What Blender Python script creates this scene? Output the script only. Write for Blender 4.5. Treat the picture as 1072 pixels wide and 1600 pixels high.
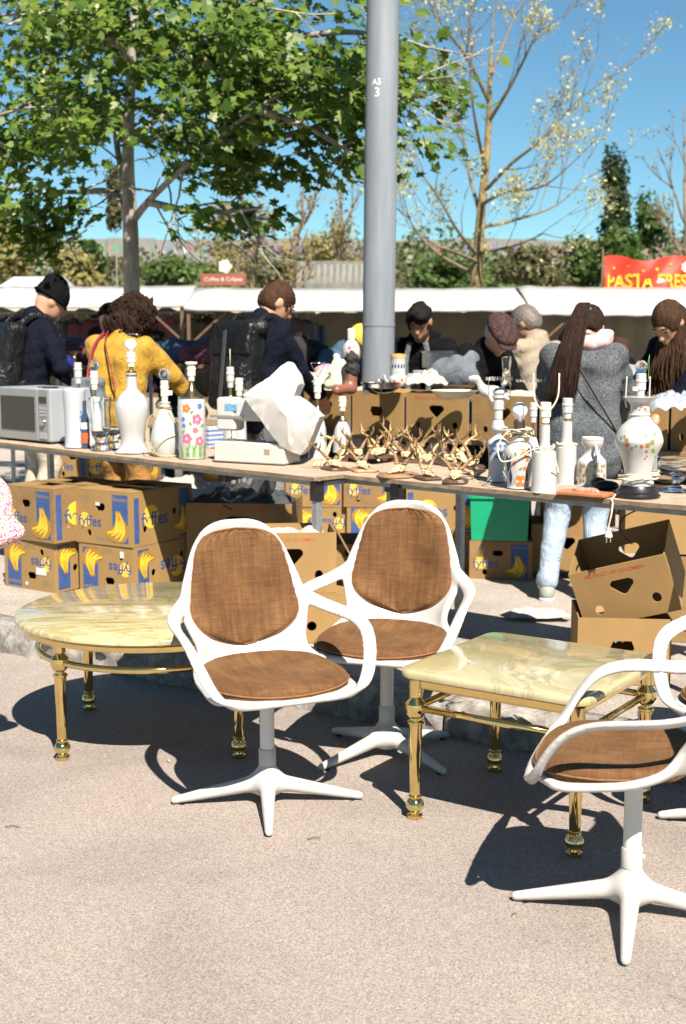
import bpy, bmesh, math, random
import numpy as np
from mathutils import Vector, Matrix
from mathutils.geometry import tessellate_polygon
random.seed(7); RNG = np.random.default_rng(7)
PI = math.pi
SC = bpy.context.scene
for o in list(bpy.data.objects): bpy.data.objects.remove(o)
COL = SC.collection

# ---------------------------------------------------------------- camera, sky, sun, exposure
CAM_H = 1.37; FPX = 2050.0; PITCH = math.atan2(280, FPX)
cd = bpy.data.cameras.new('camera'); cam = bpy.data.objects.new('camera', cd); COL.objects.link(cam)
cam.location = (0, 0, CAM_H); cam.rotation_euler = (PI/2 - PITCH, 0, 0)
cd.sensor_fit = 'VERTICAL'; cd.sensor_height = 36; cd.sensor_width = 24; cd.lens = FPX/1600*36
cd.clip_start = .05; cd.clip_end = 2000
cd.dof.use_dof = True; cd.dof.focus_distance = 3.75; cd.dof.aperture_fstop = 5.6
SC.camera = cam
SUN_EL = math.radians(49.0); SHX, SHY = -.30, .95          # shadows fall away from the camera and a little left
w = bpy.data.worlds.new('World'); SC.world = w; w.use_nodes = True
nt = w.node_tree; bgn = nt.nodes['Background']; sky = nt.nodes.new('ShaderNodeTexSky')
sky.sky_type = 'NISHITA'; sky.sun_disc = False; sky.sun_elevation = SUN_EL
sky.sun_rotation = math.atan2(-SHX, -SHY); sky.air_density = .85; sky.dust_density = 0; sky.ozone_density = .6; sky.altitude = 200
tint = nt.nodes.new('ShaderNodeMix'); tint.data_type = 'RGBA'; tint.blend_type = 'MULTIPLY'; tint.inputs[0].default_value = 1; tint.inputs[7].default_value = (.60, .91, .97, 1)
nt.links.new(sky.outputs[0], tint.inputs[6]); nt.links.new(tint.outputs[2], bgn.inputs[0]); bgn.inputs[1].default_value = .05
sl = bpy.data.lights.new('sun', 'SUN'); sl.energy = 5.0; sl.angle = math.radians(.53); sl.color = (1, .915, .81)
sun = bpy.data.objects.new('sun', sl); COL.objects.link(sun); sun.location = (3, -6, 12)
sun.rotation_euler = Vector((SHX*math.cos(SUN_EL), SHY*math.cos(SUN_EL), -math.sin(SUN_EL))).to_track_quat('-Z', 'Y').to_euler()
SC.view_settings.view_transform = 'Standard'; SC.view_settings.look = 'None'; SC.view_settings.gamma = 1
SC.view_settings.exposure = 1.27
SC.render.engine = 'CYCLES'; SC.cycles.max_bounces = 8; SC.cycles.use_denoising = True
SC.cycles.transparent_max_bounces = 16; SC.cycles.caustics_reflective = False; SC.cycles.caustics_refractive = False
SC.cycles.sample_clamp_indirect = 6

# ---------------------------------------------------------------- survey helpers: where a sight line meets a level or a distance
def ray(px, py):
    u = px-536; v = 800-py
    return Vector((u, FPX*math.cos(PITCH)+v*math.sin(PITCH), -FPX*math.sin(PITCH)+v*math.cos(PITCH)))
def gd(px, py, z=0.0):
    r = ray(px, py); return r*((z-CAM_H)/r.z) + Vector((0, 0, CAM_H))
def at(px, py, Y):
    r = ray(px, py); return r*(Y/r.y) + Vector((0, 0, CAM_H))
def mpp(Y): return Y/FPX                                    # metres in one photograph pixel at distance Y

# ---------------------------------------------------------------- materials
MATS = {}
def nodes(name):
    m = bpy.data.materials.new(name); m.use_nodes = True
    return m, m.node_tree, m.node_tree.nodes['Principled BSDF']
def N(nt, t, **kw):
    n = nt.nodes.new('ShaderNode'+t)
    for k, v in kw.items():
        if k.startswith('i_'):
            key = k[2:]; n.inputs[int(key) if key.isdigit() else key.replace('_', ' ')].default_value = v
        else: setattr(n, k, v)
    return n
def ramp(nt, fac, stops, interp='LINEAR'):
    r = N(nt, 'ValToRGB'); r.color_ramp.interpolation = interp
    el = r.color_ramp.elements
    while len(el) < len(stops): el.new(.5)
    for e, (p, c) in zip(el, stops):
        e.position = p; e.color = (*c, 1) if len(c) == 3 else c
    nt.links.new(fac, r.inputs[0]); return r
def M(name, col, rough=.55, metal=0, var=.12, vs=6, bump=0, bs=60, spec=.5, coat=0, sheen=0, dirt=None, stretch=None, wr=0):
    if name in MATS: return MATS[name]
    m, nt, b = nodes(name); L = nt.links.new
    tc = N(nt, 'TexCoord'); src = tc.outputs['Object']
    if stretch:
        mp = N(nt, 'Mapping'); mp.inputs['Scale'].default_value = stretch; L(src, mp.inputs[0]); src = mp.outputs[0]
    n = N(nt, 'TexNoise', i_Scale=vs, i_Detail=6, i_Roughness=.65); L(src, n.inputs['Vector'])
    lo = tuple(c*(1-var) for c in col); hi = tuple(min(1, c*(1+var)) for c in col)
    st = [(.3, lo), (.7, hi)]
    if dirt: st = [(.22, dirt), (.36, lo), (.7, hi)]
    r = ramp(nt, n.outputs[0], st); L(r.outputs[0], b.inputs['Base Color'])
    b.inputs['Roughness'].default_value = rough; b.inputs['Metallic'].default_value = metal
    b.inputs['Specular IOR Level'].default_value = spec; b.inputs['Coat Weight'].default_value = coat
    b.inputs['Coat Roughness'].default_value = .08
    if sheen: b.inputs['Sheen Weight'].default_value = sheen; b.inputs['Sheen Roughness'].default_value = .4
    if rough > .12:
        mr = N(nt, 'MapRange', i_3=rough*.85, i_4=min(1, rough*1.15)); L(n.outputs[0], mr.inputs[0]); L(mr.outputs[0], b.inputs['Roughness'])
    if bump:
        n2 = N(nt, 'TexNoise', i_Scale=bs, i_Detail=4); L(src, n2.inputs['Vector'])
        bp = N(nt, 'Bump', i_Strength=min(1, bump), i_Distance=.004); L(n2.outputs[0], bp.inputs['Height']); L(bp.outputs[0], b.inputs['Normal'])
    if wr:
        n3 = N(nt, 'TexNoise', i_Scale=9, i_Detail=3, i_Roughness=.45, i_Distortion=1.3); mp3 = N(nt, 'Mapping'); mp3.inputs['Scale'].default_value = (1.3, 1.3, .8); L(tc.outputs['Object'], mp3.inputs[0]); L(mp3.outputs[0], n3.inputs['Vector'])
        rg = ramp(nt, n3.outputs[0], [(.25, (0, 0, 0)), (.44, (.6, .6, .6)), (.50, (1, 1, 1)), (.56, (.6, .6, .6)), (.75, (0, 0, 0))])
        b3 = N(nt, 'Bump', i_Strength=wr, i_Distance=.02); L(rg.outputs[0], b3.inputs['Height'])
        if bump: L(bp.outputs[0], b3.inputs['Normal'])
        L(b3.outputs[0], b.inputs['Normal'])
    MATS[name] = m; return m
def glass(name, col=(1, 1, 1), rough=.02):
    if name in MATS: return MATS[name]
    m, nt, b = nodes(name); b.inputs['Base Color'].default_value = (*col, 1)
    b.inputs['Transmission Weight'].default_value = 1; b.inputs['Roughness'].default_value = rough; b.inputs['IOR'].default_value = 1.45
    MATS[name] = m; return m
def asphalt(name, cols, big, scale=210, bump=.5):
    m, nt, b = nodes(name); L = nt.links.new
    tc = N(nt, 'TexCoord').outputs['Object']
    v = N(nt, 'TexVoronoi', i_Scale=scale, i_Randomness=1.0); L(tc, v.inputs['Vector'])
    n1 = N(nt, 'TexNoise', i_Scale=scale*.55, i_Detail=5, i_Roughness=.7); L(tc, n1.inputs['Vector'])
    mx = N(nt, 'Mix', data_type='FLOAT', i_0=.5); L(v.outputs['Color'], mx.inputs[2]); L(n1.outputs[0], mx.inputs[3])
    r = ramp(nt, mx.outputs[0], [(.18, cols[0]), (.40, cols[1]), (.60, cols[2]), (.85, cols[3])])
    n2 = N(nt, 'TexNoise', i_Scale=big, i_Detail=5, i_Roughness=.6, i_Distortion=.6); L(tc, n2.inputs['Vector'])
    r2 = ramp(nt, n2.outputs[0], [(.28, (.72, .71, .70)), (.5, (.97, .96, .95)), (.75, (1.1, 1.07, 1.03))])
    mu = N(nt, 'Mix', data_type='RGBA', blend_type='MULTIPLY', i_0=1.0); L(r.outputs[0], mu.inputs[6]); L(r2.outputs[0], mu.inputs[7])
    L(mu.outputs[2], b.inputs['Base Color']); b.inputs['Roughness'].default_value = .85; b.inputs['Specular IOR Level'].default_value = .3
    bp = N(nt, 'Bump', i_Strength=bump, i_Distance=.003); L(mx.outputs[0], bp.inputs['Height']); L(bp.outputs[0], b.inputs['Normal'])
    MATS[name] = m; return m
def onyx(name, warm, green, pale, scale, vein, stretch):
    m, nt, b = nodes(name); L = nt.links.new
    tc = N(nt, 'TexCoord').outputs['Object']; mp = N(nt, 'Mapping'); L(tc, mp.inputs[0])
    mp.inputs['Scale'].default_value = stretch; mp.inputs['Rotation'].default_value = (0, 0, .25)
    n0 = N(nt, 'TexNoise', i_Scale=scale, i_Detail=8, i_Roughness=.62, i_Distortion=1.4); L(mp.outputs[0], n0.inputs['Vector'])
    r = ramp(nt, n0.outputs[0], [(.26, warm), (.40, green), (.52, pale), (.60, green), (.74, pale)])
    n1 = N(nt, 'TexNoise', i_Scale=scale*.8, i_Detail=10, i_Roughness=.6, i_Distortion=1.0); L(mp.outputs[0], n1.inputs['Vector'])
    v = ramp(nt, n1.outputs[0], [(.480, (0, 0, 0)), (.497, (1, 1, 1)), (.503, (1, 1, 1)), (.520, (0, 0, 0))])
    n2 = N(nt, 'TexNoise', i_Scale=scale*1.7, i_Detail=3); L(mp.outputs[0], n2.inputs['Vector'])
    mm = N(nt, 'Math', operation='MULTIPLY'); L(v.outputs[0], mm.inputs[0]); L(n2.outputs[0], mm.inputs[1])
    mx = N(nt, 'Mix', data_type='RGBA'); L(mm.outputs[0], mx.inputs[0]); L(r.outputs[0], mx.inputs[6]); mx.inputs[7].default_value = (*vein, 1)
    L(mx.outputs[2], b.inputs['Base Color']); b.inputs['Roughness'].default_value = .09; b.inputs['Coat Weight'].default_value = .4
    b.inputs['Subsurface Weight'].default_value = .0
    MATS[name] = m; return m
def velvet(name, dark, mid, light):
    m, nt, b = nodes(name); L = nt.links.new
    tc = N(nt, 'TexCoord').outputs['UV']
    def nz(sx, sy, det, rgh=.6):
        mp = N(nt, 'Mapping'); mp.inputs['Scale'].default_value = (sx, sy, 1); L(tc, mp.inputs[0])
        n = N(nt, 'TexNoise', i_Scale=1, i_Detail=det, i_Roughness=rgh); L(mp.outputs[0], n.inputs['Vector']); return n.outputs[0]
    weave_h = nz(14, 480, 2); weave_v = nz(420, 20, 2); big = nz(9, 5, 5); streak = nz(60, 3, 4, .7); cross = nz(7, 60, 4, .7)
    def add(a, bb, op='ADD'):
        n = N(nt, 'Math', operation=op); L(a, n.inputs[0])
        if isinstance(bb, float): n.inputs[1].default_value = bb
        else: L(bb, n.inputs[1])
        return n.outputs[0]
    s = add(add(add(weave_h, .24, 'MULTIPLY'), add(weave_v, .10, 'MULTIPLY')), add(add(big, .28, 'MULTIPLY'), add(add(streak, .24, 'MULTIPLY'), add(cross, .13, 'MULTIPLY'))))
    r = ramp(nt, s, [(.36, dark), (.50, mid), (.64, light)])
    L(r.outputs[0], b.inputs['Base Color']); b.inputs['Roughness'].default_value = .8
    b.inputs['Specular IOR Level'].default_value = .25
    b.inputs['Sheen Weight'].default_value = .3; b.inputs['Sheen Roughness'].default_value = .35; b.inputs['Sheen Tint'].default_value = (.75, .48, .24, 1)
    bp = N(nt, 'Bump', i_Strength=.6, i_Distance=.004); L(s, bp.inputs['Height']); L(bp.outputs[0], b.inputs['Normal'])
    MATS[name] = m; return m
def leafmat(name, c0, c1, c2, trans=.4):
    m, nt, b = nodes(name); L = nt.links.new
    g = N(nt, 'NewGeometry'); r = ramp(nt, g.outputs['Random Per Island'], [(0, c0), (.55, c1), (1, c2)])
    L(r.outputs[0], b.inputs['Base Color']); b.inputs['Roughness'].default_value = .45; b.inputs['Specular IOR Level'].default_value = .35
    t = N(nt, 'BsdfTranslucent'); L(r.outputs[0], t.inputs[0]); mx = N(nt, 'MixShader', i_0=trans)
    L(b.outputs[0], mx.inputs[1]); L(t.outputs[0], mx.inputs[2]); L(mx.outputs[0], nt.nodes['Material Output'].inputs[0])
    MATS[name] = m; return m
def speckle(name, base, spots, scale=90, thr=.5, rough=.9):
    """small patches of several colours on a ground colour (printed cloth, flecked wool)"""
    m, nt, b = nodes(name); L = nt.links.new
    tc = N(nt, 'TexCoord').outputs['Object']
    v = N(nt, 'TexVoronoi', i_Scale=scale); L(tc, v.inputs['Vector'])
    sp = N(nt, 'SeparateColor'); L(v.outputs['Color'], sp.inputs[0])
    k = len(spots); r = ramp(nt, sp.outputs[0], [(i/k, c) for i, c in enumerate(spots)], 'CONSTANT')
    n = N(nt, 'TexNoise', i_Scale=scale*.7, i_Detail=3); L(tc, n.inputs['Vector'])
    f = ramp(nt, n.outputs[0], [(thr-.03, (0, 0, 0)), (thr+.03, (1, 1, 1))])
    mx = N(nt, 'Mix', data_type='RGBA'); L(f.outputs[0], mx.inputs[0]); mx.inputs[6].default_value = (*base, 1); L(r.outputs[0], mx.inputs[7])
    L(mx.outputs[2], b.inputs['Base Color']); b.inputs['Roughness'].default_value = rough; b.inputs['Specular IOR Level'].default_value = .2
    bp = N(nt, 'Bump', i_Strength=.5, i_Distance=.003); L(n.outputs[0], bp.inputs['Height']); L(bp.outputs[0], b.inputs['Normal'])
    MATS[name] = m; return m

WHITE = M('white_plastic', (.47, .455, .425), .34, var=.035, vs=9, dirt=(.40, .375, .33), coat=.2, bump=.04, bs=30)
LEGW = M('white_enamel', (.44, .425, .395), .38, var=.05, vs=8, dirt=(.55, .52, .46), bump=.05, bs=60)
COLM = M('grey_enamel', (.62, .60, .56), .4, var=.05)
BRASS = M('brass', (.76, .58, .25), .09, 1, var=.10, vs=14, bump=.03, bs=30)
BRASSO = M('aged_brass', (.42, .31, .15), .3, 1, var=.25, vs=30)
VELVET = velvet('brown_velvet', (.042, .017, .006), (.118, .054, .019), (.225, .120, .047))
PORC = M('white_porcelain', (.44, .44, .425), .12, var=.02, coat=.5)
PORCM = M('matt_porcelain', (.40, .42, .44), .35, var=.04)
SOCK = M('ivory_bakelite', (.74, .66, .50), .35, var=.08, vs=20)
CORD = M('cream_cord', (.66, .58, .42), .5, var=.1)
KRAFT = M('kraft_cardboard', (.27, .168, .066), .8, var=.12, vs=5, bump=.15, bs=40, spec=.2, stretch=(1, 1, .3))
KRAFT2 = M('worn_cardboard', (.23, .14, .058), .85, var=.2, vs=7, bump=.2, bs=30, spec=.2)
KRAFTIN = M('cardboard_inside', (.30, .195, .10), .9, var=.12, spec=.15)
CBLUE = M('print_blue', (.03, .07, .20), .7, var=.2, vs=25)
CYEL = M('print_yellow', (.72, .43, .03), .7, var=.15, vs=25)
CORANGE = M('print_brown', (.30, .16, .02), .7, var=.1)
CRED = M('print_red', (.45, .06, .03), .75, var=.25, vs=60)
CGREY = M('print_grey', (.25, .18, .11), .8, var=.2)
PLYTOP = M('weathered_board', (.36, .28, .20), .85, var=.22, vs=9, bump=.4, bs=60, dirt=(.20, .15, .11), stretch=(3, 1, 1))
PLYEDGE = M('board_edge', (.20, .14, .085), .9, var=.3, vs=40, bump=.4, bs=90)
STEEL = M('galvanised_steel', (.30, .32, .33), .5, .6, var=.25, vs=25, bump=.2, bs=40)
BLACKP = M('black_plastic', (.012, .012, .013), .3, var=.2)
BLACKR = M('black_rubbered_cloth', (.007, .0075, .008), .42, spec=.25, var=.3, vs=8, bump=.3, bs=30, wr=.4)
CHROME = M('bright_wire', (.62, .60, .55), .2, 1, var=.1)
DARKW = M('dark_wood', (.085, .040, .022), .4, var=.3, vs=18, bump=.15, bs=60, stretch=(1, 6, 1))
OAKW = M('light_wood', (.36, .20, .085), .5, var=.25, vs=16, bump=.15, bs=60, stretch=(1, 6, 1))
BONE = M('bone', (.50, .39, .22), .6, var=.2, vs=40, bump=.35, bs=120, dirt=(.30, .20, .09))
ANTL = M('antler', (.24, .14, .055), .6, var=.4, vs=35, bump=.5, bs=140, dirt=(.12, .065, .025))
ANTLT = M('antler_pale', (.42, .28, .13), .55, var=.3, vs=35, bump=.4, bs=140)
GLASSM = glass('clear_glass', (.97, .99, .99))
BULBG = M('opal_bulb', (.82, .82, .80), .15, var=.01, coat=.4)
GLASSB = glass('bulb_glass', (1, 1, 1), .0)
GREENP = M('green_plastic', (.004, .27, .13), .4, var=.08, vs=4)

# ---------------------------------------------------------------- mesh helpers
def mk(name, verts, faces, mats, parent=None, smooth=False, idx=None, loc=None):
    me = bpy.data.meshes.new(name)
    me.from_pydata([tuple(v) for v in verts], [], [tuple(f) for f in faces]); me.update()
    return link(name, me, mats, parent, smooth, idx, loc)
def link(name, me, mats, parent=None, smooth=False, idx=None, loc=None):
    if not isinstance(mats, (list, tuple)): mats = [mats]
    if not me.materials:
        for m in mats: me.materials.append(m)
    if idx is not None: me.polygons.foreach_set('material_index', np.asarray(idx, dtype=np.int32))
    if smooth: me.polygons.foreach_set('use_smooth', [True]*len(me.polygons))
    o = bpy.data.objects.new(name, me); COL.objects.link(o)
    if parent: o.parent = parent
    if loc is not None: o.location = loc
    return o
def thing(name, label, cat, loc=(0, 0, 0), rz=0, group=None, kind=None):
    o = bpy.data.objects.new(name, None); COL.objects.link(o); o.empty_display_size = .05
    o.location = loc; o.rotation_euler = (0, 0, rz); return tag(o, label, cat, group, kind)
def tag(o, label=None, cat=None, group=None, kind=None):
    if label: o['label'] = label
    if cat: o['category'] = cat
    if group: o['group'] = group
    if kind: o['kind'] = kind
    return o
def copy_tree(o, parent=None):
    c = o.copy(); COL.objects.link(c); c.parent = parent
    for ch in o.children: copy_tree(ch, c)
    return c
class B:
    """collects boxes, lathes and tubes into one mesh"""
    def __init__(s): s.v = []; s.f = []; s.i = []; s.m = 0
    def add(s, v, f):
        k = len(s.v); s.v += [tuple(x) for x in v]; s.f += [tuple(a+k for a in q) for q in f]; s.i += [s.m]*len(f); return s
    def box(s, c, h, rz=0, bev=0, R=None):
        cx, cy, cz = c; hx, hy, hz = h; pts = []
        if bev <= 0:
            P = [(x, y, z) for z in (-hz, hz) for x, y in ((-hx, -hy), (hx, -hy), (hx, hy), (-hx, hy))]
            F = [(3, 2, 1, 0), (4, 5, 6, 7), (0, 1, 5, 4), (1, 2, 6, 5), (2, 3, 7, 6), (3, 0, 4, 7)]
        else:
            b = min(bev, hx*.95, hy*.95, hz*.95); P = []
            for z, e in ((-hz, b), (-hz+b, 0), (hz-b, 0), (hz, b)):
                for sx, sy in ((-1, -1), (1, -1), (1, 1), (-1, 1)):
                    ax, ay = hx-e, hy-e; q = b if e == 0 else b*.4
                    a = (sx*(ax-q), sy*ay, z); d = (sx*ax, sy*(ay-q), z)
                    P += [a, d] if sx*sy < 0 else [d, a]
            F = [tuple(range(7, -1, -1)), tuple(range(24, 32))]
            for r in range(3):
                for k in range(8): F.append((r*8+k, r*8+(k+1) % 8, r*8+8+(k+1) % 8, r*8+8+k))
        ca, sa = math.cos(rz), math.sin(rz)
        for x, y, z in P:
            if R is not None:
                q = R @ Vector((x, y, z)); x, y, z = q
            pts.append((cx+x*ca-y*sa, cy+x*sa+y*ca, cz+z))
        return s.add(pts, F)
    def lathe(s, prof, n=24, c=(0, 0, 0), caps=True, sq=0):
        v = []; f = []; k = len(prof)
        for r, z in prof:
            for j in range(n):
                a = 2*PI*j/n; v.append((c[0]+r*math.cos(a), c[1]+r*math.sin(a), c[2]+z))
        for i in range(k-1):
            for j in range(n): f.append((i*n+j, i*n+(j+1) % n, i*n+n+(j+1) % n, i*n+n+j))
        if caps: f += [tuple(range(n-1, -1, -1)), tuple(range((k-1)*n, k*n))]
        return s.add(v, f)
    def tube(s, pts, rad, n=8, caps=True, flat=None):
        pts = [Vector(p) for p in pts]; k = len(pts)
        if not hasattr(rad, '__len__'): rad = [rad]*k
        v = []; f = []; up = None
        for i, p in enumerate(pts):
            t = (pts[min(i+1, k-1)]-pts[max(i-1, 0)]).normalized()
            if up is None:
                up = Vector((0, 0, 1)) if abs(t.z) < .9 else Vector((1, 0, 0))
            a = up - t*up.dot(t)
            if a.length < 1e-5: a = t.orthogonal()
            a.normalize(); up = a; b = t.cross(a)
            for j in range(n):
                th = 2*PI*j/n; ca, sa = math.cos(th), math.sin(th)
                if flat: sa *= flat
                v.append(p + (a*ca + b*sa)*rad[i])
        for i in range(k-1):
            for j in range(n): f.append((i*n+j, i*n+(j+1) % n, i*n+n+(j+1) % n, i*n+n+j))
        if caps: f += [tuple(range(n-1, -1, -1)), tuple(range((k-1)*n, k*n))]
        return s.add(v, f)
    def ball(s, c, r, n=14, m=9):
        if not hasattr(r, '__len__'): r = (r, r, r)
        v = [(c[0], c[1], c[2]-r[2])]; f = []
        for i in range(1, m):
            ph = -PI/2 + PI*i/m
            for j in range(n):
                a = 2*PI*j/n; v.append((c[0]+r[0]*math.cos(ph)*math.cos(a), c[1]+r[1]*math.cos(ph)*math.sin(a), c[2]+r[2]*math.sin(ph)))
        v.append((c[0], c[1], c[2]+r[2])); L = len(v)-1
        for j in range(n):
            f.append((0, 1+(j+1) % n, 1+j)); f.append((L, L-n+j, L-n+(j+1) % n))
        for i in range(m-2):
            for j in range(n): f.append((1+i*n+j, 1+i*n+(j+1) % n, 1+i*n+n+(j+1) % n, 1+i*n+n+j))
        return s.add(v, f)
    def poly(s, outer, holes=(), t=.0, xf=lambda x, y, z: (x, y, z)):
        """flat outline with holes, thickness t towards -z"""
        loops = [[Vector((x, y, 0)) for x, y in outer]] + [[Vector((x, y, 0)) for x, y in h] for h in holes]
        tri = tessellate_polygon(loops); P = [(p.x, p.y) for l in loops for p in l]; n = len(P)
        def area(a, b, c): return (b[0]-a[0])*(c[1]-a[1])-(b[1]-a[1])*(c[0]-a[0])
        tri = [q if area(P[q[0]], P[q[1]], P[q[2]]) > 0 else (q[2], q[1], q[0]) for q in tri]
        v = [xf(x, y, 0) for x, y in P]; f = [tuple(q) for q in tri]
        if t:
            v += [xf(x, y, -t) for x, y in P]; f += [(c+n, b+n, a+n) for a, b, c in tri]; k = 0
            for l in loops:
                m = len(l)
                ar = sum(l[i].x*l[(i+1) % m].y-l[(i+1) % m].x*l[i].y for i in range(m)); outerl = (k == 0)
                for i in range(m):
                    a, b = k+i, k+(i+1) % m
                    f.append((a, a+n, b+n, b) if (ar > 0) == outerl else (b, b+n, a+n, a))
                k += m
        return s.add(v, f)
    def to(s, name, mats, parent=None, smooth=False, loc=None):
        return mk(name, s.v, s.f, mats, parent, smooth, s.i if isinstance(mats, (list, tuple)) else None, loc)
def auto(o, ang=35):
    me = o.data; me.polygons.foreach_set('use_smooth', [True]*len(me.polygons)); me.set_sharp_from_angle(angle=math.radians(ang)); return o
def spline(pts, n=8):
    pts = [Vector(p) for p in pts]; out = []
    for i in range(len(pts)-1):
        p0 = pts[max(i-1, 0)]; p1 = pts[i]; p2 = pts[i+1]; p3 = pts[min(i+2, len(pts)-1)]
        for k in range(n):
            t = k/n; out.append(.5*((2*p1)+(p2-p0)*t+(2*p0-5*p1+4*p2-p3)*t*t+(3*p1-p0-3*p2+p3)*t**3))
    out.append(pts[-1]); return out
def smoothprof(prof, n=5):
    return [(max(p.x, .0002), p.y) for p in spline([(r, z, 0) for r, z in prof], n)]
TEXTS = {}
def text_mesh(s, size, bold=0.0):
    key = (s, size, bold)
    if key not in TEXTS:
        c = bpy.data.curves.new('t', 'FONT'); c.body = s; c.size = size; c.align_x = 'CENTER'; c.align_y = 'CENTER'; c.offset = bold; c.resolution_u = 3
        o = bpy.data.objects.new('t', c); COL.objects.link(o); bpy.context.view_layer.update()
        me = bpy.data.meshes.new_from_object(o.evaluated_get(bpy.context.evaluated_depsgraph_get()))
        bpy.data.objects.remove(o); bpy.data.curves.remove(c); me.materials.clear()
        TEXTS[key] = me
    return TEXTS[key]
TEXT_LIST = [('fyffes', 1), ('Bananas', 1), ('PRODUCT OF COLOMBIA', 1), ('GU', 1), ('Coffee & Crêpes', 1), ('PASTA FRESCA', 1), ('A5', 1), ('3', 1)]
for t_, s_ in TEXT_LIST: text_mesh(t_, 1.0, .03 if t_ == 'PASTA FRESCA' else .012 if t_ in ('fyffes', 'Bananas', 'A5', '3') else .006)
def text_vf(s):
    me = [m for k, m in TEXTS.items() if k[0] == s][0]
    V = [(v.co.x, v.co.y) for v in me.vertices]; F = [tuple(p.vertices) for p in me.polygons]
    x0 = min(v[0] for v in V); x1 = max(v[0] for v in V); y0 = min(v[1] for v in V); y1 = max(v[1] for v in V)
    return [((x-(x0+x1)/2)/(x1-x0), (y-(y0+y1)/2)/(x1-x0)) for x, y in V], F     # unit width, centred

# ---------------------------------------------------------------- blended solids (distance fields meshed with surface nets)
def nets(v, org, h):
    s = v < 0; S = [(a, b, c) for a in (0, 1) for b in (0, 1) for c in (0, 1)]
    nx, ny, nz = v.shape
    def cr(a, o): return a[o[0]:nx-1+o[0], o[1]:ny-1+o[1], o[2]:nz-1+o[2]]
    cnt = sum(cr(s, o).astype(np.int8) for o in S); act = (cnt > 0) & (cnt < 8)
    I = np.argwhere(act); idx = -np.ones(act.shape, np.int64); idx[act] = np.arange(len(I))
    pos = np.zeros((len(I), 3)); c = np.zeros(len(I))
    for a in S:
        for ax in range(3):
            if a[ax]: continue
            b = list(a); b[ax] = 1
            va = cr(v, a)[act]; vb = cr(v, b)[act]; x = (va < 0) != (vb < 0)
            t = np.where(x, va/np.where(x, va-vb, 1), 0); p = np.tile(np.array(a, float), (len(I), 1)); p[:, ax] += t
            pos += p*x[:, None]; c += x
    P = (I + pos/np.maximum(c, 1)[:, None])*h + np.array(org); Q = []
    for ax in range(3):
        sl0 = [slice(1, -1)]*3; sl1 = [slice(1, -1)]*3; sl0[ax] = slice(0, -1); sl1[ax] = slice(1, None)
        e = s[tuple(sl0)] != s[tuple(sl1)]; J = np.argwhere(e); off = [1, 1, 1]; off[ax] = 0; J = J + off
        u, w = [(1, 2), (2, 0), (0, 1)][ax]
        def g(du, dw):
            K = J.copy(); K[:, u] -= du; K[:, w] -= dw; return idx[K[:, 0], K[:, 1], K[:, 2]]
        q = np.stack([g(1, 1), g(0, 1), g(0, 0), g(1, 0)], 1); inside = s[J[:, 0], J[:, 1], J[:, 2]]
        q[~inside] = q[~inside][:, ::-1]; Q.append(q)
    Q = np.concatenate(Q); Q = Q[(Q >= 0).all(1)]
    return P, Q
def npmesh(name, P, Q):
    me = bpy.data.meshes.new(name); k = Q.shape[1]
    me.vertices.add(len(P)); me.vertices.foreach_set('co', P.astype(np.float32).ravel())
    me.loops.add(Q.size); me.loops.foreach_set('vertex_index', Q.ravel().astype(np.int32))
    me.polygons.add(len(Q)); me.polygons.foreach_set('loop_start', np.arange(len(Q), dtype=np.int32)*k)
    me.update(calc_edges=True); me.validate(); return me
def bounds(p):
    if p[0] == 'c': a, b = np.array(p[1]), np.array(p[2]); ra, rb = p[3], p[4]; return np.minimum(a-ra, b-rb), np.maximum(a+ra, b+rb)
    r = np.linalg.norm(p[2]) if p[0] == 'b' else max(p[2]); c = np.array(p[1]); return c-r, c+r
def dist(p, X):
    if p[0] == 'c':                                          # tapered capsule
        a = np.array(p[1], np.float32); b = np.array(p[2], np.float32); ba = b-a; l2 = float(ba@ba)+1e-9
        t = np.clip(((X-a)@ba)/l2, 0, 1); return np.linalg.norm(X-a-t[..., None]*ba, axis=-1)-(p[3]+(p[4]-p[3])*t)
    q = X-np.array(p[1], np.float32)
    if len(p) > 3 and p[3] is not None: q = q @ np.array(p[3], np.float32)          # rotation matrix, columns = local axes
    if p[0] == 'e':
        r = np.array(p[2], np.float32); k0 = np.linalg.norm(q/r, axis=-1); k1 = np.linalg.norm(q/(r*r), axis=-1)+1e-6; return k0*(k0-1)/k1
    rr = p[4]; q = np.abs(q)-(np.array(p[2], np.float32)-rr)
    return np.linalg.norm(np.maximum(q, 0), axis=-1)+np.minimum(q.max(-1), 0)-rr
def wob(X, amp, freq, seed=0, st=(1, 1, 1)):
    g = np.random.default_rng(seed); out = 0
    for i in range(5):
        d = g.normal(size=3); d = d/np.linalg.norm(d)*freq*(.6+.5*i)*np.array(st); out = out+np.sin(X@d.astype(np.float32)+g.uniform(0, 6))/(1+.5*i)
    return out*amp*.5
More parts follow.
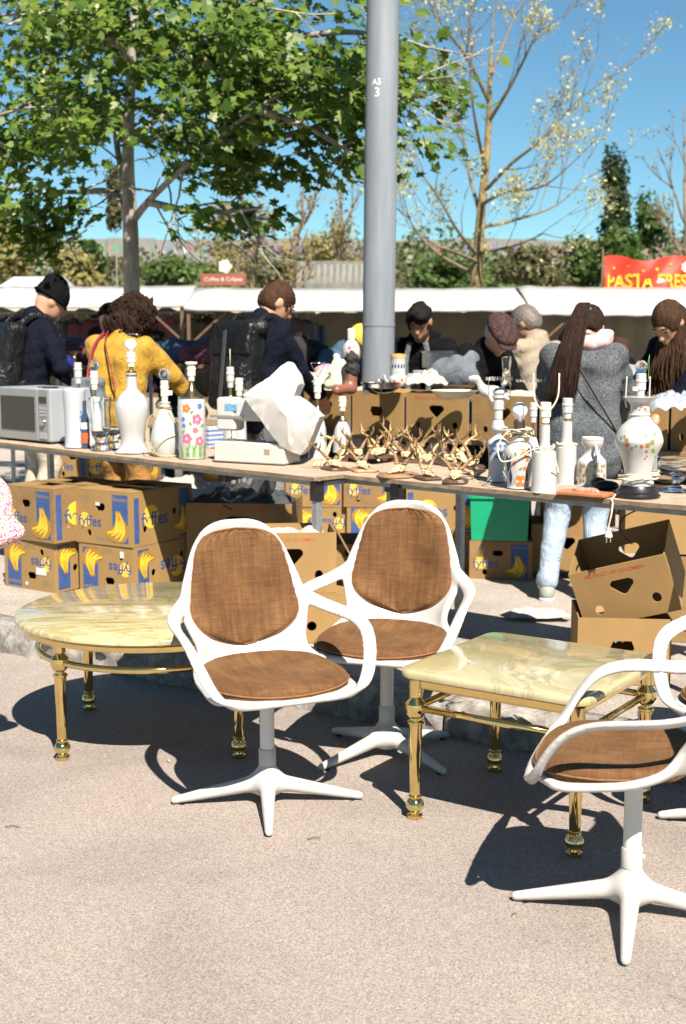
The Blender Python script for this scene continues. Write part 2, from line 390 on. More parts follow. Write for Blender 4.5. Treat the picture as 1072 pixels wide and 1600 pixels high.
def field(prims, vox, k=.02, cut=(), noise=None, pad=.03, lim=None):
    lo = np.min([bounds(p)[0] for p in prims], 0)-pad; hi = np.max([bounds(p)[1] for p in prims], 0)+pad
    if lim is not None: lo = np.maximum(lo, lim[0]); hi = np.minimum(hi, lim[1])
    n = np.ceil((hi-lo)/vox).astype(int)+1
    ax = [lo[i]+np.arange(n[i])*vox for i in range(3)]
    V = np.full(n, .2, np.float32)
    def region(p, m):
        a, b = bounds(p); i0 = np.clip(((a-m-lo)/vox).astype(int), 0, n-1); i1 = np.clip(((b+m-lo)/vox).astype(int)+2, 1, n)
        sl = tuple(slice(i0[i], i1[i]) for i in range(3))
        X = np.stack(np.meshgrid(*[ax[i][sl[i]] for i in range(3)], indexing='ij'), -1).astype(np.float32); return sl, X
    for p in prims:
        sl, X = region(p, k+vox*2+.01); d = dist(p, X); c = V[sl]
        h = np.maximum(k-np.abs(c-d), 0)/k; V[sl] = np.minimum(c, d)-h*h*k*.25
    for p in cut:
        sl, X = region(p, .02); V[sl] = np.maximum(V[sl], -dist(p, X))
    if noise:
        X = np.stack(np.meshgrid(*ax, indexing='ij'), -1).astype(np.float32); V = V+wob(X, *noise)
    V[0], V[-1] = np.maximum(V[0], .01), np.maximum(V[-1], .01); V[:, 0] = np.maximum(V[:, 0], .01); V[:, -1] = np.maximum(V[:, -1], .01)
    V[:, :, 0] = np.maximum(V[:, :, 0], .01); V[:, :, -1] = np.maximum(V[:, :, -1], .01)
    return V, lo
def solid(name, prims, vox, mat, parent=None, k=.02, cut=(), noise=None, lim=None):
    V, lo = field(prims, vox, k, cut, noise, lim=lim); P, Q = nets(V, lo, vox)
    return link(name, npmesh(name, P, Q), mat, parent, True)

# ================================================================ SETTING: road, kerb, pavement, hill
K0 = Vector((.318, 4.376)); KE = Vector((.837, -.547)); KN = Vector((.547, .837))
def kdist(x, y): return (x-K0.x)*KN.x + (y-K0.y)*KN.y
def sst(t): t = max(0, min(1, t)); return t*t*(3-2*t)
def zg(x, y):
    d = kdist(x, y)
    if d < 0: return 0.0
    z = .13-.05*min(d, 2.2)
    if d > 2.2: z -= .045*min(d-2.2, 8.8)
    if y > 44: z += 6.1*sst((y-46)/34)*(.93+.07*math.sin(x*.11+1)) + .25*math.sin(x*.37)*sst((y-46)/10)
    return z
ROADM = asphalt('old_asphalt', [(.105, .090, .080), (.230, .197, .172), (.320, .276, .243), (.46, .405, .36)], 1.1, 290, .7)
PAVEM = asphalt('dusty_pavement', [(.20, .18, .16), (.30, .27, .235), (.37, .33, .29), (.45, .40, .36)], 1.4, 120, .5)
def sheet(name, As, Ds, zf, mat, mats2=None):
    v = []; f = []
    for d in Ds:
        for a in As:
            x = K0.x+a*KE.x+d*KN.x; y = K0.y+a*KE.y+d*KN.y; v.append((x, y, zf(x, y)))
    n = len(As)
    for i in range(len(Ds)-1):
        for j in range(n-1): f.append((i*n+j, i*n+j+1, i*n+n+j+1, i*n+n+j))
    return mk(name, v, f, mat, None, True)
As = [-300, -200, -120, -80]+[-60+2*i for i in range(61)]+[80, 120, 200, 300]
tag(sheet('road', As, [-80, -30, -12, -6, -3, 0, .06], lambda x, y: 0.0, ROADM), kind='structure')
tag(sheet('pavement', As, [.13, .5, 1, 1.6, 2.2, 3, 4, 6, 8, 9.5, 11, 14, 18, 24, 30], zg, PAVEM), kind='structure')
GRASSY = M('dry_grass_ground', (.10, .10, .045), .95, var=.45, vs=.35, bump=.5, bs=8, dirt=(.16, .13, .08))
tag(sheet('hill', As, [29.9]+[30+2.5*i for i in range(1, 38)]+[150, 200, 300], lambda x, y: zg(x, y)-.004, GRASSY), kind='structure')
# kerb of rough granite blocks
GRAN = M('granite', (.235, .22, .20), .9, var=.45, vs=24, bump=1, bs=45, dirt=(.07, .065, .058))
GRAN2 = M('granite_warm', (.26, .235, .205), .9, var=.4, vs=20, bump=1, bs=40, dirt=(.08, .07, .06))
kerb = thing('kerb', 'rough granite kerb running diagonally behind the brass tables', 'kerb', (0, 0, 0), 0, None, 'structure')
if 'category' in kerb: del kerb['category']
def kerbmesh(seed, L):
    g = np.random.default_rng(seed); nx, nz, nd = 26, 6, 5; v = []; f = []
    ring = [(0, -.10), (0, -.04), (0, .02), (0, .06), (0, .10), (.006, .122), (.02, .13), (.07, .131), (.135, .129), (.14, -.1)]
    m = len(ring); ph = g.uniform(0, 6, 6)
    for i in range(nx+1):
        x = (i/nx-.5)*L; end = 1-min(1, min(i, nx-i)/1.5)
        for j, (d, z) in enumerate(ring):
            r = .011*(math.sin(17*x+ph[0]+40*z)+math.sin(41*x+ph[1]-55*z)+.8*math.sin(73*x+ph[2]+90*z)+g.normal()*.5) if j < 6 else .002*g.normal()
            v.append((x*(1-.004*end), d-.006+(r+.013*end if j < 6 else 0)-0, z-(.006*end if j > 4 else 0)+(.003*g.normal() if 4 < j < 9 else 0)))
    for i in range(nx):
        for j in range(m-1): f.append((i*m+j, i*m+m+j, i*m+m+j+1, i*m+j+1))
    f += [tuple(range(m)), tuple(range((nx+1)*m-1, nx*m-1, -1))]
    me = bpy.data.meshes.new('kerb_stone'); me.from_pydata(v, [], f); me.update(); return me
kms = [kerbmesh(s, .97) for s in range(4)]
for i in range(-9, 7):
    o = link('kerb_stone', kms[i % 4], GRAN if i % 2 else GRAN2, kerb, True)
    a = i*.98+.52; o.location = (K0.x+a*KE.x, K0.y+a*KE.y, 0); o.rotation_euler = (0, 0, math.atan2(KE.y, KE.x)+.004*((i*7) % 3-1))

# ================================================================ CHAIRS
PROF = np.array([  # y, z, half width, edge forward, edge up
 (-.262, .800, .036, .004, .000), (-.262, .792, .070, .008, .000), (-.261, .772, .104, .014, .000), (-.258, .727, .138, .026, .0),
 (-.251, .668, .163, .038, .0), (-.242, .610, .184, .048, .0), (-.232, .555, .194, .060, .0), (-.220, .503, .182, .074, .004),
 (-.200, .448, .166, .082, .014), (-.162, .399, .168, .064, .030), (-.100, .371, .190, .030, .036), (-.02, .357, .206, .008, .030), (.062, .351, .210, 0, .024),
 (.13, .352, .212, -.006, .017), (.178, .356, .206, -.022, .012), (.210, .360, .184, -.036, .008), (.228, .363, .145, -.030, .004), (.235, .364, .06, -.010, 0)])
def prof(v):
    x = np.clip(np.asarray(v, float), 0, 1)*(len(PROF)-1); i = np.clip(x.astype(int), 0, len(PROF)-2); t = (x-i)[..., None]
    p0 = PROF[np.maximum(i-1, 0)]; p1 = PROF[i]; p2 = PROF[i+1]; p3 = PROF[np.minimum(i+2, len(PROF)-1)]
    return .5*(2*p1+(p2-p0)*t+(2*p0-5*p1+4*p2-p3)*t*t+(3*p1-p0-3*p2+p3)*t**3)
def shellpt(u, v):
    c = prof(v); u = np.asarray(u, float)
    return np.stack([u*c[..., 2], c[..., 0]+c[..., 3]*u*u, c[..., 1]+c[..., 4]*u*u], -1)
def splat(pts, rad, vox, lo, hi):
    n = np.ceil((hi-lo)/vox).astype(int)+1; V = np.full(n, .03, np.float32); fl = V.ravel()
    c = np.round((pts-lo)/vox).astype(int); R = int(np.ceil((rad.max()+.006)/vox))
    for dx in range(-R, R+1):
        for dy in range(-R, R+1):
            for dz in range(-R, R+1):
                if dx*dx+dy*dy+dz*dz > (R+1)**2: continue
                q = c+(dx, dy, dz); d = np.linalg.norm(q*vox+lo-pts, axis=1)-rad
                sel = d < .012
                if not sel.any(): continue
                q = q[sel]; np.minimum.at(fl, (q[:, 0]*n[1]+q[:, 1])*n[2]+q[:, 2], d[sel].astype(np.float32))
    V = fl.reshape(n)
    for _ in range(3):
        for ax in range(3): V = (np.roll(V, 1, ax)+V*2+np.roll(V, -1, ax))/4
    return V
def chair_shell():
    P = []; R = []
    for v in np.linspace(0, 1, 380):
        c = prof(np.array([v]))[0]; k = max(3, int(2*c[2]/.0030)); u = np.linspace(-1, 1, k)
        P.append(shellpt(u, np.full(k, v))); e = np.maximum(np.clip((np.abs(u)-.80)/.2, 0, 1), np.clip(1-v/.045, 0, 1)); R.append(.0088+.0032*e*e)
    arm = [(.146, -.216, .650), (.176, -.192, .596), (.218, -.155, .560), (.252, -.085, .545), (.268, -.005, .540), (.272, .065, .532), (.268, .122, .508), (.254, .165, .458), (.230, .195, .402), (.190, .216, .371), (.14, .227, .365), (.08, .233, .364), (0, .235, .364)]
    wid = [.004, .012, .018, .019, .018, .017, .016, .016, .015, .012, .008, .004, .002]
    path = spline(arm, 16)
    for _ in range(40): path = [path[0]]+[(path[i-1]+path[i]*2+path[i+1])/4 for i in range(1, len(path)-1)]+[path[-1]]
    ws = np.interp(np.linspace(0, len(wid)-1, len(path)), range(len(wid)), wid)
    for i, p in enumerate(path):
        s = i/(len(path)-1); t = (path[min(i+1, len(path)-1)]-path[max(i-1, 0)]).normalized()
        wd = Vector((.86, 0, .5)); wd = (wd-t*wd.dot(t)).normalized()
        for q in (-1, -.5, 0, .5, 1):
            for sx in (1, -1):
                c = p+wd*q*ws[i]; P.append(np.array([[sx*c.x, c.y, c.z]])); R.append(np.array([.0104-.0022*abs(q)]))
    P = np.concatenate(P); R = np.concatenate(R)
    lo = P.min(0)-.03; hi = P.max(0)+.03; V = splat(P, R, .0042, lo, hi)
    P, Q = nets(V, lo, .0042)
    me = npmesh('shell', P, Q); bm = bmesh.new(); bm.from_mesh(me)
    for _ in range(8): bmesh.ops.smooth_vert(bm, verts=bm.verts, factor=.5, use_axis_x=True, use_axis_y=True, use_axis_z=True)
    bm.to_mesh(me); bm.free(); return me
def cushion(name, v0, v1, hwid, T, shape, seed):
    nv, nu = 46, 40; v = []; uvs = []; f = []; g = np.random.default_rng(seed); ph = g.uniform(0, 6, 8); edge = []
    tt = .5-.5*np.cos(np.linspace(0, PI, nv))
    for i, t in enumerate(tt):
        vv = v0+(v1-v0)*t; c = prof(np.array([vv]))[0]; e = 2*t-1
        if shape: hw = max(.004, hwid*float(np.interp(t, shape[0], shape[1])))
        else: p = 2.3 if e < 0 else 3.0; hw = max(.004, hwid*(.97+.05*e)*max(0, 1-abs(e)**p)**(1/p))
        for j in range(nu):
            u = math.sin((j/(nu-1)-.5)*PI); uu = u*hw/max(c[2], .03)
            a = shellpt(np.array([uu]), np.array([vv]))[0]; b = shellpt(np.array([uu+.01]), np.array([vv]))[0]; d = shellpt(np.array([uu]), np.array([min(1, vv+.004)]))[0]
            n = np.cross(b-a, d-a); n = n/(np.linalg.norm(n)+1e-9)
            if (n[2] if T > .03 else n[1]) < 0: n = -n
            h = T*(max(0, 1-u**6))**.5*(max(0, 1-abs(e)**8))**.5
            pl = max(0, 1-abs(t-.02)*4.5) if T < .03 else 0                      # gathered pleats near the top edge
            h += .0050*pl*math.sin(u*34+ph[0]+3*math.sin(u*5+ph[1])) + .0022*math.sin(u*7+ph[2]+t*4)+.0016*math.sin(t*15+ph[3]+u*3)
            if T < .03: h += .0018*max(0, abs(u)-.75)*4*math.sin(t*70+ph[4])
            v.append(a+n*(.008+max(0, h))); uvs.append((uu*c[2], vv*1.1))
    for i in range(nv-1):
        for j in range(nu-1): f.append((i*nu+j, i*nu+j+1, i*nu+nu+j+1, i*nu+nu+j))
    me = bpy.data.meshes.new(name); me.from_pydata([tuple(x) for x in v], [], f); uv = me.uv_layers.new()
    for l in me.loops: uv.data[l.index].uv = uvs[l.vertex_index]
    bm = bmesh.new(); bm.from_mesh(me); bmesh.ops.remove_doubles(bm, verts=bm.verts, dist=.0004); bmesh.ops.recalc_face_normals(bm, faces=bm.faces); bm.to_mesh(me); bm.free()
    rim = [v[i*nu] for i in range(nv)]+[v[i*nu+nu-1] for i in range(nv-1, -1, -1)]
    return me, rim
shell_me = chair_shell()
_bt = np.linspace(0, 1, 201); _bk = ([0, .02, .05, .10, .18, .28, .40, .52, .62, .69, .75, .81, .87, .92, .96, .985, 1], [0, .33, .50, .65, .77, .85, .91, .96, .995, 1, .975, .91, .79, .64, .45, .27, 0])
_bs = np.interp(_bt, *_bk); _bs[4:-4] = np.convolve(_bs, np.ones(9)/9, 'same')[4:-4]; BSH = (_bt, _bs)
bc_me, bc_rim = cushion('back_cushion',   .096, .490, .177, .024, BSH, 3)
def seat_cushion_mesh():
    """thick pad with a rounded, slightly wider front, lying in the seat pan"""
    ys = PROF[9:, 0]; zs = PROF[9:, 1]; nr, na = 16, 72; v = []; uvs = []; f = []; rim = []
    def pt(r, a):
        c, s_ = math.cos(a), math.sin(a); k = 1/(abs(c)**2.7+abs(s_)**2.7)**(1/2.7); x = .207*k*c*r; y = .043+.186*k*s_*r; x *= 1+.05*s_*r
        return x, y, float(np.interp(y, ys, zs))+.026*(x/.21)**2+.012
    def h(r, x, y): return .040*(max(0, 1-r**7))**.45+(.0022*math.sin(x*26+1)+.0018*math.sin(y*34+2*math.sin(x*14)))*(1-r**4)+.0016*math.sin(math.atan2(y, x)*40)*max(0, r-.7)
    for i in range(nr+1):
        r = math.sin(i/nr*PI/2)
        for j in range(na):
            a = 2*PI*j/na; x, y, z = pt(r, a); v.append((x, y, z+h(r, x, y))); uvs.append((x, y*1.6))
    for i in range(nr):
        for j in range(na): f.append((i*na+j, (i+1)*na+j, (i+1)*na+(j+1) % na, i*na+(j+1) % na))
    k = len(v)
    for j in range(na):
        x, y, z = pt(1, 2*PI*j/na); v.append((x*.97, y, z-.010)); uvs.append((x, y*1.6)); rim.append((x*1.004, y, z+.004))
    for j in range(na): f.append((nr*na+j, k+j, k+(j+1) % na, nr*na+(j+1) % na))
    me = bpy.data.meshes.new('seat_cushion'); me.from_pydata(v, [], f); uv = me.uv_layers.new()
    for l in me.loops: uv.data[l.index].uv = uvs[l.vertex_index]
    bm = bmesh.new(); bm.from_mesh(me); bmesh.ops.remove_doubles(bm, verts=bm.verts, dist=.0003); bmesh.ops.recalc_face_normals(bm, faces=bm.faces); bm.to_mesh(me); bm.free()
    return me, rim
sc_me, sc_rim = seat_cushion_mesh()
PIPE = M('brown_piping', (.20, .085, .032), .8, var=.3, vs=90)
def make_chair():
    t = thing('swivel_armchair', 'x', 'chair', (0, 0, 0), 0, 'white shell swivel armchairs')
    link('shell', shell_me, WHITE, t, True)
    for nm, me, rim in (('back_cushion', bc_me, bc_rim), ('seat_cushion', sc_me, sc_rim)):
        o = link(nm, me, VELVET, t, True); pts = [Vector(p) for p in rim]
        b = B(); b.tube(pts+[pts[0]], .0028, 5, False); b.to('piping', PIPE, o, True)
    b = B(); b.lathe([(.0215, .098), (.0215, .328), (.05, .340), (.05, .345)], 24); auto(b.to('column', COLM, t))
    b = B(); b.lathe([(.0255, .118), (.0255, .162), (.024, .165), (.0218, .165)], 24); b.box((0, -.027, .145), (.004, .004, .004), 0, .001); auto(b.to('collar', LEGW, t))
    pr = [('c', (0, 0, .055), (0, 0, .125), .032, .0225)]
    for k in range(4):
        a = k*PI/2; c, s = math.cos(a), math.sin(a)
        pr.append(('c', (.015*c, .015*s, .064), (.272*c, .272*s, .0135), .0255, .0115))
    solid('star_base', pr, .0048, LEGW, t, .035, cut=[('b', (0, 0, -.05), (.4, .4, .0525), None, .0)])
    for k in range(4):
        a = k*PI/2; b = B(); b.lathe([(.008, 0), (.009, .005)], 12, (.250*math.cos(a), .250*math.sin(a), .0)); b.to('glide', BLACKP, t)
    return t
chair0 = make_chair()
base0 = [o for o in chair0.children if o.name.startswith('star_base')]
def put_chair(o, x, y, fx, fy, base_ang, label):
    rz = math.atan2(fy, fx)-PI/2; o.location = (x, y, 0); o.rotation_euler = (0, 0, rz); o['label'] = label
    for c in o.children:
        if c.name.startswith(('star_base', 'glide')): c.rotation_euler = (0, 0, base_ang-rz)
    return o
chairs = [chair0, copy_tree(chair0), copy_tree(chair0), copy_tree(chair0)]
put_chair(chairs[0], -.222, 3.715, .42, -.91, .07, 'white swivel armchair with brown velvet cushions standing in front of the round table')
put_chair(chairs[1], .143, 4.16, -.30, -.95, .68, 'white swivel armchair set farther back, between the two brass tables')
put_chair(chairs[2], .684, 2.968, -.955, .30, -.25, 'nearest white swivel armchair, turned sideways and cut off by the right edge')
put_chair(chairs[3], 1.165, 3.50, -.5, -.86, -.28, 'white swivel armchair outside the frame with only one foot tip showing at right')

# ================================================================ BRASS AND ONYX COFFEE TABLES
ONYX_R = onyx('round_onyx', (.22, .14, .05), (.31, .26, .115), (.47, .40, .225), 3.0, (.20, .11, .04), (1, 3.2, 1))
ONYX_S = onyx('square_onyx', (.40, .325, .17), (.345, .31, .16), (.45, .385, .235), 2.2, (.16, .15, .08), (1, 1, 1))
LEGP = [(.020, 0), (.022, .004), (.022, .010), (.013, .014), (.012, .019), (.020, .024), (.026, .034), (.0265, .042), (.022, .053), (.014, .060), (.019, .063), (.019, .067), (.0145, .069),
        (.0150, .072), (.0195, .276), (.0235, .279), (.0235, .284), (.016, .289), (.015, .294), (.021, .300), (.029, .313), (.031, .324), (.029, .336), (.019, .348), (.015, .353), (.020, .357), (.020, .405)]
BRASSL = BRASS
def tleg(parent, x, y):
    b = B(); b.lathe(LEGP, 28); o = b.to('leg', BRASSL, parent, False, (x, y, 0)); return auto(o, 28)
rt = thing('round_coffee_table', 'round onyx topped coffee table on turned brass legs', 'coffee table', (-.635, 4.40, 0), .04)
b = B(); R_ = .475; b.lathe([(.0, .412), (R_-.02, .412), (R_-.006, .414), (R_, .420), (R_, .430), (R_-.004, .436), (R_-.012, .440), (.0, .4405)], 96, caps=False); auto(b.to('table_top', ONYX_R, rt), 40)
b = B(); b.lathe([(.44, .392), (.455, .392), (.456, .395), (.456, .408), (.452, .4115), (.44, .4115), (.44, .392)], 96, caps=False); auto(b.to('rim_band', BRASS, rt), 30)
for sx in (-1, 1):
    for sy in (-1, 1): tleg(rt, .285*sx, .285*sy)
b = B(); b.tube([(.403*math.cos(a), .403*math.sin(a), .324) for a in np.linspace(0, 2*PI, 97)], .0115, 12, False); b.to('ring_stretcher', BRASS, rt, True)
st = thing('square_coffee_table', 'square onyx topped coffee table with brass legs and rails', 'coffee table', (.545, 3.655, 0), math.radians(-34))
hs = .287; rc = .045; out = []
for cx, cy, a0 in ((1, 1, 0), (-1, 1, 90), (-1, -1, 180), (1, -1, 270)):
    for k in range(9):
        a = math.radians(a0+k*11.25); out.append((cx*(hs-rc)+rc*math.cos(a), cy*(hs-rc)+rc*math.sin(a)))
b = B(); v = []; rings = [(.006, .414), (.001, .418), (0, .424), (0, .432), (.003, .4375), (.009, .440)]
for ins, z in rings: v += [(x*(1-ins/hs), y*(1-ins/hs), z) for x, y in out]
n_ = len(out); f = [(i*n_+j, i*n_+(j+1) % n_, i*n_+n_+(j+1) % n_, i*n_+n_+j) for i in range(len(rings)-1) for j in range(n_)]
f += [tuple(range(n_-1, -1, -1)), tuple(range((len(rings)-1)*n_, len(rings)*n_))]
b.add(v, f); auto(b.to('table_top', ONYX_S, st), 40)
lg = .245
for sx in (-1, 1):
    for sy in (-1, 1): tleg(st, lg*sx, lg*sy)
for k in range(4):
    a = k*PI/2; c, s = math.cos(a), math.sin(a); rot = Matrix.Rotation(a, 3, 'Z')
    b = B(); b.box(rot @ Vector((0, -lg, .3965)), (lg-.019, .009, .0150), a, .003); b.box(rot @ Vector((0, -lg-.0085, .3965)), (lg-.022, .0025, .0095), a, .001); b.to('apron_rail', BRASS, st)
    b = B(); b.tube([rot @ Vector((-lg+.026, -lg, .324)), rot @ Vector((lg-.026, -lg, .324))], .0105, 10); b.to('stretcher', BRASS, st, True)

# loose grit gathered along the kerb and strewn thinly over the asphalt
g = np.random.default_rng(4); gv = []; gf = []
for i in range(900):
    if i < 500: a, d = g.uniform(-3.2, 1.6), -abs(g.normal())*.07-.012
    else: a, d = g.uniform(-3, 2.5), -g.uniform(.1, 2.6)
    x, y = K0.x+a*KE.x+d*KN.x, K0.y+a*KE.y+d*KN.y; r = .0015+.0035*g.random()**2; k = len(gv)
    gv += [(x+r*g.normal()*.3+r, y, 0), (x-r*.6, y+r*.9, 0), (x-r*.6, y-r*.9, 0), (x, y, r*1.3)]; gf += [(k, k+1, k+3), (k+1, k+2, k+3), (k+2, k, k+3)]
tag(mk('grit', gv, gf, M('grit_stone', (.22, .19, .165), .9, var=.5, vs=200)), 'loose grit scattered on asphalt and along the kerb', 'grit', None, 'stuff')

# ================================================================ CARTONS
def oval(cx, cy, rx, ry, n=16, a0=0): return [(cx+rx*math.cos(a0+2*PI*i/n), cy+ry*math.sin(a0+2*PI*i/n)) for i in range(n)]
def heart(cx, cy, w, h): return [(cx-w*.36, cy+h*.5), (cx-w*.5, cy+h*.34), (cx-w*.5, cy+h*.12), (cx-w*.12, cy-h*.42), (cx, cy-h*.5), (cx+w*.12, cy-h*.42), (cx+w*.5, cy+h*.12), (cx+w*.5, cy+h*.34), (cx+w*.36, cy+h*.5)]
def slot(cx, cy, w, h): return [(cx-w/2+h*.2, cy+h/2), (cx-w/2, cy), (cx-w/2+h*.3, cy-h/2), (cx+w/2-h*.3, cy-h/2), (cx+w/2, cy), (cx+w/2-h*.2, cy+h/2)]
def inlay(holes): return holes
def shrink(poly_, cx, cy, k): return [(cx+(x-cx)*k, cy+(y-cy)*k) for x, y in poly_]
def banana_polys(cx, cy, s):
    """bunch of bananas seen from the side: list of (outline, material index)"""
    out = [([(cx+s*x, cy+s*y) for x, y in ((-.10, .50), (.10, .50), (.22, .28), (.42, .05), (.46, -.22), (.30, -.46), (.02, -.52), (-.34, -.46), (-.52, -.28), (-.50, -.14), (-.30, -.12), (-.12, .10), (-.08, .30))], 3)]
    for k in range(4):
        w = .085; pts = []; ins = []
        a = [(.0+.02*k-.03, .44), (-.02+.07*k, .14), (-.12+.12*k, -.12-.02*k), (-.45+.17*k, -.22-.075*k)]
        sp = spline([(x, y, 0) for x, y in a], 5)
        for i, p in enumerate(sp):
            t = i/(len(sp)-1); q = w*(.35+.9*math.sin(PI*min(1, t*.9+.08)))
            d = (sp[min(i+1, len(sp)-1)]-sp[max(i-1, 0)]).normalized(); pts.append((p.x-d.y*q*.55, p.y+d.x*q*.55)); ins.append((p.x+d.y*q*.55, p.y-d.x*q*.55))
        out.append(([(cx+s*x, cy+s*y) for x, y in pts+ins[::-1]], 2))
    return out
PRM = [CGREY, CBLUE, CYEL, CORANGE, CRED, KRAFT]
def face_prints(kind, w, h, flip, holes):
    """list of (polygons or text faces) in face coordinates, each with a layer height"""
    P = []                                                # (verts2d, faces, mat index, layer)
    def poly(pts, m, lay):
        P.append((list(pts), None, m, lay))
    def text(s, cx, cy, wd, m, lay):
        V, F = text_vf(s); P.append(([(cx+x*wd, cy+y*wd) for x, y in V], F, m, lay))
    if kind == 'short':
        bx0, bx1 = w*.66, w*.93; poly([(bx0, h*.06), (bx1, h*.06), (bx1, h*.95), (bx0, h*.95)], 1, 1)
        text('Bananas', (bx0+bx1)/2, h*.87, (bx1-bx0)*.86, 5, 2)
        for pl, m in banana_polys(w*.755, h*.36, h*.58): poly(pl, m, 3 if m == 3 else 4)
        poly(oval(w*.17, h*.44, w*.10, w*.10), 2, 1); text('fyffes', w*.26, h*.40, w*.40, 1, 2)
        for k in range(4): poly([(w*.06, h*(.78+.035*k)), (w*.26, h*(.78+.035*k)), (w*.26, h*(.79+.035*k)), (w*.06, h*(.79+.035*k))], 0, 1)
        for k in range(3): poly([(w*.36, h*(.06+.035*k)), (w*.58, h*(.06+.035*k)), (w*.58, h*(.07+.035*k)), (w*.36, h*(.07+.035*k))], 0, 1)
    elif kind == 'long':
        poly(oval(w*.30, h*.52, h*.22, h*.22, 20), 2, 1); text('fyffes', w*.36, h*.44, w*.44, 1, 2)
        poly([(w*.78, h*.04), (w*.96, h*.04), (w*.96, h*.95), (w*.78, h*.95)], 1, 1)
        for pl, m in banana_polys(w*.84, h*.36, h*.55): poly(pl, m, 3 if m == 3 else 4)
        poly([(w*.02, h*.06), (w*.10, h*.06), (w*.10, h*.90), (w*.02, h*.90)], 1, 1)
    elif kind == 'colombia':
        text('PRODUCT OF COLOMBIA', w*.46, h*.89, w*.62, 4, 1)
    elif kind == 'stripes':
        for k in range(5): poly([(w*.10, h*(.15+.14*k)), (w*.17, h*(.15+.14*k)), (w*.17, h*(.22+.14*k)), (w*.10, h*(.22+.14*k))], 4, 1)
    elif kind == 'gu':
        text('GU', w*.5, h*.62, w*.12, 1, 1)
    if flip: P = [([(w-x, h-y) for x, y in V], F, m, l) for V, F, m, l in P]
    return P
def holes_for(kind, w, h, flip):
    if kind == 'short': H = [slot(w*.45, h*.70, w*.17, h*.14), oval(w*.245, h*.20, .013, .017), oval(w*.74, h*.28, .015, .016)]
    elif kind == 'long': H = [oval(w*.70, h*.55, .016, .018), oval(w*.20, h*.30, .015, .017)]
    elif kind == 'colombia': H = [heart(w*.50, h*.60, w*.24, h*.27), oval(w*.20, h*.28, .016, .019), oval(w*.80, h*.30, .017, .020)]
    elif kind == 'slot': H = [slot(w*.48, h*.55, w*.26, h*.22)]
    elif kind == 'heart': H = [heart(w*.5, h*.60, w*.22, h*.26), oval(w*.22, h*.25, .016, .019)]
    elif kind == 'holes': H = [oval(w*.30, h*.30, .017, .02), oval(w*.70, h*.62, .02, .02)]
    elif kind == 'notch' or kind == 'gu': H = [oval(w*.30, h*.90, .02, .018)]
    elif kind == 'stripes': H = [oval(w*.55, h*.35, .02, .02)]
    else: H = []
    if flip: H = [[(w-x, h-y) for x, y in p] for p in H]
    return H
WCACHE = {}
def box_wall(parent, name, w, h, kind, flip, xf, key, mat, rag=0):
    """one cardboard panel with cut holes and its printing"""
    k = (key, round(w, 3), round(h, 3), kind, flip)
    H = holes_for(kind, w, h, flip); T = .005
    b = B(); ed = [(0, 0), (w, 0), (w, h), (0, h)]
    b.poly(ed, H, T, lambda x, y, z: xf(x, y, z)); o = b.to(name, mat, parent)
    P = face_prints(kind, w, h, flip, H)
    if P:
        names = {0: 'fine_print', 1: 'printed_panel', 2: 'printed_disc', 3: 'printed_bunch', 4: 'lettering', 5: 'lettering'}; D = {}
        for V, F, m, lay in P:
            nm = 'lettering' if F is not None else ('printed_banana' if m == 2 and lay == 4 else names[m])
            if m == 4 and F is None: nm = 'printed_bar'
            q = D.setdefault((nm, m, len(D) if nm != 'fine_print' else 0), B())
            off = .0004+.0004*lay
            inside = lambda c: any((c[0]-sum(p[0] for p in hh)/len(hh))**2/((max(p[0] for p in hh)-min(p[0] for p in hh))/2)**2 + (c[1]-sum(p[1] for p in hh)/len(hh))**2/((max(p[1] for p in hh)-min(p[1] for p in hh))/2)**2 < 1.0 for hh in H)
            if F is None:
                hs_ = [hh for hh in H if len(hh) > 2 and all(pin(p, V) for p in hh)]
                q.poly(V, hs_, 0, lambda x, y, z: xf(x, y, off))
            else:
                F = [f for f in F if not any(pin(V[i], hh) for hh in H for i in f)]
                q.add([xf(x, y, off) for x, y in V], F)
        for (nm, m, _), q in D.items():
            po = q.to(nm, PRM[m], o)
            if nm == 'fine_print': po['kind'] = 'stuff'
    return o
def pin(p, poly_):
    x, y = p; c = False; j = len(poly_)-1
    for i in range(len(poly_)):
        xi, yi = poly_[i]; xj, yj = poly_[j]
        if (yi > y) != (yj > y) and x < (xj-xi)*(y-yi)/(yj-yi+1e-12)+xi: c = not c
        j = i
    return c
NBOX = 0
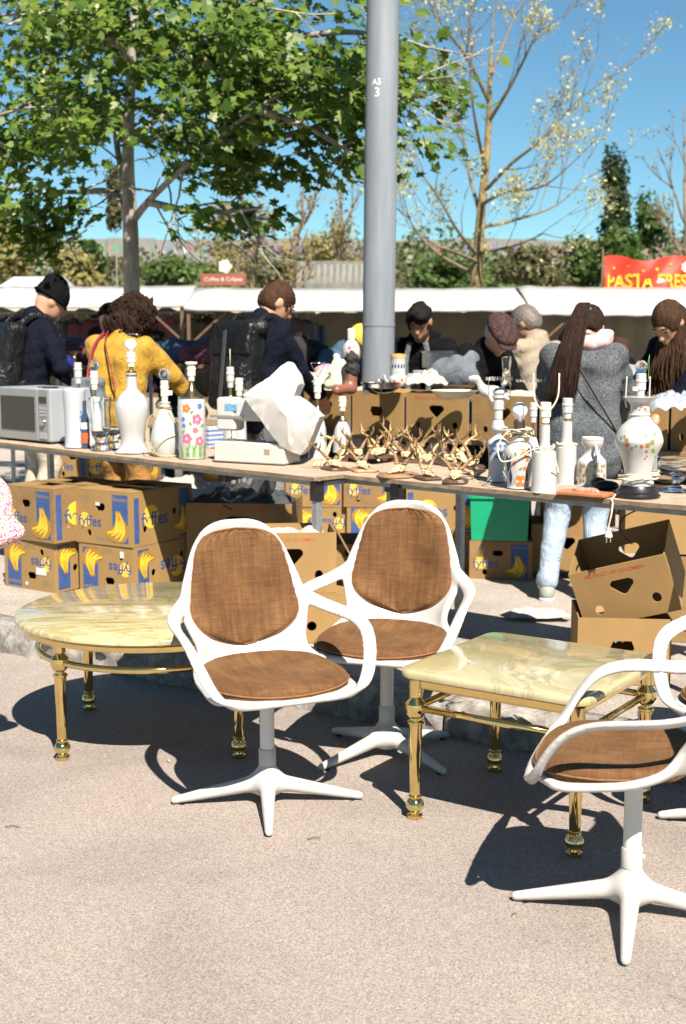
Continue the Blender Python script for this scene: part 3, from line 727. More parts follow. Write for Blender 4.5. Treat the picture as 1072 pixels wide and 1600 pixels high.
def carton(label, pos, ang, L=.39, W=.50, H=.235, front='short', right='long', left='', back='', flip=False, top='lid', mat=None, tilt=None, group='banana cartons', z=None, fill=None, name='banana_carton'):
    """front panel faces local -y; pos = front middle of the base"""
    global NBOX; NBOX += 1
    mat = mat or (KRAFT if NBOX % 3 else KRAFT2)
    t = thing(name, label, 'box', pos, ang, group)
    if tilt: t.rotation_euler = (tilt[0], tilt[1], ang)
    e = .0005
    box_wall(t, 'panel', L, H, front, flip, lambda x, y, z: (x-L/2, -z, y), 'f', mat)
    box_wall(t, 'panel', L, H, back, flip, lambda x, y, z: (L/2-x, W+z, y), 'b', mat)
    W2 = W-.010-2*e
    box_wall(t, 'panel', W2, H, right, flip, lambda x, y, z: (L/2-e+z, .005+e+x, y), 'r', mat)
    box_wall(t, 'panel', W2, H, left, flip, lambda x, y, z: (-L/2+e-z, W-.005-e-x, y), 'l', mat)
    b = B(); b.box((0, W/2, .004), (L/2-.007, W/2-.007, .0025)); b.to('base_panel', KRAFTIN, t)
    if top == 'lid':
        b = B(); s = .30; b.poly([(-L/2+.001, .001), (L/2-.001, .001), (L/2-.001, W-.001), (-L/2+.001, W-.001)], [[(-L*.17, W*.22), (L*.17, W*.22), (L*.17, W*.78), (-L*.17, W*.78)]], .004, lambda x, y, z: (x, y, H+.0045+z)); b.to('lid', mat, t)
    elif top == 'closed':
        b = B(); b.box((0, W/2, H+.0025), (L/2-.001, W/2-.001, .002)); b.to('lid', mat, t)
    elif top == 'flaps':
        for sx in (-1, 1):
            R = Matrix.Rotation(sx*math.radians(-62), 3, 'Y')
            b = B(); b.box(Vector((sx*(L/2+.035), W/2, H-.055)), (.075, W/2-.004, .002), 0, 0, R); b.to('flap', mat, t)
    if fill: fill(t, L, W, H)
    return t
def crumple(parent, name, mat, c, size, seed, n=16):
    """crumpled paper or cloth lying in a box"""
    g = np.random.default_rng(seed); v = []; f = []; n = max(n, 22); wv = [(g.normal(size=2)*7, g.uniform(0, 6), .5**k) for k in range(3) for _ in range(3)]
    for i in range(n):
        for j in range(n):
            a_, b_ = i/(n-1)-.5, j/(n-1)-.5; h = sum(abs(math.sin(w_[0]*a_+w_[1]*b_+p_))*k_ for w_, p_, k_ in wv)/2.4
            e = 1-max(abs(2*a_), abs(2*b_))**4; x = a_*size[0]*(1-.10*math.sin(b_*9+seed)-.05*math.sin(b_*21)); y = b_*size[1]*(1-.12*math.sin(a_*8+seed*2)-.05*math.sin(a_*19))
            v.append((c[0]+x, c[1]+y, c[2]+size[2]*(h*1.3-.3)*(.35+.65*e)))
    f = [(i*n+j, i*n+n+j, i*n+n+j+1, i*n+j+1) for i in range(n-1) for j in range(n-1)]
    return mk(name, v, f, mat, parent, True)
PAPER = M('newsprint', (.36, .33, .29), .9, var=.25, vs=40)
DKPL = M('dark_plastic_film', (.05, .055, .055), .25, var=.4, vs=12)
CLPL = glass('plastic_film', (.93, .95, .96), .18)
tang = math.atan2(-.70, .715)                              # direction of the trestle rows
def gp(px, py, dz=0):                                      # a point on the real ground, found by stepping
    z = .05
    for _ in range(6):
        p = gd(px, py, z); z = zg(p.x, p.y)
    return Vector((p.x, p.y, z+dz))
# -- stack beside the round table (front faces look towards the lower left of the street)
lang = math.radians(-34)
def onto(c, dz, dx=0, dy=0):                               # position above a carton, in its own axes
    a = c.rotation_euler.z; return Vector((c.location.x+dx*math.cos(a)-dy*math.sin(a), c.location.y+dx*math.sin(a)+dy*math.cos(a), c.location.z+dz))
c1 = carton('lower left banana carton on the pavement, its lettering upside down, at the picture edge', gp(47, 921), lang, .36, .46, .245, 'short', 'long', flip=True)
c2 = carton('lower banana carton of the right hand stack behind the round table, lettering upside down', gp(168, 930), lang+.04, .36, .46, .245, 'short', 'long', flip=True)
c3 = carton('upper banana carton with a yellow bunch on blue, beside the pink bag', onto(c1, .252, .02, -.01), lang-.05, .37, .46, .265, 'short', 'long')
c4 = carton('upper banana carton printed with yellow circle and blue lettering, half in shade', onto(c2, .252, -.01, -.005), lang+.03, .37, .46, .265, 'short', 'long')
for c in (c1, c2):                                         # the gap-toothed top edge between the tiers
    for sx in (-1, 1):
        b = B(); b.box((sx*.125, .03, .24), (.05, .002, .016)); b.to('flap', KRAFT2, c)
WLAB = M('white_sticker', (.50, .50, .48), .6, var=.06); TAPE = M('packing_tape', (.22, .14, .06), .3, var=.1)
for c, x, z, w_, h_ in ((c1, .085, .10, .035, .018), (c1, -.02, .03, .008, .008), (c4, -.035, .20, .014, .008), (c2, .10, .21, .012, .016)):
    b = B(); b.box((x, -.0012, z), (w_, .0009, h_)); b.to('sticker', WLAB, c)
for c in (c3, c4):
    b = B(); b.box((.0, .20, .2715), (.182, .024, .0006)); b.to('packing_tape', TAPE, c)
# -- open boxes between the tables
def fill_bags(t, L, W, H):
    crumple(t, 'plastic_wrapping', DKPL, (0, W/2, H-.06), (L*.9, W*.9, .07), 3)
def fill_papers(t, L, W, H):
    crumple(t, 'crumpled_paper', PAPER, (0, W/2, H-.09), (L*.85, W*.85, .05), 9)
dk0 = carton('shaded carton on the ground below the open dark carton', gp(372, 925), -.12, .54, .42, .20, 'holes', '', top='closed', mat=KRAFT2)
dk = carton('open dark carton holding crumpled dark plastic, under the sewing machine table', onto(dk0, .206, .01, -.01), -.10, .54, .42, .25, 'colombia', '', top='open', mat=KRAFT2, fill=fill_bags)
solid('plastic_bag', [('c', (.02, .14, .20), (.10, .12, .34), .07, .05), ('c', (.10, .12, .34), (.19, .10, .42), .05, .02), ('c', (-.06, .16, .2), (.0, .14, .27), .07, .05)], .009, DKPL, dk, .03, noise=(.016, 34, 4))
lowc = carton('low carton marked with short red bars seen through the arm of the rear armchair', gp(478, 1010)+Vector((0, .06, 0)), .06, .46, .30, .20, 'stripes', '', top='closed', mat=KRAFT)
cc = carton('open carton with red COLOMBIA lettering behind the first armchair', onto(lowc, .206, -.055, .01), .10, .36, .28, .25, 'colombia', '', top='open', mat=KRAFT, fill=fill_papers)
b = B(); b.box((.225, .12, .18), (.004, .10, .075), 0, 0, Matrix.Rotation(-.5, 3, 'Y')); b.to('flap', KRAFT2, cc)
carton('tall open carton with a notched edge and blue GU lettering behind the rear armchair', gp(572, 985)+Vector((0, .12, 0)), .02, .38, .34, .36, 'gu', '', top='open', mat=KRAFT)
# -- row standing on the ground under the second trestle
carton('blue lettered banana carton on top of the stack right of the open dark carton', at(492, 792, 7.9), tang+.62, .36, .4, .24, 'short', 'long')
carton('upside down banana carton at the bottom of the stack right of the open dark carton', at(500, 848, 7.9)-Vector((0, 0, .0)), tang+.60, .36, .4, .22, 'short', 'long', flip=True)
carton('blue lettered banana carton stacked behind the steel table leg, right of its twin', at(583, 793, 7.8), tang+.58, .36, .4, .24, 'short', 'long')
carton('upside down banana carton under the right hand twin behind the table leg', at(588, 848, 7.8), tang+.58, .36, .4, .22, 'short', 'long', flip=True)
carton('shaded banana carton to the left of the green plastic crate', at(690, 830, 7.6), tang+.6, .42, .4, .25, 'long', 'short')
carton('bottom banana carton in the shade below, to the left of the green crate', at(690, 895, 7.6), tang+.6, .42, .4, .24, 'long', 'short', flip=True)
c5 = carton('banana carton lying on the ground underneath the green plastic crate', gp(782, 906), tang+.62, .35, .4, .215, 'short', 'long', mat=KRAFT2)
cr = thing('plastic_crate', 'bright green plastic crate standing on a banana carton', 'crate', onto(c5, .222, -.01, -.01), tang+.62)
b = B(); b.lathe([(.0, 0), (.20, 0)], 4, caps=False)
L_, W_, H_ = .33, .38, .26; v = []; 
def crate_ring(hx, hy, z): return [(-hx, W_/2-hy, z), (hx, W_/2-hy, z), (hx, W_/2+hy, z), (-hx, W_/2+hy, z)]
b = B(); b.add(crate_ring(L_*.47, W_*.47, 0)+crate_ring(L_*.5, W_*.5, H_)+crate_ring(L_*.487, W_*.487, H_)+crate_ring(L_*.457, W_*.457, .006),
    [(3, 2, 1, 0)]+[(i, (i+1) % 4, 4+(i+1) % 4, 4+i) for i in range(4)]+[(4+i, 4+(i+1) % 4, 8+(i+1) % 4, 8+i) for i in range(4)]+[(8+i, 8+(i+1) % 4, 12+(i+1) % 4, 12+i) for i in range(4)]+[(12, 13, 14, 15)]); b.to('tub', GREENP, cr)
b = B()
for sx in (-1, 1): b.box((sx*(L_*.5+.005), W_/2, H_-.012), (.006, W_*.5+.012, .014), 0, .003)
for sy in (-1, 1): b.box((0, W_/2+sy*(W_*.5+.005), H_-.012), (L_*.5-.002, .006, .014), 0, .003)
b.to('rim', GREENP, cr)
carton('carton with a dark heart shaped hole behind the pale blue jeans', at(885, 892, 7.3), tang+.68, .40, .36, .26, 'heart', '', mat=KRAFT2)
carton('carton stacked behind the jeans, just below the trestle top', at(905, 822, 7.3), tang+.68, .40, .36, .24, 'holes', '')
carton('big plain carton with a round hole under the right end of the trestle', at(1052, 866, 6.75), tang+.66, .50, .36, .26, 'holes', '')
carton('carton at the right edge under the trestle, behind the leaning box', at(1075, 985, 5.5), tang+.66, .30, .30, .27, '', '', top='open', mat=KRAFT2)
carton('lower plain carton at right edge supporting the one under the trestle', at(1090, 1045, 5.5), tang+.66, .36, .30, .18, '', '', mat=KRAFT2).location.z = zg(1.4, 5.5)+.001
# distant cartons seen under the left trestle
carton('far banana carton behind the pale trousers, under the left trestle', at(118, 752, 8.7), -.35, .36, .4, .23, 'short', 'long')
carton('far shaded blue lettered carton left of the mustard trousers', at(168, 760, 8.6), -.3, .40, .4, .26, 'long', 'short', mat=KRAFT2)
carton('far banana carton right of the mustard trousers on the bright ground', at(312, 752, 9.1), -.35, .40, .4, .23, 'short', 'long')
crumple(None, 'paper_litter', PAPER, at(285, 765, 8.4), (.3, .2, .05), 4)
tag(bpy.data.objects['paper_litter'], 'pale crumpled rags lying on bright ground under the left trestle', 'rag')
# -- pair in front of the right trestle
cb = carton('plain carton with an oblong hand hole standing at the corner of the square table', gp(966, 1072)+Vector((.022, .02, 0)), -.10, .335, .33, .245, 'slot', '', top='open', mat=KRAFT)
crumple(cb, 'cellophane', CHROME, (.0, .06, .13), (.10, .05, .04), 5)
ctl = carton('open carton printed PRODUCT OF COLOMBIA tipped up on the plain carton', onto(cb, .232, .035, .05), .05, .355, .33, .225, 'colombia', '', back='heart', top='open', mat=KRAFT)
ctl.rotation_euler = (math.radians(15), math.radians(-16), -.36)

# ================================================================ TRESTLE TABLES
TZ = .78
def trestle(label, A, Bp, depth, legs):
    A = Vector((A.x, A.y, 0)); Bp = Vector((Bp.x, Bp.y, 0)); d = (Bp-A); L = d.length; ang = math.atan2(d.y, d.x)
    t = thing('trestle_table', label, 'table', A, ang)
    n = 40; g = np.random.default_rng(int(L*1000)); v = []; f = []
    for i in range(n+1):
        x = L*i/n; wv = .003*math.sin(i*.9)+.002*g.normal(); sg = -.004*math.sin(PI*i/n)
        v += [(x, wv, TZ+sg), (x, depth, TZ), (x, depth, TZ-.019), (x, wv+.001*g.normal(), TZ-.017+sg+.0015*g.normal())]
    for i in range(n):
        k = i*4; f += [(k, k+4, k+5, k+1), (k+1, k+5, k+6, k+2), (k+2, k+6, k+7, k+3), (k+3, k+7, k+4, k)]
    f += [(0, 1, 2, 3), (n*4+3, n*4+2, n*4+1, n*4)]
    idx = [0 if q % 4 == 0 else 1 for q in range(n*4)]+[1, 1]
    mk('board', v, f, [PLYTOP, PLYEDGE], t, False, idx)
    for x in legs:
        for y in (.05, depth-.06):
            p = A+Vector((math.cos(ang)*x-math.sin(ang)*y, math.sin(ang)*x+math.cos(ang)*y, 0)); z0 = zg(p.x, p.y)
            b = B(); b.box((x, y, (z0+TZ-.024)/2), (.016, .016, (TZ-.024-z0)/2), 0, .002); b.to('leg', STEEL, t)
            b = B(); b.box((x, y, TZ-.065), (.022, .022, .04), 0, .002); b.to('bracket', BLACKP, t)
        b = B(); b.box((x, depth/2, TZ-.034), (.014, depth/2-.08, .010), 0, .002); b.to('cross_rail', STEEL, t)
    for y in (.055, depth-.065):
        b = B(); b.box((L/2, y, TZ-.0315), (L/2-.06, .012, .0115), 0, .002); b.to('side_rail', STEEL, t)
    return t
TA = gd(-90, 680, TZ); TB = gd(492, 746, TZ); TC = gd(489, 737, TZ); TD = gd(1140, 796, TZ)
t1 = trestle('long weathered trestle table carrying microwave and sewing machine', TA, TB, .56, (.35, (TB-TA).length-.04))
t2 = trestle('weathered trestle table carrying antlers and porcelain lamps', TC, TD, .56, (.42, (TD-TC).length-.12))
# second row, lower tables further in, its cartons filled with bric-a-brac
ZR2 = .745
RA = at(60, 690, 9.6); RB = at(520, 690, 8.25); RD = at(1180, 690, 6.7)
for lab, P0, P1 in (('far plain trestle behind the navy jacket and yellow fleece', RA, RB), ('second row trestle carrying a line of open cartons', RB+Vector((.03, -.03, 0)), RD)):
    d = P1-P0; L = Vector((d.x, d.y)).length; ang = math.atan2(d.y, d.x); t = thing('trestle_table', lab, 'table', (P0.x, P0.y, 0), ang)
    b = B(); b.box((L/2, .32, ZR2-.012), (L/2, .34, .012), 0, .002); b.to('board', PLYEDGE, t)
    for x in (.12, L*.5, L-.12):
        for y in (.04, .6):
            p = P0+Vector((math.cos(ang)*x-math.sin(ang)*y, math.sin(ang)*x+math.cos(ang)*y, 0)); z0 = zg(p.x, p.y)
            b = B(); b.box((x, y, (z0+ZR2-.025)/2), (.018, .018, (ZR2-.025-z0)/2)); b.to('leg', STEEL, t)
R2 = []
ang2 = math.atan2((RD-RB).y, (RD-RB).x)
def row2(label, px0, px1, **k):
    """carton on the second trestle whose front spans the two sight lines"""
    e = Vector((math.cos(ang2), math.sin(ang2)))
    def hit(px):
        r = ray(px, 650); # solve r.xy*t = RB + e*s
        M_ = Matrix(((r.x, -e.x), (r.y, -e.y))); s = M_.inverted() @ Vector((RB.x, RB.y)); return s.y
    s0, s1 = hit(px0), hit(px1); c = Vector((RB.x, RB.y))+e*((s0+s1)/2); nrm = Vector((-e.y, e.x)); c = c+nrm*.03
    t = carton(label, (c.x, c.y, ZR2+.001), ang2, abs(s1-s0)-.012, .40, .265, top='open', **k); R2.append(t); return t
row2('open carton on the second trestle left of the lamp post, behind the cloth cover', 470, 543, front='colombia')
row2('open carton in front of the lamp post on the second trestle', 545, 627, front='slot')
row2('open carton with red COLOMBIA lettering just right of the lamp post', 629, 728, front='colombia')
row2('open carton behind the lamps with wire shade holders, on the second trestle', 732, 835, front='heart')
row2('open carton on the second trestle hidden partly by the grey coat', 838, 950, front='colombia')
row2('open carton right of the grey coat on the second trestle', 952, 1042, front='holes')
row2('open carton at the right picture edge on the second trestle, red lettering', 1044, 1130, front='colombia')

# ================================================================ THINGS ON THE TRESTLES
def face_cam(p): return math.atan2(-p.y, -p.x)              # bearing from a thing towards where the photographer stood
def std(name, label, cat, px, py, z=TZ, group=None, dy=0):
    p = gd(px, py, z); p.y += dy; return thing(name, label, cat, (p.x, p.y, z+.0005), 0, group), p, mpp(p.y)
def body(t, m, prof, mat, name='body', n=28, sm=4, z0=0, ang=40):
    pr = [(r*m, z*m+z0) for r, z in prof]
    if sm: pr = smoothprof(pr, sm)
    b = B(); b.lathe(pr, n); return auto(b.to(name, mat, t), ang), pr
def socket(t, z, h, r, mat=SOCK, loc=(0, 0)):
    b = B(); b.lathe([(r*.75, 0), (r*.8, h*.25), (r, h*.30), (r, h*.62), (r*1.12, h*.64), (r*1.12, h*.72), (r, h*.74), (r, h*.97), (r*.86, h), (r*.8, h*.9)], 18, (loc[0], loc[1], z)); return auto(b.to('socket', mat, t), 30)
def bulb(t, z, r, mat, clear=False, loc=(0, 0)):
    b = B(); b.lathe(smoothprof([(r*.42, 0), (r*.5, r*.3), (r*.92, r*1.0), (r, r*1.5), (r*.82, r*2.1), (r*.4, r*2.42), (.0003, r*2.5)], 4), 20, (loc[0], loc[1], z)); o = b.to('bulb', mat, t, True)
    if clear:
        b = B(); b.tube([(loc[0]-.006, loc[1], z+r*.2), (loc[0]-.004, loc[1], z+r*1.1), (loc[0]+.004, loc[1], z+r*1.1), (loc[0]+.006, loc[1], z+r*.2)], .0008, 5); b.to('filament', CHROME, o)
    return o
def wire(t, name, pts, r, mat, n=6, sm=6): 
    b = B(); b.tube(spline(pts, sm) if sm else [Vector(p) for p in pts], r, n); return b.to(name, mat, t, True)
def coil(t, cx, cy, z, R, turns, r, mat, seed=0, name='cord', rise=.006, tail=None):
    g = np.random.default_rng(seed); pts = []
    for i in range(int(turns*14)):
        a = i/14*2*PI; k = R*(1+.10*g.normal()*.5); pts.append((cx+k*math.cos(a), cy+k*math.sin(a), z+rise*a/(2*PI)+.004*math.sin(a*1.0+seed)+.002*g.normal()))
    if tail: pts += tail
    return wire(t, name, pts, r, mat, 6, 3)
def on_lathe(pr, th, s, z, off=.0007):
    zs = [p[1] for p in pr]; rs = [p[0] for p in pr]; order = np.argsort(zs); r = float(np.interp(z, np.array(zs)[order], np.array(rs)[order]))+off
    a = th+s/max(r, .004); return (r*math.cos(a), r*math.sin(a), z)
def decal(t, pr, th, name, mat, polys, off=.0007):
    """painted decoration following a turned surface: polygons in (arc length, height)"""
    b = B()
    for P in polys:
        c = (sum(p[0] for p in P)/len(P), sum(p[1] for p in P)/len(P)); v = [on_lathe(pr, th, *c, off)]+[on_lathe(pr, th, x, z, off) for x, z in P]
        b.add(v, [(0, 1+(i+1) % len(P), 1+i) for i in range(len(P))])
    o = b.to(name, mat, t)
    if len(polys) > 1: o['kind'] = 'stuff'
    return o
def blob2(cx, cz, r, k=5, dep=.35, n=20, a0=0): return [(cx+r*(1-dep*.5+dep*.5*math.cos(k*2*PI*i/n))*math.cos(2*PI*i/n+a0), cz+r*(1-dep*.5+dep*.5*math.cos(k*2*PI*i/n))*math.sin(2*PI*i/n+a0)) for i in range(n)]
def leaf2(cx, cz, l, w, a): return [(cx+x*l*math.cos(a)-y*w*math.sin(a), cz+x*l*math.sin(a)+y*w*math.cos(a)) for x, y in ((0, 0), (.3, .5), (.65, .45), (1, 0), (.65, -.45), (.3, -.5))]
PPINK = M('paint_pink', (.55, .12, .20), .3, var=.4, vs=120); PRED = M('paint_rust', (.46, .10, .03), .3, var=.3, vs=90); PBLU = M('paint_blue', (.06, .16, .42), .3, var=.3, vs=90)
PGRN = M('paint_green', (.12, .28, .06), .3, var=.4, vs=90); PGOLD = M('paint_gold', (.42, .28, .08), .3, .5, var=.3, vs=120); PNAVY = M('paint_navy', (.02, .03, .10), .25, var=.3); PORNG = M('paint_orange', (.55, .16, .03), .3, var=.3, vs=70)

# microwave
mwp = gd(80, 694, TZ); e1 = (TB-TA); tdir = math.atan2(e1.y, e1.x)
mw = thing('microwave_oven', 'silver microwave oven at the left end of the trestle', 'microwave', (mwp.x, mwp.y, TZ+.0005), tdir+.03)
SILV = M('silver_paint', (.36, .38, .40), .4, .3, var=.05); MWD = M('dark_glass_panel', (.010, .010, .011), .12, var=.1, coat=.5)
mW, mD, mH = .50, .28, .285
b = B(); b.box((-mW/2, mD/2, mH/2+.008), (mW/2, mD/2, mH/2), 0, .006); auto(b.to('body', SILV, mw))
b = B(); b.box((-mW/2-.05, -.006, mH/2+.008), (mW/2-.054, .0055, mH/2-.004), 0, .003); door = b.to('door', M('silver_front', (.30, .30, .29), .45, .4, var=.06), mw)
b = B(); b.box((-mW/2-.045, -.0135, mH/2+.012), (mW/2-.085, .0018, mH/2-.05), 0, .001); b.to('window', MWD, door)
b = B(); b.box((-.052, -.006, mH/2+.008), (.049, .0055, mH/2-.004), 0, .003); pan = b.to('control_panel', M('panel_grey', (.26, .26, .26), .4, .3, var=.06), mw)
b = B(); b.box((-.052, -.0125, mH*.82), (.034, .0014, .017)); b.to('display', MWD, pan)
for i in range(3):
    for j in range(2):
        b = B(); b.box((-.070+.036*j, -.0125, mH*.66-.018*i), (.014, .0014, .006), 0, .001); b.to('button', SILV, pan)
kb = B(); kb.lathe([(.0, 0), (.021, 0), (.019, .012), (.0, .012)], 20, caps=False); ko = auto(kb.to('knob', CHROME, pan)); ko.rotation_euler = (PI/2, 0, 0); ko.location = (-.048, -.0117, mH*.40)
b = B(); b.box((-.052, -.0135, .042), (.036, .0022, .018), 0, .002); b.to('door_button', SILV, pan)
for x in (-mW+.04, -.04):
    for y in (.03, mD-.03): b = B(); b.lathe([(.012, 0), (.013, .009)], 10, (x, y, 0)); b.to('foot', BLACKP, mw)
wire(mw, 'power_cord', [(-.14, .08, mH+.012), (-.09, .02, mH+.013), (-.04, .05, mH+.012), (-.1, .12, mH+.012), (-.2, .06, mH+.012)], .003, BLACKP)

# white vase with blue feathers
t, p, m = std('flower_vase', 'tall white vase with blue feather pattern beside the microwave', 'vase', 118, 699)
o, pr = body(t, m, [(0, 0), (15.5, 0), (16.2, 4), (15.6, 20), (15.8, 50), (17.2, 78), (17.8, 88), (17.2, 91), (15.5, 90), (14.5, 70), (0, 66)], PORCM, sm=3)
decal(t, pr, face_cam(p)+.65, 'painted_feathers', PBLU, [leaf2(.01*((i % 3)-1), (8+i*6.2)*m, 9*m, 2.6*m, 1.2+.9*((i*37 % 10)/10-.5)) for i in range(10)])
t, p, m = std('small_bottle', 'small dark bottle with red and white label beside the white vase', 'bottle', 134, 700)
body(t, m, [(0, 0), (6, 0), (6.5, 3), (6.5, 45), (3.2, 56), (2.6, 70), (3.0, 74), (0, 74)], M('bottle_blue_glass', (.03, .05, .10), .1, var=.2, coat=.5), sm=0, n=18)
b = B(); b.lathe([(6.7*m, 8*m), (6.7*m, 24*m)], 18, caps=False); b.to('paper_label', PRED, t)
b = B(); b.lathe([(6.7*m, 50*m*.6), (6.7*m, 50*m*.8)], 18, caps=False); b.to('paper_label', M('label_white', (.7, .7, .7), .7), t)
for px, py, h, lab in ((158, 703, 80, 'clear footed glass vase standing nearest the white baluster lamp'), (176, 700, 74, 'second clear glass vase tucked behind the footed one')):
    t, p, m = std('glass_vase', lab, 'vase', px, py)
    body(t, m, [(0, 0), (15, 0), (16, 3), (12, 8), (9, 12), (14, 24), (16.5, 45), (15.5, 62), (17.5, h), (16.3, h), (14.3, 62), (15.3, 45), (12.5, 26), (0, 20)], GLASSM, sm=3, n=24)
# white baluster lamp
t, p, m = std('table_lamp', 'white porcelain baluster lamp with bulb and wire harp, no shade', 'lamp', 208, 707)
o, pr = body(t, m, [(0, 0), (26, 0), (27, 2.5), (23, 6), (18.5, 14), (19, 28), (23.5, 48), (26, 64), (25.5, 76), (20, 88), (11.5, 96), (8.8, 102), (8.4, 118), (8.6, 124), (0, 124)], PORC, n=36)
b = B(); b.lathe([(8.9*m, 119*m), (8.9*m, 126*m), (3*m, 128*m), (3*m, 136*m)], 20); b.to('collar', BRASSO, t)
socket(t, 134*m, 22*m, 7*m); bulb(t, 154*m, 9*m, BULBG)
for sx in (-1, 1): wire(t, 'harp_wire', [(sx*7*m, 0, 138*m), (sx*12*m, 0, 146*m), (sx*12.5*m, 0, 172*m), (sx*11*m, 0, 182*m), (0, 0, 184*m)], .0014, CHROME)
coil(t, 0, 0, .004, 27*m, 1.6, .0028, CORD, 2, rise=.001)
# gourd lamp
t, p, m = std('table_lamp', 'pear shaped white lamp with clear bulb and loose tan cord', 'lamp', 259, 712)
o, pr = body(t, m, [(0, 0), (16, 0), (19, 3), (22.5, 18), (22.5, 30), (18.5, 48), (12.5, 64), (9, 74), (8, 80), (8.6, 84), (0, 84)], PORC, n=32)
socket(t, 83*m, 34*m, 6.2*m); bulb(t, 115*m, 9*m, GLASSB, True)
b = B(); b.box((8*m, 0, 98*m), (4*m, 2*m, 3.5*m), 0, .001); b.to('switch', SOCK, t)
TAN = M('tan_cord', (.46, .33, .13), .5, var=.1)
coil(t, 0, 0, 74*m, 10*m, 2.5, .0024, TAN, 4, rise=.004, tail=[(10*m, -12*m, 66*m), (24*m, -14*m, 40*m), (0, -26*m, 26*m), (-16*m, -26*m, 14*m), (-4*m, -30*m, 2*m), (22*m, -22*m, 2*m), (30*m, -4*m, 2*m)])
wire(t, 'cord', [(-8*m, -4*m, 70*m), (-26*m, -6*m, 56*m), (-25*m, -18*m, 20*m), (-10*m, -27*m, 2*m), (14*m, -26*m, 2*m)], .0024, TAN)
# floral cylinder lamp
t, p, m = std('table_lamp', 'cylindrical lamp painted with pink and orange flowers, brass cone top', 'lamp', 301, 716)
o, pr = body(t, m, [(0, 0), (20.5, 0), (21, 1), (21, 93), (20.5, 94), (0, 94)], PORC, sm=0, n=40)
b = B(); b.lathe([(21.3*m, 93.5*m), (21*m, 96*m), (10*m, 103*m), (5*m, 110*m), (3.4*m, 120*m), (4.6*m, 121*m), (3*m, 123*m)], 28); auto(b.to('cap', BRASSO, t))
socket(t, 121*m, 27*m, 6.5*m)
b = B(); b.lathe([(2*m, 0), (9.5*m, 1*m), (9.5*m, 4*m), (2*m, 4.5*m)], 20, (0, 0, 146*m)); b.to('shade_ring', SOCK, t)
th = face_cam(p)
for nm, mat_, fl in (('painted_pink_flowers', PPINK, [(8, 62, 9), (-9, 32, 9), (12, 28, 8), (5, 45, 5)]), ('painted_orange_flower', PORNG, [(-9, 79, 7.5)]), ('painted_blue_flowers', PBLU, [(-15, 62, 4), (13, 82, 5), (-14, 52, 4)])):
    decal(t, pr, th, nm, mat_, [blob2((x+.55*r*math.cos(a))*m, (z+.55*r*math.sin(a))*m, r*.5*m, 3, .3, 10) for x, z, r in fl for a in [k*2*PI/5 for k in range(5)]])
decal(t, pr, th, 'painted_leaves', PGRN, [leaf2((-18+i*3.4)*m, 1.5*m, (13+9*((i*7) % 3))*m, 3.4*m, PI/2+.35*math.sin(i*2.1)) for i in range(12)]+[leaf2(x*m, z*m, 9*m, 4*m, a) for x, z, a in ((-3, 70, .9), (0, 52, 2.2), (14, 50, .4), (-12, 46, 4))])
decal(t, pr, th, 'painted_flower_hearts', M('paint_white_rose', (.75, .45, .50), .3), [blob2(x*m, z*m, 2.6*m, 3, .2, 8) for x, z in ((8, 62), (-9, 32), (12, 28))], .0011)
# lamp fittings standing further back on the trestle
def backlamp(label, px, py, h, bodyw, mat_, sock=True, seed=0, cap=BRASSO, dy=.0):
    t, p, m = std('table_lamp', label, 'lamp', px, py, dy=dy)
    body(t, m, [(0, 0), (bodyw, 0), (bodyw*1.05, 2), (bodyw*.95, h*.35), (bodyw*.6, h*.5), (bodyw*.36, h*.55), (0, h*.56)], mat_, sm=2, n=22)
    b = B(); b.lathe([(bodyw*.45*m, h*.55*m), (bodyw*.40*m, h*.585*m), (bodyw*.2*m, h*.64*m), (2*m, h*.72*m), (2*m, h*.76*m)], 16); b.to('stem', cap, t)
    if sock: socket(t, h*.74*m, h*.26*m, 6*m, SOCK if seed % 2 else PORC)
    return t, m
backlamp('lamp fitting with brass base and ivory socket above the white vase', 118, 694, 124, 16, PORCM, dy=.12)
t, m = backlamp('lamp fitting with clear bulb left of the white baluster lamp', 141, 694, 110, 12, PORC, dy=.16, seed=1); bulb(t, 108*m, 8*m, GLASSB, True)
t, m = backlamp('narrow white lamp with tall wire behind the sewing machine', 357, 700, 122, 12, PORC, dy=.16, seed=2); wire(t, 'wire', [(0, 0, 118*m), (0, .002, 150*m)], .0015, SOCK, sm=0)
backlamp('short white lamp fitting behind the sewing machine arm', 370, 700, 104, 11, PORC, dy=.19, seed=3)
backlamp('white candle lamp with ivory socket right of the cloth cover', 496, 716, 124, 14, PORC, dy=.06, seed=1)
backlamp('white bottle lamp with ivory socket between cloth cover and antlers', 535, 706, 86, 14, PORC, dy=.02, seed=3)
t, p, m = std('biscuit_tin', 'small white tin with blue pattern behind the floral lamp', 'tin', 327, 700); 
b = B(); b.box((0, .05, 17*m), (16*m, .05, 17*m), tdir, .003); b.to('body', PORC, t); b = B()
for i in range(4):
    b.box((0, .05, (6+i*7)*m), (16.3*m, .0505, 1.2*m), tdir)
b.to('painted_bands', PBLU, t)['kind'] = 'stuff'
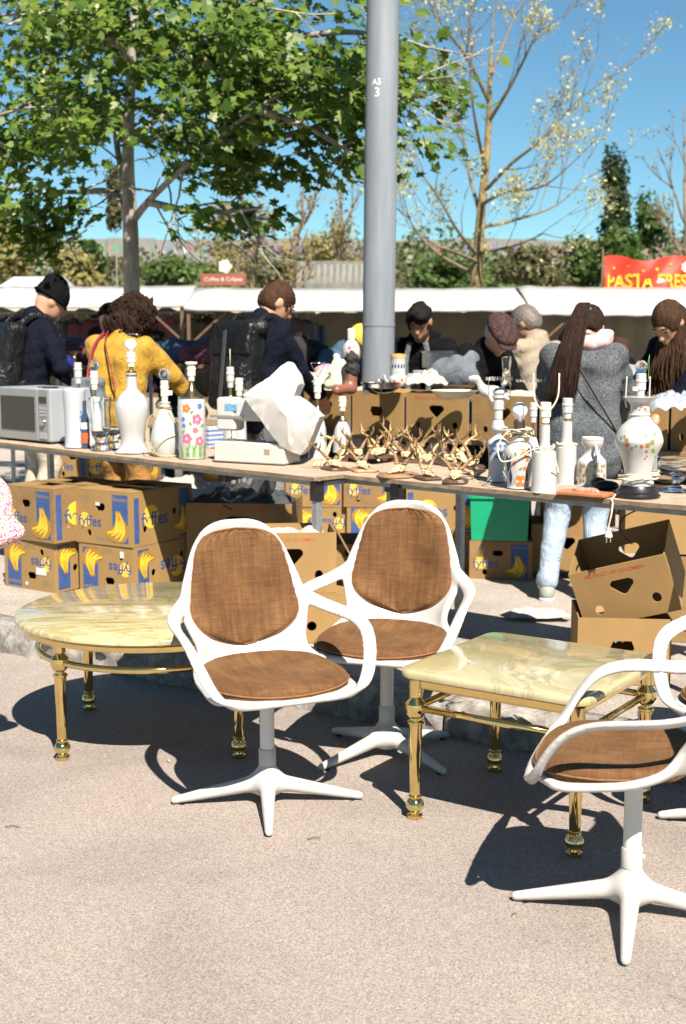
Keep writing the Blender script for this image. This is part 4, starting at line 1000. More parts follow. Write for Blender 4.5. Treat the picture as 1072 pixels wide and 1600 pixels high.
# sewing machine
sp = gd(334, 722, TZ); sw = thing('sewing_machine', 'white sewing machine half hidden by its cloth cover', 'sewing machine', (sp.x, sp.y, TZ+.0005), tdir+.30)
CREAM = M('cream_enamel', (.48, .465, .43), .3, var=.04, coat=.3); m = mpp(sp.y)
sL = 128*m
b = B(); b.box((sL/2, .075, 17*m), (sL/2, .075, 16*m), 0, .006); auto(b.to('base', CREAM, sw))
b = B(); b.box((sL*.80, .075, 63*m), (17*m, .045, 31*m), 0, .012); auto(b.to('column', CREAM, sw))
b = B(); b.box((sL*.50, .075, 82*m), (54*m, .042, 17*m), 0, .012); auto(b.to('arm', CREAM, sw))
b = B(); b.box((16*m, .075, 75*m), (17*m, .048, 26*m), 0, .010); hd = auto(b.to('head', CREAM, sw))
b = B(); b.box((27*m, .0265, 86*m), (11*m, .0015, 5*m)); b.to('maker_strip', M('strip_blue', (.12, .30, .50), .4, var=.5, vs=90), hd)
b = B(); b.box((18*m, .0255, 71*m), (30*m, .002, 2*m)); b.to('trim_bar', CHROME, hd)
wire(sw, 'needle_bar', [(17*m, .075, 52*m), (17*m, .075, 36*m)], .003, CHROME, sm=0)
b = B(); b.box((17*m, .075, 34.8*m), (6*m, .006, 1.4*m), 0, .001); b.to('presser_foot', CHROME, sw)
b = B(); b.box((17*m, .075, 33.3*m), (15*m, .05, .25*m)); b.to('needle_plate', STEEL, sw)
b = B(); b.lathe([(.0, 0), (.028, 0), (.03, .004), (.03, .014), (.0, .016)], 24, caps=False); hw = b.to('hand_wheel', CREAM, sw, True); hw.rotation_euler = (0, PI/2, 0); hw.location = (sL*.80+17.3*m, .075, 78*m)
b = B(); b.lathe([(3*m, 0), (3*m, 14*m)], 10, (sL*.32, .09, 99*m)); b.to('spool_pin', CHROME, sw)
b = B(); b.box((98*m, -.001, 20*m), (5*m, .001, 4*m)); b.to('badge', CGREY, sw)
# cloth cover hanging over the machine
CLOTH = M('white_cotton', (.46, .445, .42), .85, var=.05, bump=.2, bs=35)
cpx = [(378, 617, .00), (400, 601, -.015), (420, 589, -.005), (438, 572, .02), (449, 564, .05), (462, 584, .03), (467, 600, -.01), (459, 619, -.03), (474, 628, .01), (488, 640, .0), (500, 651, .04), (492, 672, .02), (481, 698, .01), (470, 712, .0), (452, 706, -.03), (437, 698, -.02), (420, 675, -.01), (402, 650, -.01), (388, 632, -.005)]
cY = sp.y-.16
cv = [at(x, y, cY+d) for x, y, d in cpx]; cen = [at(432, 612, cY-.05), at(448, 650, cY-.075), at(468, 670, cY-.05), at(420, 622, cY-.045)]
n_ = len(cv); bmv = [tuple(v) for v in cv+cen]
bm = bmesh.new(); V_ = [bm.verts.new(v) for v in bmv]
tri = [(0, 1, 22), (1, 2, 22), (2, 19, 22), (2, 3, 19), (3, 4, 19), (4, 5, 19), (5, 6, 19), (6, 7, 19), (7, 20, 19), (7, 8, 20), (8, 9, 21), (8, 21, 20), (9, 10, 21), (10, 11, 21), (11, 12, 21), (12, 13, 21), (13, 14, 21), (14, 20, 21), (14, 15, 20), (15, 16, 20), (16, 22, 20), (20, 22, 19), (16, 17, 22), (17, 18, 22), (18, 0, 22)]
for q in tri: bm.faces.new([V_[i] for i in q])
bk = [bm.verts.new(tuple(v+Vector((.02, .22, -.01)))) for v in cv]
for i in range(n_): bm.faces.new((V_[(i+1) % n_], V_[i], bk[i], bk[(i+1) % n_]))
bmesh.ops.recalc_face_normals(bm, faces=bm.faces)
bmesh.ops.subdivide_edges(bm, edges=bm.edges, cuts=3, use_grid_fill=True, smooth=0)
g = np.random.default_rng(5)
for v in bm.verts:
    q = np.array(v.co); k = .0025*(math.sin(q[0]*95+q[2]*60)+math.sin(q[0]*45-q[2]*120+1)+.7*math.sin(q[2]*210+q[0]*40)); v.co.y += k-.001*g.random(); v.co.x += .0012*g.normal()
for _ in range(1): bmesh.ops.smooth_vert(bm, verts=bm.verts, factor=.25, use_axis_x=True, use_axis_y=True, use_axis_z=True)
me = bpy.data.meshes.new('dust_cover'); bm.to_mesh(me); bm.free()
tag(auto(link('dust_cover', me, CLOTH, None, True), 20), 'crumpled white cotton dust cover thrown over the sewing machine', 'cover')
pp = gd(462, 716, TZ); pd = thing('foot_pedal', 'black foot pedal box leaning against the white cover', 'pedal', (pp.x, pp.y, TZ+.001), tdir+.5)
b = B(); b.box((0, 0, .066), (.035, .020, .064), 0, .006); auto(b.to('body', BLACKP, pd)); b = B(); b.box((0, -.0215, .07), (.028, .0022, .050), 0, .002); b.to('tread', M('rubber', (.02, .02, .02), .6), pd)
wire(pd, 'cable', [(0, 0, .13), (-.01, 0, .16), (-.015, .01, .19), (-.02, .03, .24)], .0028, BLACKP)
wl = thing('wire_lamp', 'wire lamp stand with a square top ring behind the white cover', 'lamp', tuple(gd(476, 716, TZ)+Vector((.06, .2, .0005))), 0)
wm = mpp(6.0)
b = B(); b.lathe([(10*wm, 0), (10*wm, 2*wm), (2*wm, 4*wm), (1.3*wm, 6*wm), (1.3*wm, 130*wm)], 14); b.to('stem', BRASSO, wl)
wire(wl, 'top_ring', [(12*wm, 9*wm, 152*wm), (-12*wm, 9*wm, 152*wm), (-12*wm, -9*wm, 152*wm), (12*wm, -9*wm, 152*wm), (12*wm, 9*wm, 152*wm)], .0022, CHROME, sm=0)
for sx in (-1, 1): wire(wl, 'ring_stay', [(0, 0, 128*wm), (sx*6*wm, 0, 140*wm), (sx*11.9*wm, 0, 151*wm)], .0015, CHROME)
# dried claw
cp = gd(505, 729, TZ); cl = thing('dried_bird_foot', 'pale dried bird foot with spread claws at the table joint', 'bird foot', (cp.x, cp.y, TZ+.0005), .4)
b = B(); b.tube(spline([(0, 0, .012), (.025, .02, .05), (.055, .05, .095), (.07, .06, .115)], 5), [.010, .008, .007, .007, .007, .008, .009]*3, 8); b.v and b.to('shank', BONE, cl, True)
for k in range(5):
    a = PI+.25+(k-2)*.42; b = B(); b.tube(spline([(0, 0, .014), (.03*math.cos(a), .03*math.sin(a), .018), (.052*math.cos(a), .052*math.sin(a), .002)], 4), [.008, .007, .006, .006, .005, .005, .004, .003, .002], 7); b.to('toe', BONE, cl, True)
for k in range(6):
    a = k*1.05; b = B(); b.tube(spline([(.07, .06, .11), (.07+.02*math.cos(a), .06+.02*math.sin(a), .125), (.07+.045*math.cos(a), .06+.045*math.sin(a), .128)], 3), [.005, .004, .0035, .003, .003, .002, .0015], 6); b.to('bristle', BONE, cl, True)

# ---------------------------------------------------------------- antler trophies
def skull_mesh():
    pr = [('e', (0, .0, .020), (.024, .032, .020)), ('c', (0, -.02, .018), (0, -.075, .010), .017, .008), ('c', (.016, .004, .032), (.020, .010, .046), .008, .008), ('c', (-.016, .004, .032), (-.020, .010, .046), .008, .008),
          ('c', (.022, -.018, .022), (.012, -.05, .012), .006, .004), ('c', (-.022, -.018, .022), (-.012, -.05, .012), .006, .004)]
    cut = [('e', (.024, -.018, .022), (.010, .011, .010)), ('e', (-.024, -.018, .022), (.010, .011, .010)), ('e', (0, -.075, .015), (.006, .012, .006))]
    V, lo = field(pr, .0028, .012, cut, (.0012, 160, 3)); P, Q = nets(V, lo, .0028); return npmesh('skull', P, Q)
SKULL = skull_mesh()
def antler_mesh(seed, sx, long=1.0):
    g = np.random.default_rng(seed); b = B(); L = .135*long; sp = .055+.03*g.random(); cv = .03*g.normal()
    main = spline([(sx*.020, .010, .044), (sx*(.020+sp*.4), .028+cv*.3, .044+L*.35), (sx*(.020+sp), .030+cv, .044+L*.7), (sx*(.020+sp*.95), .012+cv, .044+L)], 6)
    r = [.0105-.0085*(i/(len(main)-1))**.9+.0006*g.normal() for i in range(len(main))]; r[-1] = .0012; b.tube(main, r, 8)
    b.lathe([(.006, -.004), (.015, -.001), (.016, .003), (.008, .007)], 9, tuple(main[0]+Vector((0, 0, .002))))
    for f_, ln, fw in ((.45, .055, -1), (.72, .045, 1)):
        k = int(f_*(len(main)-1)); p = main[k]; q = spline([p, p+Vector((sx*.008, fw*ln*.6, ln*.35)), p+Vector((sx*.012, fw*ln*.85, ln*.95))], 4); b.tube(q, [.0062-.0055*(i/(len(q)-1)) for i in range(len(q))], 7)
    me = bpy.data.meshes.new('antler'); me.from_pydata(b.v, [], b.f); me.update(); return me
ANTS = [(antler_mesh(k, 1, .85+.12*(k % 4)), antler_mesh(k, -1, .85+.12*(k % 4))) for k in range(5)]
def plaque_mesh(kind):
    if kind == 'oval': out = oval(0, 0, .075, .095, 28)
    elif kind == 'shield': out = [(-.045, .07), (-.05, .05), (-.055, .02), (-.05, -.04), (-.035, -.075), (0, -.095), (.035, -.075), (.05, -.04), (.055, .02), (.05, .05), (.045, .07), (.02, .078), (-.02, .078)]
    else: out = [(-.045, .075), (-.055, .055), (-.055, -.055), (-.04, -.08), (.04, -.08), (.055, -.055), (.055, .055), (.045, .075)]
    n = len(out); v = []
    for k, z in ((1, 0), (1, .006), (.97, .010), (.86, .012), (.84, .015)): v += [(x*k, y*k, z) for x, y in out]
    f = [(i*n+j, i*n+(j+1) % n, i*n+n+(j+1) % n, i*n+n+j) for i in range(4) for j in range(n)]+[tuple(range(n-1, -1, -1)), tuple(range(4*n, 5*n))]
    me = bpy.data.meshes.new('plaque'); me.from_pydata([(x*1, -y, z) for x, y, z in v], [], [tuple(reversed(q)) for q in f]); me.update(); return me
PLQ = {k: plaque_mesh(k) for k in ('oval', 'shield', 'block')}
def trophy(label, px, py, rz, kind, wood, k, s=1.0, tiltx=0, pale=False, dy=0, ps=1.0):
    p = gd(px, py, TZ); p.y += dy
    t = thing('antler_trophy', label, 'antlers', (p.x, p.y, TZ+.001), rz, 'antler trophies on the trestle'); t.scale = (s*.95, s*.95, s*.80); t.rotation_euler = (tiltx, 0, rz)
    h = 0
    if kind:
        me = PLQ[kind].copy(); me.materials.clear(); o = link('plaque', me, wood, t); o.scale = (ps, ps, 1); h = .0155
    me = SKULL.copy(); me.materials.clear(); o = link('skull', me, BONE, t, True); o.location = (0, .01, h)
    for a in ANTS[k % 5]:
        me = a.copy(); me.materials.clear(); q = link('antler', me, ANTLT if pale else ANTL, t, True); q.location = (0, .01, h)
    return t
trophy('antlers with pale skull on a small dark plaque nearest the table joint', 522, 734, .5, 'shield', DARKW, 0, .95)
trophy('antlers on a light wood shield, second from the table joint', 566, 736, .25, 'block', OAKW, 1, .95)
trophy('antlers mounted on the largest oval brown plaque', 622, 744, -.65, 'oval', M('tan_wood', (.24, .14, .07), .6, var=.2, vs=14), 2, 1.0, 0, False, 0, 1.15)
trophy('yellowed antlers on a small dark square plaque at the table front', 668, 748, .35, 'block', DARKW, 3, .85, 0, True)
trophy('antlers with the whitest skull on a dark plaque at the front edge', 712, 753, -.2, 'shield', DARKW, 4, 1.0)
trophy('antlers in the back row behind the light wood shield', 560, 716, .1, 'shield', DARKW, 2, .9, 0, False, .02)
trophy('antlers in the back row left of the big oval plaque', 594, 716, -.3, 'block', DARKW, 4, 1.05, 0, True, .02)
trophy('antlers in the back row behind the big oval plaque', 636, 722, .4, 'shield', DARKW, 0, 1.0, 0, False, .03)
trophy('antlers without plaque in the back row over the yellowed pair', 668, 722, -.1, None, None, 1, 1.0, 0, True, .03)
trophy('dark antlers in the back row, second from the blue vase lamp', 704, 728, .3, 'block', DARKW, 3, 1.05, 0, False, .04)
trophy('dark antlers in the back row right beside the blue vase lamp', 740, 733, -.35, 'shield', DARKW, 2, 1.0, 0, False, .03)
trophy('antlers leaning back behind the first small dark plaque', 540, 716, -.5, 'shield', DARKW, 3, .95, .5, False, .08)
trophy('pale antlers leaning back at the rear, level with the light wood shield', 582, 712, .6, None, None, 2, 1.0, .6, True, .10)
trophy('dark antlers leaning back at the rear behind the oval plaque', 622, 714, -.7, 'block', DARKW, 1, 1.0, .5, False, .12)
trophy('rearmost antlers lying back, level with the yellowed pair', 655, 716, .2, 'shield', DARKW, 4, 1.0, .6, False, .13)
trophy('rearmost pale antlers left of the blue vase lamp', 722, 722, .7, None, None, 0, 1.05, .5, True, .14)
trophy('low antlers lying between front plaques and the vase lamps', 746, 745, .8, None, None, 0, .8, -.5, True, .0)

# ---------------------------------------------------------------- right hand lamps
def lamp(label, px, py, prof, mat_, **k):
    t, p, m = std('table_lamp', label, 'lamp', px, py, **k); o, pr = body(t, m, prof, mat_, n=32); return t, p, m, pr
t, p, m, pr = lamp('blue and white porcelain lamp with a glass topped wire holder', 777, 752, [(0, 0), (15, 0), (16, 3), (14.5, 12), (14, 40), (16.5, 56), (16, 62), (10, 68), (6, 72), (7, 76), (11, 82), (9, 92), (5, 98), (0, 99)], PORCM)
decal(t, pr, face_cam(p), 'painted_blue_bands', PBLU, [leaf2((-18+i*6)*m, (44+5*math.sin(i*2))*m, 10*m, 5*m, .6*math.sin(i*3)) for i in range(7)]+[blob2((-12+8*i)*m, 57*m, 3*m, 4, .4, 10) for i in range(4)])
b = B(); b.lathe([(7*m, 98*m), (7*m, 112*m), (8.5*m, 113*m), (8.5*m, 126*m), (6*m, 127*m), (6*m, 130*m), (9*m, 131*m), (9*m, 134*m), (6*m, 135*m), (9*m, 138*m), (9*m, 142*m), (5*m, 146*m)], 18, caps=True); auto(b.to('socket', PORC, t), 30)
wire(t, 'holder_wire', [(-9*m, 0, 112*m), (-15*m, 0, 124*m), (-16*m, 0, 158*m)], .0016, BRASSO); wire(t, 'holder_wire', [(9*m, 0, 112*m), (17*m, 0, 124*m), (18*m, 0, 158*m)], .0016, BRASSO)
b = B(); b.lathe([(14*m, 158*m), (21*m, 158*m), (21*m, 163*m), (14*m, 163*m), (14*m, 158*m)], 24, caps=False); b.to('glass_ring', GLASSM, t)
t, p, m, pr = lamp('rust and blue patterned porcelain lamp with round opal bulb', 810, 762, [(0, 0), (17, 0), (17.5, 3), (20, 20), (23.5, 48), (23, 60), (17, 70), (8, 74), (7, 80), (0, 80)], PORC)
th = face_cam(p)
decal(t, pr, th, 'painted_rust_panels', PORNG, [blob2((9)*m, 58*m, 9*m, 5, .5, 20), blob2(3*m, 12*m, 11*m, 6, .3, 20), blob2(-7*m, 40*m, 4*m, 4, .4, 14), blob2(10*m, 32*m, 4.5*m, 5, .5, 14), blob2(14*m, 46*m, 4*m, 3, .5, 14)])
decal(t, pr, th, 'painted_navy_panels', PNAVY, [leaf2(-19*m, 24*m, 44*m, 10*m, 1.5), leaf2(-13*m, 6*m, 26*m, 6*m, 1.6), blob2(17*m, 60*m, 5*m, 4, .4, 14), leaf2(16*m, 10*m, 22*m, 5*m, 1.7)], .0010)
decal(t, pr, th, 'painted_leaves', PGRN, [leaf2(x*m, z*m, 7*m, 3*m, a) for x, z, a in ((0, 30, .5), (-4, 52, 2), (12, 22, 1.2), (2, 66, 0))], .0012)
b = B(); b.lathe([(8*m, 79*m), (9*m, 82*m), (9*m, 104*m), (7*m, 107*m), (0.1*m, 107*m)], 16); b.to('socket', M('dark_bakelite', (.05, .035, .025), .4), t); bulb(t, 104*m, 12*m, BULBG)
for k in range(3): coil(t, -.004*k, -.01, 80*m+k*.012, (16+4*k)*m, 1.5, .0028, CORD, 20+k, rise=.008)
wire(t, 'cord', [(10*m, -14*m, 96*m), (18*m, -18*m, 80*m), (-14*m, -22*m, 92*m), (-34*m, -16*m, 70*m), (-30*m, -24*m, 44*m), (-4*m, -28*m, 50*m), (22*m, -30*m, 62*m), (30*m, -28*m, 20*m), (46*m, -24*m, 2*m), (60*m, -10*m, 2*m)], .0028, CORD)
t, p, m, pr = lamp('white faceted lamp with a two pronged shade fork', 850, 767, [(0, 0), (20, 0), (20.5, 3), (18, 55), (16.5, 62), (8.5, 70), (7.5, 100), (7, 104), (0, 105)], PORC)
b = B(); b.lathe([(6*m, 104*m), (6*m, 108*m), (4*m, 109*m)], 16); b.to('collar', BRASSO, t)
socket(t, 107*m, 32*m, 8.5*m)
for sx in (-1, 1): wire(t, 'fork_prong', [(sx*5*m, 0, 128*m), (sx*11*m, 0, 132*m), (sx*19*m, 0, 150*m), (sx*20*m, 0, 184*m)], .0030, SOCK)
coil(t, 0, 0, 64*m, 14*m, 3.2, .0022, CORD, 8, rise=.005, tail=[(16*m, -6*m, 50*m), (20*m, -12*m, 30*m), (10*m, -24*m, 38*m)])
b = B(); b.lathe([(14*m, 170*m), (20*m, 170*m), (20*m, 174*m), (14*m, 174*m), (14*m, 170*m)], 20, (-24*m, .05, 0), caps=False); b.to('glass_ring', GLASSM, t)
t, p, m, pr = lamp('white lamp with brass collar and coiled cord, left of the gold jug', 886, 756, [(0, 0), (16, 0), (16.5, 2), (16, 50), (15, 58), (9, 64), (8, 92), (7.5, 96), (0, 97)], PORC, dy=.03)
b = B(); b.lathe([(6*m, 96*m), (6.4*m, 99*m), (3.5*m, 103*m)], 16); b.to('collar', BRASS, t); socket(t, 101*m, 32*m, 8*m, PORC); coil(t, 0, 0, 58*m, 15*m, 2.4, .0026, CORD, 11, rise=.006)
backlamp('plain white lamp standing behind the two pronged lamp', 838, 752, 118, 12, PORC, dy=.12, seed=2)
# gold banded jug
t, p, m = std('coffee_jug', 'white jug with gold lattice band and square handle', 'jug', 924, 757)
o, pr = body(t, m, [(0, 0), (22, 0), (22.5, 2), (22.5, 34), (20, 40), (13, 48), (12.5, 56), (17, 64), (17.5, 73), (16, 73), (11.5, 56), (0, 50)], PORC, sm=2, n=32)
decal(t, pr, face_cam(p), 'gold_lattice', PGOLD, [[(x*m, z*m), ((x+4.2)*m, z*m), ((x+4.2)*m, (z+5)*m), (x*m, (z+5)*m)] for i, x in enumerate(range(-27, 27, 6)) for j, z in enumerate((5, 13, 21, 28)) if (i+j*2) % 3])
decal(t, pr, face_cam(p), 'gold_rim', PGOLD, [[(x*m, 66*m), ((x+2.2)*m, 66*m), ((x+2.2)*m, 71*m), (x*m, 71*m)] for x in np.arange(-20, 20, 3.2)])
hn = Vector((math.cos(face_cam(p)+.25), math.sin(face_cam(p)+.25), 0)); wire(t, 'handle', [hn*15*m+Vector((0, 0, 62*m)), hn*24*m+Vector((0, 0, 60*m)), hn*25*m+Vector((0, 0, 46*m)), hn*22*m+Vector((0, 0, 36*m))], .006, PORC)
# relief tile
tp = gd(905, 776, TZ); tl = thing('relief_tile', 'reddish carved tile lying flat at the trestle edge', 'tile', (tp.x, tp.y, TZ+.0005), tang+.12)
b = B(); b.box((0, .045, .007), (42*mpp(tp.y), .045, .007), 0, .003); b.to('slab', M('terracotta', (.40, .15, .06), .5, var=.25, vs=30), tl)
solid('relief', [('e', (-.01, .05, .016), (.035, .02, .012)), ('e', (.03, .04, .016), (.03, .018, .014)), ('c', (.02, .05, .018), (.06, .03, .016), .010, .006), ('c', (-.03, .05, .016), (-.06, .06, .014), .008, .005)], .004, M('painted_relief', (.42, .22, .16), .45, var=.5, vs=40), tl, .01)
# floral urn lamp
t, p, m, pr = lamp('large white urn lamp painted with flowers on a black foot', 996, 776, [(0, 18), (22, 18), (25, 20), (24, 28), (21, 36), (27, 62), (36, 82), (37, 92), (31, 108), (19, 120), (15.5, 126), (17, 129), (15, 132), (16, 146), (24, 154), (25, 157), (0, 158)], PORC)
b = B(); b.lathe([(0.5*m, 0), (35*m, 0), (36*m, 3*m), (33*m, 6*m), (34*m, 9*m), (30*m, 13*m), (27*m, 18*m), (0.5*m, 18.2*m)], 32); auto(b.to('foot', BLACKP, t), 30)
th = face_cam(p); g = np.random.default_rng(2)
decal(t, pr, th, 'painted_leaves', PGRN, [leaf2(x*m, z*m, l*m, l*.5*m, a) for x, z, l, a in ((16, 88, 11, .4), (20, 78, 11, -.7), (10, 96, 8, 1.6), (-28, 92, 8, 2.4), (-14, 78, 7, .3), (24, 98, 7, 1.0), (-6, 84, 5, -.5), (30, 66, 6, -1))])
decal(t, pr, th, 'painted_blossoms', PRED, [blob2(x*m, z*m, r*m, 5, .5, 14) for x, z, r in ((-18, 84, 5), (4, 82, 4), (12, 74, 3), (-24, 96, 3), (8, 138, 3), (2, 141, 2.2), (-6, 139, 2.2), (13, 66, 2), (10, 62, 2))])
decal(t, pr, th, 'painted_yellow_petals', PGOLD, [blob2(x*m, z*m, r*m, 5, .4, 14) for x, z, r in ((14, 84, 5), (-20, 91, 4), (22, 88, 4), (-1, 137, 2), (11, 135, 2))], .0010)
socket(t, 157*m, 36*m, 8*m, PORC); bulb(t, 190*m, 9.5*m, GLASSB, True)
b = B(); b.box((-9*m, -4*m, 169*m), (5*m, 2.4*m, 3*m), .4, .001); b.to('switch', SOCK, t)
for sx in (-1, 1): wire(t, 'holder_prong', [(sx*(21 if sx < 0 else 14)*m, 0, 140*m), (sx*(23 if sx < 0 else 14)*m, 0, 150*m), (sx*(22 if sx < 0 else 14)*m, 0, 188*m)], .0028, PORC)
wire(t, 'wire_stay', [(2*m, -6*m, 184*m), (10*m, -2*m, 212*m), (12*m, 0, 222*m)], .0011, PGRN); wire(t, 'wire_stay', [(10*m, -6*m, 182*m), (12*m, 0, 222*m)], .0011, PGRN)
coil(t, 0, 0, 26*m, 31*m, 3.3, .0030, CORD, 15, rise=.009)
# cord with plug over the edge
q0 = gd(968, 768, TZ); eY = gd(958, 783, TZ)
pl = thing('plug_cord', 'cream mains plug dangling on its cord over the trestle edge', 'cord', tuple(at(951, 838, eY.y-.02)), 0)
def rel(v): return Vector(v)-Vector(pl.location)
wire(pl, 'cord', [rel(q0+Vector((0, 0, .006))), rel(eY+Vector((0, .01, .008))), rel(eY+Vector((-.006, -.022, -.008))), rel(at(955, 805, eY.y-.03)), rel(at(951, 822, eY.y-.02)), rel(at(951, 832, eY.y-.02))], .0032, CORD)
b = B(); b.lathe([(.004, .03), (.006, .022), (.012, .008), (.014, 0), (.012, -.004), (.0, -.004)], 12, caps=False); b.to('plug', SOCK, pl)
for sx in (-1, 1): b = B(); b.lathe([(.0022, -.022), (.0022, -.003)], 8, (sx*.007, 0, 0)); b.to('pin', CHROME, pl)
wire(None, 'cable_loop', [at(1000, 795, eY.y+.2), at(975, 808, eY.y+.15), at(968, 826, eY.y+.12), at(980, 842, eY.y+.1), at(988, 850, eY.y+.1)], .003, BLACKP); tag(bpy.data.objects['cable_loop'], 'dark cable looping down below the right trestle edge', 'cord')
pouch = solid('spectacle_pouch', [('e', tuple(gd(948, 768, TZ)+Vector((0, .02, .02))), (.05, .035, .02)), ('e', tuple(gd(938, 764, TZ)+Vector((0, .03, .02))), (.03, .025, .022))], .005, BLACKR, None, .015); tag(pouch, 'black pouch lying between the carved tile and urn lamp', 'pouch')
t, p, m = std('glass_bowl', 'ribbed clear glass bowl on a stem at the right edge', 'bowl', 1056, 768)
body(t, m, [(0, 0), (22, 0), (23, 2), (10, 6), (5, 14), (8, 22), (24, 28), (29, 40), (30, 52), (28.5, 52), (27, 40), (20, 32), (0, 27)], GLASSM, sm=2, n=36)
t, p, m = std('glass_dish', 'flat clear glass dish behind the urn lamp foot', 'dish', 1040, 757); body(t, m, [(0, 0), (15, 0), (28, 8), (30, 11), (27, 10), (14, 3), (0, 3)], GLASSM, sm=2)

# ================================================================ PEOPLE
SKIN = M('skin_light', (.46, .24, .15), .5, var=.10, vs=20, bump=.1, bs=90); SKIN2 = M('skin_tan', (.34, .165, .095), .5, var=.10, vs=20)
HAIRD = M('hair_black', (.010, .008, .007), .75, spec=.10, var=.5, vs=60, bump=.9, bs=110, stretch=(1, 1, .12)); HAIRB = M('hair_brown', (.045, .023, .013), .75, spec=.10, var=.5, vs=60, bump=.9, bs=110, stretch=(1, 1, .12))
HAIRM = M('hair_dark_brown', (.022, .012, .008), .75, spec=.10, var=.5, vs=60, bump=.9, bs=110, stretch=(1, 1, .12)); HAIRG = M('hair_grey', (.30, .28, .26), .5, var=.4, vs=60, bump=.8, bs=120)
SHOE = M('dark_shoe', (.03, .028, .026), .5, var=.3); SHOEL = M('pale_trainer', (.27, .30, .235), .6, var=.15, vs=20)
JNAVY = M('navy_knit', (.006, .0075, .014), .95, spec=.06, var=.35, vs=40, bump=.8, bs=160, wr=.3); JBLACK = M('black_cloth', (.006, .006, .0065), .95, spec=.06, var=.35, vs=14, bump=.4, bs=60, wr=.3)
JYEL = M('mustard_fleece', (.36, .205, .030), .95, spec=.1, var=.25, vs=26, bump=1, bs=90, sheen=.1, wr=.3); TMUS = M('mustard_trousers', (.34, .17, .045), .85, var=.15, vs=10, bump=.3, bs=50, wr=.3)
TBEI = M('beige_trousers', (.42, .36, .28), .85, var=.12, vs=10, bump=.3, bs=50, wr=.3); TGRY = M('grey_trousers', (.14, .13, .13), .85, var=.2, vs=10, bump=.3, bs=60, wr=.3); TDRK = M('dark_trousers', (.02, .021, .025), .85, var=.3, vs=10, wr=.3)
JEANS = M('pale_jeans', (.27, .335, .41), .85, var=.10, vs=14, bump=.25, bs=90, wr=.35); JBEI = M('beige_jacket', (.25, .205, .145), .8, var=.1, vs=10, bump=.3, bs=50, wr=.3)
COATG = speckle('grey_wool', (.060, .068, .074), [(.03, .034, .038), (.10, .11, .115), (.16, .17, .175), (.045, .05, .055)], 260, .48); DENIMG = M('grey_denim', (.10, .115, .13), .85, var=.25, vs=12, bump=.3, bs=60, wr=.3)
JBLUE = M('blue_anorak', (.03, .07, .12), .7, var=.25, vs=12, bump=.3, bs=40, wr=.3)
def V3(*a): return np.array(a, float)
def rotx(a): c, s = math.cos(a), math.sin(a); return np.array([[1, 0, 0], [0, c, -s], [0, s, c]])
def rotz(a): c, s = math.cos(a), math.sin(a); return np.array([[c, -s, 0], [s, c, 0], [0, 0, 1]])
def ik(a, t, l1, l2, pole):
    d = t-a; L = min(np.linalg.norm(d), (l1+l2)*.995); d = d/np.linalg.norm(d); x = (l1*l1-l2*l2+L*L)/(2*L); h = math.sqrt(max(0, l1*l1-x*x))
    q = pole-d*(pole@d); q = q/(np.linalg.norm(q)+1e-9); return a+d*x+q*h, a+d*L
